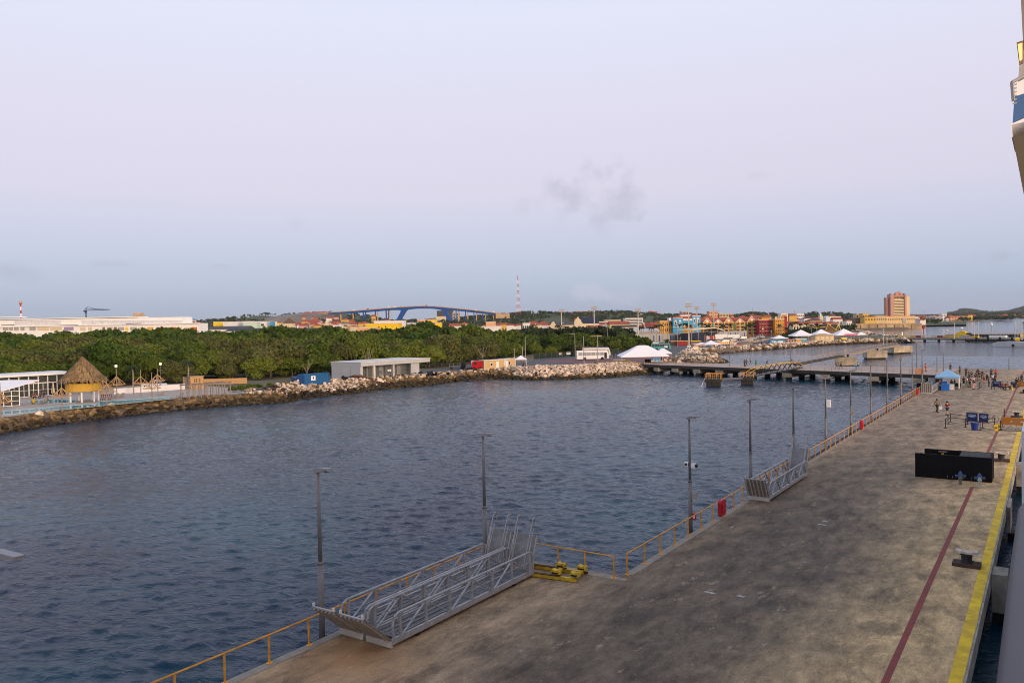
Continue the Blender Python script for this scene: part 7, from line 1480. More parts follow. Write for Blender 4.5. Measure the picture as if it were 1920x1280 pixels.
# floodlight masts
for px, yb, yt, lb, tt in ((1053, 622, 585, 'floodlight mast left of the curled gables', 520), (1114.5, 628, 580, 'tall floodlight mast with a wide head in front of the dark roof', 470), (1197, 640, 584, 'floodlight mast in front of the white multi-storey block', 470), (1291.7, 652, 575, 'floodlight mast rising between the blue towers', 410), (1307, 632, 579, 'floodlight mast right of the tallest one', 540), (1338.8, 632, 573, 'floodlight mast before the orange hotel', 540)):
    p = D(px, yb, tt); zt_ = D(px, yt, tt).z - LZ; t = T('floodlight_mast', lb, 'floodlight mast', (p.x, p.y, LZ), YAW, 'floodlight masts of the sports ground'); MB().cyl((0, 0, 0), (0, 0, zt_), .42, .26, 8).build('mast', M('mast_pale', (.50, .47, .42), .6), t); MB().box(-1.6, 1.6, -.25, .25, zt_ - .1, zt_ + .2).build('head_frame', POLEL, t); MB().box(-1.6, 1.6, -.25, .25, zt_ + 1.1, zt_ + 1.3).build('head_frame', POLEL, t)
    for i in range(4):
        for j in range(2): MB().box(-1.6 + i * .85, -.95 + i * .85, -.6, -.26, zt_ + .25 + j * 1.1 - .2, zt_ + .85 + j * 1.1 - .2).build('lamp', PM('tan'), t)
for px, yb, yt, tt, lb in ((1004, 622, 608, 500, 'pale lamp pole left of the curled gable'), (1039, 626, 604, 470, 'pale lamp pole before the left curled gable'), (1056, 632, 606, 450, 'pale lamp pole right of the left curled gable'), (1087, 634, 608, 450, 'pale lamp pole before the right curled gable'), (1136, 634, 608, 450, 'pale lamp pole left of the green slide tower'), (1223.5, 650, 620, 420, 'white lamp pole before the grey sports hall'), (1235, 650, 622, 420, 'white lamp pole left of the ochre orange block'), (1244, 655, 610, 400, 'thin tall lamp pole before the ochre block'), (1271, 657, 610, 390, 'thin tall lamp pole before the left blue tower'), (1325, 648, 632, 430, 'thin lamp pole beside the flags'), (1376.5, 655, 632, 400, 'lamp pole at the car rows'), (1430.7, 646, 617, 420, 'lamp pole with lit head in front of the dark red block'), (1446, 646, 621, 430, 'lamp pole right of the dark red block'), (1389, 632, 618, 560, 'lamp with a lit globe before the orange hotel'), (1398, 646, 628, 420, 'short lamp pole by the parked cars')):
    p = D(px, yb, tt); zt_ = D(px, yt, tt).z - LZ; t = T('lamp_pole', lb, 'lamp post', (p.x, p.y, LZ), YAW, 'pale lamp poles in the town'); MB().cyl((0, 0, 0), (0, 0, zt_), .14, .10, 6).build('pole', POLEL, t); MB().lathe([(.1, zt_), (.3, zt_ + .1), (.25, zt_ + .4), (.05, zt_ + .5)], 6).build('lamp_head', M('lit_globe', (.8, .75, .7), .5, emit=((1, .85, .6), .8)) if 'lit' in lb else WHITED, t)
# palms of the town
PL = [(1240, 605, 540), (1262, 600, 560), (1273, 604, 520), (1285, 602, 530), (1293, 606, 520), (1312, 602, 560), (1327, 606, 540), (1355, 606, 560), (1369, 604, 560), (1404, 606, 560), (1412, 604, 560), (1396, 610, 540), (1447, 616, 500), (1462, 606, 540), (1153, 608, 540), (1172, 613, 500), (1183, 612, 510), (1202, 610, 520), (1221, 610, 520), (1232, 606, 520), (1250, 635, 400), (1275, 625, 440), (1492, 600, 560), (1483, 604, 550), (1500, 604, 560), (1512, 603, 570), (1521, 606, 560), (1531, 604, 560), (1540, 606, 550), (994, 608, 520), (1000, 605, 540), (1047, 606, 500), (1062, 608, 510), (1325, 620, 450), (1546, 610, 540), (1475, 612, 520), (985, 612, 500), (1025, 612, 500)]
for i, (px, yt, tt) in enumerate(PL):
    lb = 'palm among the orange and blue market blocks' if 1236 < px < 1470 else ('palm behind the three pyramid tents' if px > 1470 else ('palm along the grey sports hall' if px > 1140 else 'palm beyond the mangroves by the curled gables')); palm(px, yt, tt, lb, lb.replace('palm', 'palms', 1))
# dense garden behind tents: bushes as individuals
for i, (px, py, R) in enumerate(((1470, 640, 3.5), (1480, 637, 4), (1490, 634, 4.5), (1500, 632, 5), (1510, 630, 5), (1522, 629, 5), (1533, 628, 5), (1545, 628, 4.5), (1556, 628, 4))):
    rng = np.random.default_rng(300 + i); P_, N_ = crown_points(rng, R, R * 1.6, .3, 7, 900); t = T('garden_tree', ['leafy garden tree at the left end of the pyramid tents', 'leafy garden tree behind the blue stall', 'round garden tree, third behind the tents', 'tall round garden tree left of the first tent peak', 'tall garden tree right of the first tent peak', 'garden tree between first and second tent peaks', 'garden tree behind the second tent peak', 'garden tree left of the yellow-edged restaurant', 'garden tree at the yellow-edged restaurant corner'][i], 'tree', G(px, py, LZ), 0, 'garden trees behind the tents'); link('crown', quads_mesh('crown', leaf_quads(P_, N_, .34, rng), LEAF2), t); MB().cyl((0, 0, 0), (0, 0, R), .25, .15, 6).build('trunk', BARK, t)
# tents on the promenade
for x0, x1, yp, yb, tt, lb in ((1481, 1522.5, 618, 640, 460, 'white pyramid tent, left of the three large ones'), (1521, 1558, 617, 638, 475, 'white pyramid tent, middle of the three large ones'), (1560, 1604, 616, 638, 455, 'white pyramid tent with a pink sign, right of the three large ones'), (1605.5, 1623.5, 622, 639, 455, 'small white pyramid tent at the point')):
    xm = (x0 + x1) / 2; p = D(xm, yb, tt); w = (x1 - x0) / F * tt; hp = D(xm, yp, tt).z - LZ
    o = open_tent(Vector((p.x, p.y, LZ)), lb, w, w * .8, 2.9, hp, TENT, YAW, group='white event tents')
    if 'pink' in lb: MB().box(-1.8, w / 2 - 1.2, -w * .4 - .12, -w * .4 - .03, 2.75, 3.5).build('pink_sign', M('sign_pink', (.62, .03, .16), .5), o)
open_tent(G(1461, 643, LZ), 'low white tent left of the pyramid tents', 8, 6, 2.6, 4.2, TENT, YAW, group='white event tents')
B('beige cabin with pale shutters between the pyramid tents', 1529, 1564, 629, 440, 'sand', 7, win=(4, 1), wf=(.6, .6), wincol=PM('cream'), roof='hip', rcol=PM('tan'), rise=3.5)
o = B('bright blue stall with dark roof and white hatches', 1445, 1472, 637, 415, 'blue', 5, roof='hip', rcol=ROOFD, rise=3); 
for a, b in ((1448, 1454), (1459, 1468)): seg(o, a, b, 639, 643, 'hatch', WHITE, -.12, -.05, t=415)
B('pink stall with dark roof right of the blue one', 1473, 1488, 636.5, 420, 'pink', 5, roof='hip', rcol=ROOFD, rise=2.5, win=(3, 1)); B('orange stall beside the pink one', 1493, 1502, 636, 430, 'orange', 4); B('small bright blue stall before the first tent', 1502, 1512, 636, 430, 'blue', 4); B('yellow stall under the right pyramid tent', 1578, 1588, 633.5, 450, 'yellow', 4)
o = anchor('restaurant', 'brown steep-roofed restaurant edged in bright yellow', 'restaurant', 1561, 520); k = 520 / F; zz = lambda y: D(1561, y, 520).z - LZ
MB().box(-12 * k, 12 * k, 0, 10, 0, zz(618)).build('wall', PM('brown'), o); MB().frontprism([(-14 * k, zz(619)), (-9 * k, zz(607.5)), (6.5 * k, zz(619))][::-1], -.6, 10).frontprism([(4 * k, zz(620)), (11 * k, zz(607.5)), (14 * k, zz(619))][::-1], 1, 11).build('roof', ROOFB, o)
ye = MB()
for a, b in (((-14, 619), (-9, 607.2)), ((-9, 607.2), (6.5, 619)), ((4.5, 619), (11, 607.2)), ((11, 607.2), (14.2, 619)), ((-14, 612.5), (-36, 614))): ye.beam((a[0] * k, -.8, zz(a[1])), (b[0] * k, -.8, zz(b[1])), .25, .5, (0, 1, 0))
ye.build('yellow_edging', PM('yellow'), o)
# stalls and canopies along the road
for x0, x1, yt, tt, c, lb, rc in ((1258, 1290, 640, 410, 'brown', 'stall with a long yellow awning by the waterfront road', 'ochre'), (1272, 1288, 641, 405, 'red', 'dark red stall under the yellow awning', 'red'), (1296, 1314, 639.5, 425, 'brown', 'stall with a bright yellow-green curved awning', 'yellow'), (1301, 1325, 645.5, 395, 'salmon', 'pale pink stall hidden behind parked cars', 'cream'), (1450, 1462, 642.5, 400, 'grey', 'small grey ticket booth at the promenade wall', 'white')):
    B(lb, x0, x1, yt, tt, c, 4, rcol=PM(rc), name='stall', cat='stall')
open_tent(G(1333, 656, LZ), 'white canopy tent over the dark stalls beside the road', 7, 6, 2.6, 4.2, TENT, YAW, group='white event tents'); open_tent(G(1316, 656, LZ), 'low white canopy next to the white canopy tent', 6, 5, 2.6, 3.3, TENT, YAW, group='white event tents')
A, rz, L = fr(G(1341, 650, LZ), G(1376, 647.5, LZ)); t = T('striped_fence', 'orange and white striped fence beside the road', 'fence', A, rz)
for i in range(18): MB().box(i * L / 18, (i + .94) * L / 18, 0, .1, .1, 2.2).build('stripe', PM('orange') if i % 2 else PM('cream'), t)
MB().box(0, L, .11, .2, .3, .5).box(0, L, .11, .2, 1.7, 1.9).build('rail', POLE, t)
FC = ['red', 'blue', 'white', 'pink', 'red', 'red', 'salmon', 'red']
for i in range(8):
    p = D(1321 + i * 2.6, 634, 470); t = T('flag', ['first %s feather flag', '%s feather flag, second', '%s feather flag, third', '%s feather flag, fourth', '%s feather flag, fifth', '%s feather flag, sixth', '%s feather flag, seventh', 'last %s feather flag'][i] % FC[i] + ' in the row by the white trailers', 'flag', (p.x, p.y, LZ), YAW, 'feather flags'); MB().cyl((0, 0, 0), (0, 0, 3.6), .05, .05, 5).build('pole', POLEL, t); MB().frontprism([(.06, 1.2), (.7, 1.3), (.75, 3.0), (.4, 3.5), (.06, 3.6)][::-1], -.02, .02).build('cloth', PM(FC[i]), t)
for x0, x1, yt, tt, lb in ((1341, 1363, 626.5, 490, 'white box trailer behind the car rows, left'), (1364, 1387, 627.5, 490, 'white box trailer behind the car rows, right')):
    w = (x1 - x0) / F * tt; p = D((x0 + x1) / 2, 633, tt); t = T('trailer', lb, 'trailer', (p.x, p.y, LZ), YAW, 'white trailers'); h = D(x0, yt, tt).z - LZ; MB().box(-w / 2, w / 2, 0, 2.4, 1.0, h).build('box_body', WHITE, t); MB().box(-w / 2, w / 2, .3, 2.1, .7, .99).build('chassis', POLE, t)
    for x in (-w * .3, -w * .18, w * .35): MB().cyl((x, .1, .5), (x, .4, .5), .5, .5, 10).build('wheel', BLACK, t)
CC = [('white', (.62, .62, .64)), ('silver', (.34, .35, .37)), ('grey', (.12, .12, .13)), ('black', (.015, .015, .018)), ('red', (.35, .02, .02)), ('blue', (.03, .07, .2))]
rc = random.Random(9)
def carrow(pts, n, where, t_of):
    (xa, ya), (xb, yb) = pts; seq = {}
    for i in range(n):
        f = i / (n - 1); nm, c = CC[rc.choices(range(6), (5, 4, 3, 3, 1, 1))[0]]; seq[nm] = seq.get(nm, 0) + 1; ordw = ['leftmost', 'second', 'third', 'fourth', 'fifth', 'sixth', 'seventh', 'eighth', 'ninth'][min(seq[nm] - 1, 8)]
        car(G(lerp(xa, xb, f), lerp(ya, yb, f), LZ), YAW + rc.uniform(-.08, .08) + (math.pi if rc.random() < .4 else 0) + .25, '%s %s parked car of %s' % (ordw, nm, where), c, rc.choice(('car', 'suv', 'car', 'van')), 'cars parked on the waterfront')
carrow(((1346, 641), (1400, 637)), 8, 'the back row before the trailers', 0); carrow(((1350, 646), (1408, 641)), 8, 'the middle row', 0); carrow(((1381, 649), (1402, 647)), 4, 'the short front row', 0); carrow(((1398, 636), (1426, 633.5)), 7, 'the row under the orange hotel', 0)
car(G(1293.5, 657, LZ), YAW + .1, 'white saloon car on the road by the rock spit', (.64, .64, .66), 'car', 'cars parked on the waterfront'); car(G(1305, 656.5, LZ), YAW + .2, 'yellow car behind the white saloon', (.62, .38, .02), 'suv', 'cars parked on the waterfront'); car(G(1320, 655, LZ), YAW + .1, 'white hatchback in front of the pink stall', (.64, .64, .66), 'car', 'cars parked on the waterfront')
for i, x in enumerate((1351, 1356, 1361, 1366)): car(G(x, 652 - i * .3, LZ), YAW + 1.1, ['first', 'second', 'third', 'last'][i] + ' pale car angled in front of the striped fence', (.5, .51, .54), 'car', 'cars parked on the waterfront')
for px, py, lb in ((1292, 658.5, 'white notice board on the road verge, left'), (1335, 656, 'white notice board on the road verge, middle'), (1378, 653.5, 'white notice board on the road verge, right'), (1249, 659, 'white notice board beside the turquoise bus')): signboard(px, py, 2.6, 1.3, lb, POLEL, '')
for i, (px, py, tt, w) in enumerate(((1405, 645, 0, 8), (1440, 647, 0, 6))):
    p = G(px, py, LZ); t = T('market_awning', ['grey-green awning over the car row end', 'small grey awning near the promenade wall'][i], 'awning', p, YAW); MB().box(-w / 2, w / 2, 0, 4, 2.6, 2.8).build('awning_roof', PM('grey'), t)
    for x in (-w / 2 + .2, w / 2 - .2):
        for y in (.2, 3.8): MB().cyl((x, y, 0), (x, y, 2.6), .07, .07, 6).build('post', POLE, t)
A, rz, L = fr(G(1404, 643.5, LZ), G(1442, 637, LZ)); tag(MB().box(0, L, 0, .35, 0, .9).box(-.04, L + .04, -.04, .39, .9, 1.02).build('promenade_wall', PM('tan'), None, A, rz), 'low tan promenade wall curving below the hotel', 'wall')
for px, py, s, tr, lb in ((1428, 646, (.1, .2, .12), (.03, .03, .03), 'person in green by the promenade lamp'), (1432.5, 646, (.5, .5, .5), (.05, .05, .1), 'person in white by the promenade lamp'), (1438, 645.5, (.3, .05, .05), (.03, .03, .04), 'person in red right of the promenade lamp'), (1346, 655, (.05, .05, .06), (.03, .03, .03), 'person in black on the waterfront road')): person(G(px, py, LZ), lb, 'stand', s, tr, random.uniform(-2, 2), group='people on the waterfront')
# old town behind, houses with red roofs
def cluster(n, x0, x1, ya, yb, ta, tb, where, grp, seed, cols=('white', 'cream', 'white', 'ochre', 'pink', 'tan'), rc=ROOFR, base=None, wpx=(8, 16)):
    r_ = random.Random(seed)
    for i in range(n):
        px = r_.uniform(x0, x1); y = r_.uniform(ya, yb); f = (yb - y) / max(.1, yb - ya); tt = lerp(ta, tb, f) * r_.uniform(.95, 1.05); c = r_.choice(cols); w = r_.uniform(*wpx); rf = r_.choice(('gable', 'gable', 'hip'))
        b_ = LZ if base is None else base((px - 960) * tt / F, tt)
        B('small %s house with %s red roof in %s' % (c, 'gabled' if rf == 'gable' else 'hipped', where), px - w / 2, px + w / 2, y, tt, c, 9, roof=rf, rcol=rc, rise=r_.uniform(2.5, 4), win=(3, 1), wf=(.4, .35), group='%s %s houses of %s' % (c, rf, grp), name='house', cat='house', base=b_ if base is None else min(b_, D(px, y, tt).z - 3))
cluster(16, 548, 610, 601, 611, 700, 900, 'the old town left of the church tower', 'the old town left', 1); cluster(14, 606, 690, 602, 613, 620, 900, 'the old town below the bridge start', 'the old town under the bridge', 2); cluster(7, 862, 950, 606, 613, 600, 900, 'the streets right of the bridge', 'the streets right of the bridge', 3); cluster(16, 950, 1240, 605, 614, 600, 850, 'the town between mangroves and hill', 'the middle town', 4)
cluster(18, 1478, 1610, 598, 607, 680, 950, 'the old town behind the pyramid tents', 'the old town right', 5, wpx=(9, 18)); cluster(6, 1380, 1480, 592, 599, 850, 1100, 'the old town behind the orange hotel', 'the old town behind the hotel', 6)
cluster(14, 1370, 1640, 592.5, 599, 950, 1250, 'the streets behind the market', 'the streets behind the market', 31, wpx=(6, 13)); cluster(14, 1060, 1300, 586, 592, 1900, 2100, 'the green hillside', 'the green hillside', 7, base=hill_z, wpx=(6, 14), cols=('white', 'cream', 'white')); cluster(6, 560, 700, 592, 597, 1500, 1700, 'the slope below the bridge ramp', 'the bridge slope', 8, base=hill_z, wpx=(5, 9)); cluster(5, 560, 640, 586, 588.5, 2000, 2100, 'the bare ridge', 'the bare ridge', 18, base=hill_z, wpx=(6, 16), cols=('white',))
B('white modern office with balconies behind the red roofs', 1494, 1508, 588, 1000, 'white', 12, win=(4, 4), wf=(.7, .35)); B('yellow house with red gable left of the white office', 1480, 1494, 592, 900, 'ochre', 10, roof='gable', rcol=ROOFR, rise=4, along='y'); B('grey hipped roof hall behind the tent trees', 1518, 1543, 601, 720, 'tan', 12, roof='hip', rcol=ROOFD, rise=5); B('large dark red roofed house behind the tent trees', 1508, 1530, 597, 760, 'white', 12, roof='hip', rcol=M('maroon_roof', (.16, .035, .03), .8, .2, .6), rise=4)
o = B('white church tower with a dome in the old town', 1537, 1543, 592, 900, 'cream', 5, win=(1, 1), wf=(.4, .3)); k = 900 / F; z_ = D(1540, 592, 900).z - LZ; MB().lathe([(2 * k, z_), (1.8 * k, z_ + 1.5), (1.0 * k, z_ + 2.8), (.2, z_ + 3.2), (.1, z_ + 4.5)], 8, (0, 2.5)).build('dome', PM('white'), o)
B('long white terrace behind the old town', 1545, 1577, 593.5, 1050, 'white', 10, win=(12, 1)); B('tan flat block on the skyline above the fort', 1606, 1618, 588, 1100, 'sand', 12, win=(3, 2)); B('orange flat block beside the tan one on the skyline', 1617.5, 1630, 587.8, 1080, 'ochre', 12, win=(3, 2)); B('brown square block left of the fort houses', 1604, 1621, 595.5, 930, 'brown', 14, win=(5, 4), wincol=PM('dark')); B('white gabled church front among red roofs', 1549, 1556, 595, 860, 'white', 8, roof='gable', rcol=WHITED, rise=3, along='y')
# fort
STONE = M('fort_stone', (.40, .29, .17), .9, .3, .12, .4, dirt=(.22, .16, .10)); tf = 905
o = anchor('fort_wall', 'long tan stone fort wall rising from the water', 'fort', 1650, tf); k = tf / F
seg(o, 1577, 1727, 607.5, 621, 'stone_wall', STONE, -2, 16, t=tf); seg(o, 1577, 1660, 606.6, 608, 'parapet', STONE, -2.4, -1, t=tf)
for i in range(9): seg(o, 1580 + i * 16, 1582 + i * 16, 608.5, 620, 'buttress', STONE, -3, -2.06, t=tf)
o = B('yellow fort building with square windows, left wing', 1621, 1643, 594, 915, 'ochre', 12, win=(4, 2), wf=(.4, .35), roof='flat', rcol=ROOFR); B('yellow fort building, middle wing with red roof edge', 1643, 1662, 593, 918, 'sand', 12, win=(5, 2), wf=(.4, .35), roof='gable', rcol=PM('salmon'), rise=1.5)
o = B('long yellow hotel podium on the fort with a row of arches', 1660, 1716, 593.5, 925, 'podium', 8, win=(14, 2), wf=(.5, .3)); seg(o, 1692.5, 1698, 596, 607, 'grey_entrance', PM('grey'), -.4, -.05, t=925); seg(o, 1640, 1716, 592.4, 593.6, 'cornice', PM('salmon'), -.4, .6, t=925)
# hotel tower
th_ = 950; o = anchor('hotel_tower', 'tall salmon and yellow hotel tower standing on the fort', 'hotel', 1684, th_); HS = M('hotel_salmon', (.50, .26, .19), .8, .06, .1); HY = M('hotel_yellow', (.72, .54, .30), .8, .06, .1); HM = M('hotel_mauve', (.46, .27, .22), .8, .06, .1)
seg(o, 1663.3, 1668.5, 557.5, 594, 'left_wing', HS, 2, 9, t=th_); seg(o, 1668.5, 1675, 552, 594, 'left_shaft', HM, -1, 8, t=th_); seg(o, 1675, 1695, 555, 594, 'centre_wall', HY, 1.5, 8, t=th_); seg(o, 1695, 1698.5, 551.5, 594, 'right_shaft', HM, -1, 8, t=th_); seg(o, 1698.5, 1705, 555.5, 594, 'right_wing', HY, 0, 9, t=th_)
seg(o, 1669.3, 1672.5, 550.2, 552.0, 'turret', HS, 0, 4, t=th_); seg(o, 1694.8, 1698, 549.8, 551.4, 'turret', HS, 0, 4, t=th_); seg(o, 1675, 1695, 553.8, 556.5, 'top_band', HS, -.5, 1.45, t=th_)
kz = lambda y: D(1684, y, th_).z - LZ; xr = lambda x: (D(x, 570, th_) - o.location).dot(Vector((math.cos(YAW), math.sin(YAW), 0)))
MB().frontprism([(xr(1678), kz(555)), (xr(1678), kz(549.5)), (xr(1681), kz(548)), (xr(1684.8), kz(546.8)), (xr(1688.5), kz(548)), (xr(1690), kz(549.5)), (xr(1690), kz(555))][::-1], -.8, 3).build('crown_gable', HS, o); seg(o, 1684, 1686.4, 550.5, 552.8, 'crown_window', DGLASS, -1.0, -.76, t=th_)
for x in (1677.5, 1683.5, 1689.5): seg(o, x - 1.9, x + 1.9, 556.8, 560, 'arched_window', DGLASS, .8, 1.4, t=th_)
for i in range(11):
    y = 561.5 + i * 2.9; seg(o, 1675.3, 1694.5, y, y + 1.5, 'balcony', M('hotel_balcony', (.74, .60, .36), .8, .06, .1), -.2, 1.45, t=th_); seg(o, 1675.3, 1694.5, y + 1.6, y + 2.8, 'balcony_recess', M('recess_brown', (.13, .095, .065), .8), .9, 1.4, t=th_)
for i in range(10): seg(o, 1664, 1667.8, 559.5 + i * 3.2, 560.8 + i * 3.2, 'side_window', M('side_window_mauve', (.20, .10, .09), .6), 1.8, 1.94, t=th_); seg(o, 1669.6, 1671, 559.5 + i * 3.2, 561 + i * 3.2, 'shaft_window', M('side_window_mauve', (.20, .10, .09)), -1.2, -1.06, t=th_) if False else None
# --- coast right of the fort
for x0, x1, yt, tt, c, lb, kw in ((1722, 1736, 599.5, 1150, 'white', 'pale waterfront house right of the hotel podium', dict(win=(4, 2))), (1725.5, 1736, 600.5, 1100, 'white', 'house with a vivid red roof on the far shore', dict(roof='hip', rcol=M('vivid_red_roof', (.55, .10, .05), .7), rise=2.5)), (1743, 1754, 592.5, 1500, 'grey', 'grey apartment block on the far shore, left', dict(win=(5, 5), wf=(.5, .5))), (1754, 1767, 594, 1480, 'grey', 'grey apartment block on the far shore, right', dict(win=(5, 5), wf=(.5, .5))), (1766, 1775, 588.5, 1700, 'white', 'white block with green base on the far shore skyline', dict(win=(3, 2))), (1735, 1746, 596, 1500, 'tan', 'tan block left of the grey apartments', dict(win=(4, 2))), (1708, 1722, 594, 1500, 'white', 'white houses row behind the hotel podium', dict(win=(6, 1))),
                               (1781, 1802, 594, 1750, 'salmon', 'long salmon hotel on the far shore, left part', dict(roof='gable', rcol=ROOFR, rise=2, win=(7, 2))), (1802, 1816, 593, 1800, 'ochre', 'ochre hotel on the far shore, middle part', dict(roof='gable', rcol=ROOFR, rise=2, win=(5, 2))), (1816, 1824.5, 591, 1800, 'yellow', 'yellow gabled hotel wing on the far shore, right end', dict(roof='gable', rcol=ROOFR, rise=2, win=(3, 2)))): B(lb, x0, x1, yt, tt, c, 12, **kw)
cluster(16, 1716, 1790, 593.5, 599, 1450, 1900, 'the far shore right of the fort', 'the far shore', 10, cols=('white', 'cream', 'white', 'grey'), wpx=(4, 9)); cluster(12, 1820, 1925, 591, 594.5, 2500, 3000, 'the distant coast below the far hills', 'the distant coast', 11, cols=('white', 'white', 'cream'), wpx=(4, 9))
shore_t = scatter(60, 1764, 1900, 1600, 2300, flat, 30, 6); tag(struct(link('coast_trees', quads_mesh('coast_trees', shore_t, LEAF2)), 'stuff'), 'dark trees along the far shore', 'trees')
A = G(1738, 611.5, 0); Bq = G(1789, 611, 0); d = Bq - A; tag(MB().prism([(0, -2), (d.length, -1), (d.length + 2, 1), (d.length, 2), (0, 3)], -1, .6).box(d.length * .8, d.length * .95, -1, 1, .6, 1.9).build('breakwater', BANK, None, A, math.atan2(d.y, d.x)), 'low dark breakwater in the water right of the fort', 'breakwater')
# channel beacons
for px, yb, yt, c, lb in ((1732, 624, 610.5, REDP, 'red channel beacon on a pole right of the fort'), (1859, 617, 605, WHITE, 'white channel beacon far out on the water')):
    p = G(px, yb, 0); h = (yb - yt) / F * p.dot(_f0); t = T('channel_beacon', lb, 'beacon', p); MB().cyl((0, 0, -1), (0, 0, h * .6), .35, .35, 8).build('pile', c if c is REDP else POLEL, t); MB().lathe([(1.1, h * .6), (1.3, h * .7), (1.2, h * .9), (.3, h)], 8).build('head', c, t)
# --- bridge
tb_ = 1700; o = anchor('high_bridge', 'high blue arched road bridge with yellow-brown deck across the harbour mouth', 'bridge', 790, tb_); BLU = M('bridge_blue', (.006, .062, .29), .5, .1, .05); DECKB = M('bridge_deck_tan', (.42, .27, .09), .8, .15, .05); COLB = M('bridge_column_tan', (.50, .33, .15), .8)
bx = lambda x: (x - 790) / F * tb_; bz = lambda y, x=790: ZC + (hor(x) - y) / F * tb_ - LZ
DK_ = [(600, 587.2), (619.7, 585), (656, 582.7), (690, 580), (731, 576.5), (759, 574.5), (787.5, 573.4), (815.6, 573.6), (844, 576.3), (872, 579), (909, 583.2), (943, 587.6), (952, 589)]
def strip(top, bot, name, mat, y0, y1):
    n = len(top); m = MB(); vs = [(bx(x), y0, bz(y, x)) for x, y in top] + [(bx(x), y0, bz(y, x)) for x, y in bot] + [(bx(x), y1, bz(y, x)) for x, y in top] + [(bx(x), y1, bz(y, x)) for x, y in bot]
    fs = []
    for i in range(n - 1): fs += [(n + i, n + i + 1, i + 1, i), (2 * n + i, 2 * n + i + 1, 3 * n + i + 1, 3 * n + i), (i, i + 1, 2 * n + i + 1, 2 * n + i), (3 * n + i, 3 * n + i + 1, n + i + 1, n + i)]
    fs += [(0, 2 * n, 3 * n, n), (n - 1, 2 * n - 1, 4 * n - 1, 3 * n - 1)]; return m.add(vs, fs).build(name, mat, o)
fine_ = [(x, interp(DK_, x)) for x in range(600, 953, 8)]
strip(fine_, [(x, y + 1.3) for x, y in fine_], 'deck', DECKB, -1, 14)
def gd(x): return 3.2 + (1.6 * max(0, 1 - abs(x - 757) / 22) + 1.6 * max(0, 1 - abs(x - 832) / 22))
gx = [x for x in range(616, 949, 6)]
strip([(x, interp(DK_, x) + 1.33) for x in gx], [(x, interp(DK_, x) + 1.8 + gd(x) * (1 if 640 < x < 930 else .7)) for x in gx], 'girder', BLU, 0, 12)
MB().frontprism([(bx(751), bz(578)), (bx(768.5), bz(578)), (bx(762.5), bz(582)), (bx(750), bz(601.5)), (bx(742), bz(601.5)), (bx(752), bz(583))], 0.3, 11.7).build('inclined_leg', BLU, o); MB().frontprism([(bx(822), bz(577)), (bx(838), bz(578.5)), (bx(838), bz(583)), (bx(852.5), bz(608)), (bx(844.5), bz(608)), (bx(829), bz(583))], .3, 11.7).build('inclined_leg', BLU, o)
for x, yb, c in ((639, 597, COLB), (662, 599, COLB), (681, 601, BLU), (685.5, 602, BLU), (708, 600, COLB), (704, 601, BLU), (724, 601, BLU), (728.5, 601, BLU), (730, 602, COLB), (855.5, 607, BLU), (860.5, 607.5, COLB), (873, 603, BLU), (877.5, 603, COLB), (889, 600, BLU), (894, 600, COLB), (906, 599, BLU), (911, 598, COLB), (926, 597, COLB)):
    yt = interp(DK_, x) + 4; MB().box(bx(x) - .9, bx(x) + .9, 3, 9, min(bz(yb), 8) - 6, bz(yt, x)).build('pier_column', c, o)
MB().box(bx(681), bx(686), 4, 5, bz(590), bz(589.3)).box(bx(681), bx(686), 4, 5, bz(595), bz(594.3)).box(bx(724), bx(729), 4, 5, bz(588), bz(587.3)).box(bx(724), bx(729), 4, 5, bz(594), bz(593.3)).build('cross_tie', BLU, o)
MB().box(bx(930), bx(956), -1, 14, bz(600), bz(590)).build('abutment', PM('tan'), o)
for i, (x, c) in enumerate(((664, 'white'), (690, 'red'), (729, 'white'), (741, 'white'), (752, 'grey'), (793, 'grey'), (800, 'red'), (893, 'white'), (926, 'white'))):
    y = interp(DK_, x); tag(MB().box(-2.4, 2.4, -1, 1, 0, 1.3).box(-1.4, 1.4, -.9, .9, 1.3, 2.0).build('bridge_car', PM(c), None, (o.location.x + math.cos(YAW) * bx(x) - math.sin(YAW) * 3, o.location.y + math.sin(YAW) * bx(x) + math.cos(YAW) * 3, LZ + bz(y, x) + .02), YAW), ['white car near the left end of the bridge', 'red car on the left ramp of the bridge', 'white car left of the left bridge leg', 'second white car left of the left bridge leg', 'grey car above the left bridge leg', 'grey car at the crown of the bridge', 'red car at the crown of the bridge', 'white car on the right ramp of the bridge', 'white car near the right end of the bridge'][i], 'car', 'cars on the bridge')
# radio tower
tr_ = 1900; p = D(972, 589, tr_); t = T('radio_tower', 'red and white lattice radio tower on the hill', 'radio tower', (p.x, p.y, p.z - 3), YAW); zt_ = D(972, 519, tr_).z - p.z + 3; nb = 11
for i in range(nb):
    f0, f1 = i / nb, (i + 1) / nb; r0 = lerp(6.0, .5, f0 ** .8); r1 = lerp(6.0, .5, f1 ** .8); m = MB(); mt = REDP if i % 2 == 0 else WHITE; cn = [(-1, -1), (1, -1), (1, 1), (-1, 1)]
    for (a, b), (c, d) in zip(cn, cn[1:] + cn[:1]):
        m.beam((a * r0, b * r0, zt_ * f0), (a * r1, b * r1, zt_ * f1), .55).beam((a * r0, b * r0, zt_ * f0), (c * r1, d * r1, zt_ * f1), .38).beam((c * r0, d * r0, zt_ * f0), (a * r1, b * r1, zt_ * f1), .38).beam((a * r1, b * r1, zt_ * f1), (c * r1, d * r1, zt_ * f1), .38)
    m.build('lattice_section', mt, t)
MB().cyl((0, 0, zt_), (0, 0, zt_ + 5), .4, .2, 6).build('antenna', REDP, t); MB().lathe([(1.8, zt_ * .62), (1.8, zt_ * .62 + 2)], 8).build('platform', REDP, t)
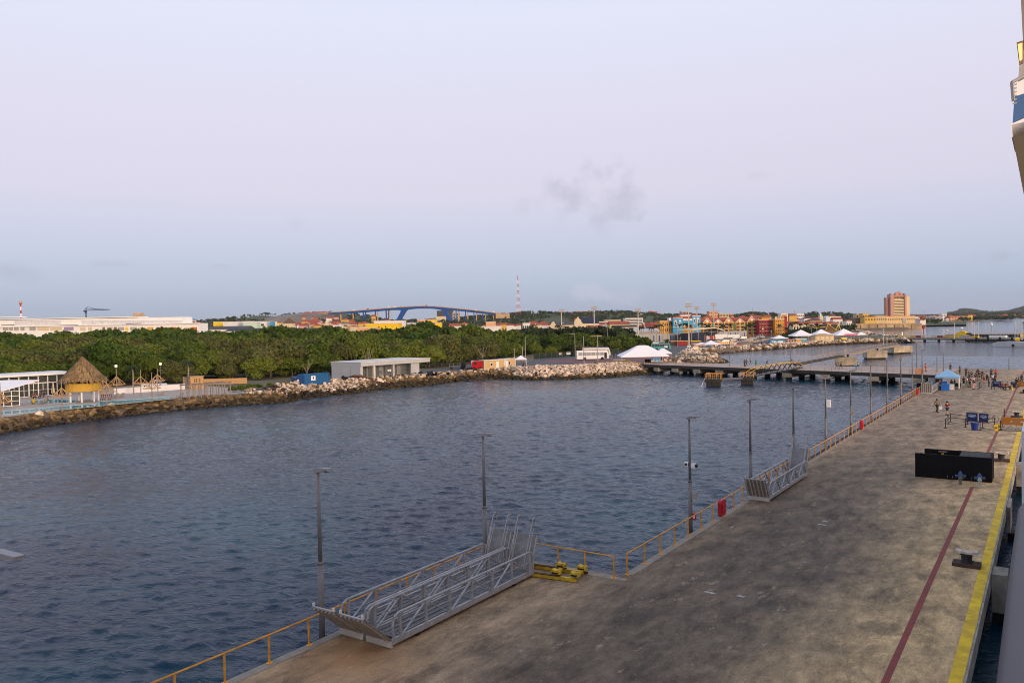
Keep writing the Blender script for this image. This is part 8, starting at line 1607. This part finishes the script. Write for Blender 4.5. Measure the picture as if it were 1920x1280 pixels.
for px, yb, yt, lb in ((1411, 589, 577, 'thin mast on the hill behind the orange hotel'), (1490, 592, 580, 'thin white mast above the old town'), (1733, 594, 581, 'thin mast on the skyline right of the hotel tower')):
    p = D(px, yb, 1900); tag(MB().cyl((0, 0, -6), (0, 0, (yb - yt) / F * 1900), .5, .3, 5).cyl((0, 0, (yb - yt) / F * 1900 * .6), (0, 0, (yb - yt) / F * 1900 * .65), .9, .9, 6).build('radio_mast', POLEL, None, p), lb, 'mast', 'thin masts on the skyline')
# ================================================================== FAR PIERS ON THE RIGHT
A, rz, L = fr(G(1686, 637.5, .8), G(1945, 639.5, .8)); t = T('far_jetty', 'far jetty with coloured barrier boards and dark fenders', 'jetty', (A.x, A.y, 0), rz); MB().box(0, L, 0, 12, 1.5, 2.4).build('deck', CONC, t); MB().box(0, L, -.1, 12.1, 1.0, 1.5).build('dark_beam', EDGE, t); MB().box(L * .52, L, -1.2, -.11, .2, 1.6).build('fender_beam', DARKC, t)
for i in range(9): MB().cyl((6 + i * L / 9, 2, -2), (6 + i * L / 9, 2, 1.0), .7, .7, 8).build('pile', DARKC, t)
tn = lambda x: (x - 1686) / (1945 - 1686) * L
for a, b, c in ((1686, 1697, 'yellow'), (1698, 1708, 'cream'), (1709, 1719, 'ochre'), (1720, 1731, 'red'), (1733, 1740, 'cream'), (1741, 1752, 'white'), (1753, 1763, 'cream'), (1764, 1775, 'red'), (1776, 1790, 'ochre'), (1791, 1806, 'yellow')): MB().box(tn(a), tn(b), .3, .5, 2.4, 3.5).build('barrier_board', PM(c), t)
MB().box(tn(1852), tn(1882), 6, 8, 2.41, 3.6).build('white_block', WHITE, t); MB().box(tn(1822), tn(1836), 4, 6, 2.41, 3.2).build('yellow_ramp', YEL, t); MB().box(tn(1685.5), tn(1688), 2, 3, 2.41, 5.5).build('white_post', WHITE, t)
for i in range(4): MB().box(tn(1842 + i * 21) - .5, tn(1842 + i * 21) + .5, -1.5, -1.21, 0.2, 2.9).build('fender_post', BLACK, t)
for px, yb, yt, lb in ((1657, 645, 616, 'pale lamp pole on the rocks left of the far jetty'), (1663, 642, 631, 'short pale lamp pole by the rocks of the far jetty'), (1736, 634, 608, 'pale lamp pole on the far jetty, left'), (1789.5, 634, 605, 'pale lamp pole on the far jetty, middle'), (1827, 632, 605, 'pale lamp pole at the tug, left'), (1835, 632, 604, 'pale lamp pole at the tug, right'), (1903, 637, 604, 'pale lamp pole at the right edge, first'), (1908.5, 637, 603, 'pale lamp pole at the right edge, second'), (1914.5, 636, 602, 'pale lamp pole at the right edge, third'), (1917.5, 636, 602, 'pale lamp pole at the right edge, fourth')):
    p = G(px, yb, 2.2); h = (yb - yt) / F * p.dot(_f0); t = T('lamp_pole', lb, 'lamp post', p, 0, 'pale lamp poles of the far piers'); MB().cyl((0, 0, -.3), (0, 0, h), .16, .11, 6).build('pole', M('pale_lamp_pole', (.60, .58, .56), .6), t); MB().box(-.35, .35, -.15, .15, h, h + .15).build('lamp_head', WHITED, t)
A, rz, L = fr(G(1773, 631.5, .8), G(1940, 631.5, .8)); t = T('far_jetty', 'second jetty behind, with dark tyre-lined edge and thin railing', 'jetty', (A.x, A.y, 0), rz); MB().box(0, L, 0, 10, 1.2, 2.6).build('deck', CONC, t)
for i in range(16): MB().box(15 + i * (L - 16) / 16, 15 + (i + .8) * (L - 16) / 16, -.6, -.01, .2, 2.2).build('tyre_fender', BLACK, t)
MB().box(0, 14, -.4, -.01, .2, 2.5).build('pale_end', PM('grey'), t)
for i in range(24): MB().box(i * L / 24 - .06, i * L / 24 + .06, 1, 1.12, 2.61, 3.7).build('rail_post', PM('salmon'), t)
MB().tube([(0, 1.06, 3.7), (L, 1.06, 3.7)], .06, 4).build('rail_bar', PM('salmon'), t)
p = G(1801, 628.5, 2.6); t = T('covered_launch', 'yellow covered workboat hull stored on the second jetty', 'boat', p, rz); w = 9 * 480 / F
MB().frontprism([(-w, 0), (w * .95, 0), (w, .9), (w * .9, 2.2), (w * .2, 2.7), (-w * .9, 1.2)][::-1], 0, 3).build('hull', PM('yellow'), t); MB().box(w * .9, w * 1.9, .5, 2, .5, 1.4).build('outboard', BLACK, t)
for x in (1776, 1803): 
    p = G(x, 627, 2.6); t = T('navigation_light', {1776: 'white navigation light on the end of the second jetty', 1803: 'white navigation light above the yellow workboat'}[x], 'navigation light', p); MB().cyl((0, 0, 0), (0, 0, 2.0 if x == 1776 else 3.6), .15, .15, 6).build('post', PM('salmon'), t); MB().lathe([(.7, 2.0 if x == 1776 else 3.6), (.9, 2.5 if x == 1776 else 4.1), (.2, 3.2 if x == 1776 else 4.8)], 8).build('lamp', WHITE, t)
for px, lb in ((1908, 'yellow hose reel at the pier end, near the poles, left'), (1916, 'yellow hose reel at the pier end, right')):
    p = G(px, 640 if px < 1910 else 633, 2.2); t = T('hose_reel', lb, 'hose reel', p); MB().cyl((-.8, 0, .9), (.8, 0, .9), .9, .9, 10).build('drum', YEL, t); MB().box(-1, 1, -.6, .6, 0, .2).build('frame', POLE, t)
# grey patrol boat, bow cut by the frame
p = G(1903, 650, 0); t = T('patrol_boat', 'pale grey boat hull with black fenders at the right edge', 'boat', p, rz - .02); SHP = M('boat_grey', (.64, .65, .68), .4, .06, .3)
hl = [(-9.5, .0, 1.5), (-7, 1.0, 2.3), (-3, 2.0, 2.5), (4, 2.4, 2.3), (30, 2.4, 2.2)]; vs = []
for x, w, z in hl: vs += [(x, -w - .05, z), (x + .8, -w * .75 - .02, -.4), (x + .8, w * .75 + .02, -.4), (x, w + .05, z)]
MB().add(vs, [(k * 4 + j, k * 4 + (j + 1) % 4, k * 4 + 4 + (j + 1) % 4, k * 4 + 4 + j) for k in range(4) for j in range(4)] + [(0, 3, 2, 1)]).build('hull', SHP, t)
for x in (0, 5, 10): MB().cyl((x, -2.75, .7), (x + .01, -2.45, .7), .6, .6, 10).build('fender', BLACK, t)
MB().frontprism([(8, 2.3), (28, 2.3), (28, 4.5), (11, 4.3)][::-1], -1.6, 1.6).build('cabin', SHP, t); MB().box(12, 26, -1.65, -1.601, 3.1, 3.8).build('cabin_window', DGLASS, t)
p = G(1926, 612, 0); t = T('white_ship', 'bow of a white ship cut off by the right edge', 'ship', p, YAW); MB().frontprism([(-5, 6.5), (-1, 0), (40, 0), (40, 9), (6, 9)][::-1], -4, 4).build('hull', HULL, t); MB().box(6, 40, -3.5, 3.5, 9, 14).build('deckhouse', HULL, t); MB().box(-1, 40, -4.1, 4.1, 0, 1.4).build('boot_stripe', BLACK, t)

# ================================================================== HAZE
HZ = True
if HZ:
    hm = bpy.data.materials.new('haze_air'); hm.use_nodes = True; nt = hm.node_tree; nt.nodes.clear(); out = nt.nodes.new('ShaderNodeOutputMaterial'); pv = nt.nodes.new('ShaderNodeVolumePrincipled'); pv.inputs['Color'].default_value = (.80, .86, .95, 1); pv.inputs['Density'].default_value = 0.00003; pv.inputs['Anisotropy'].default_value = .0
    nt.links.new(pv.outputs[0], out.inputs['Volume']); hz = MB().box(-15000, 15000, -4000, 15000, -14, 175).build('haze', hm); struct(hz, 'stuff')
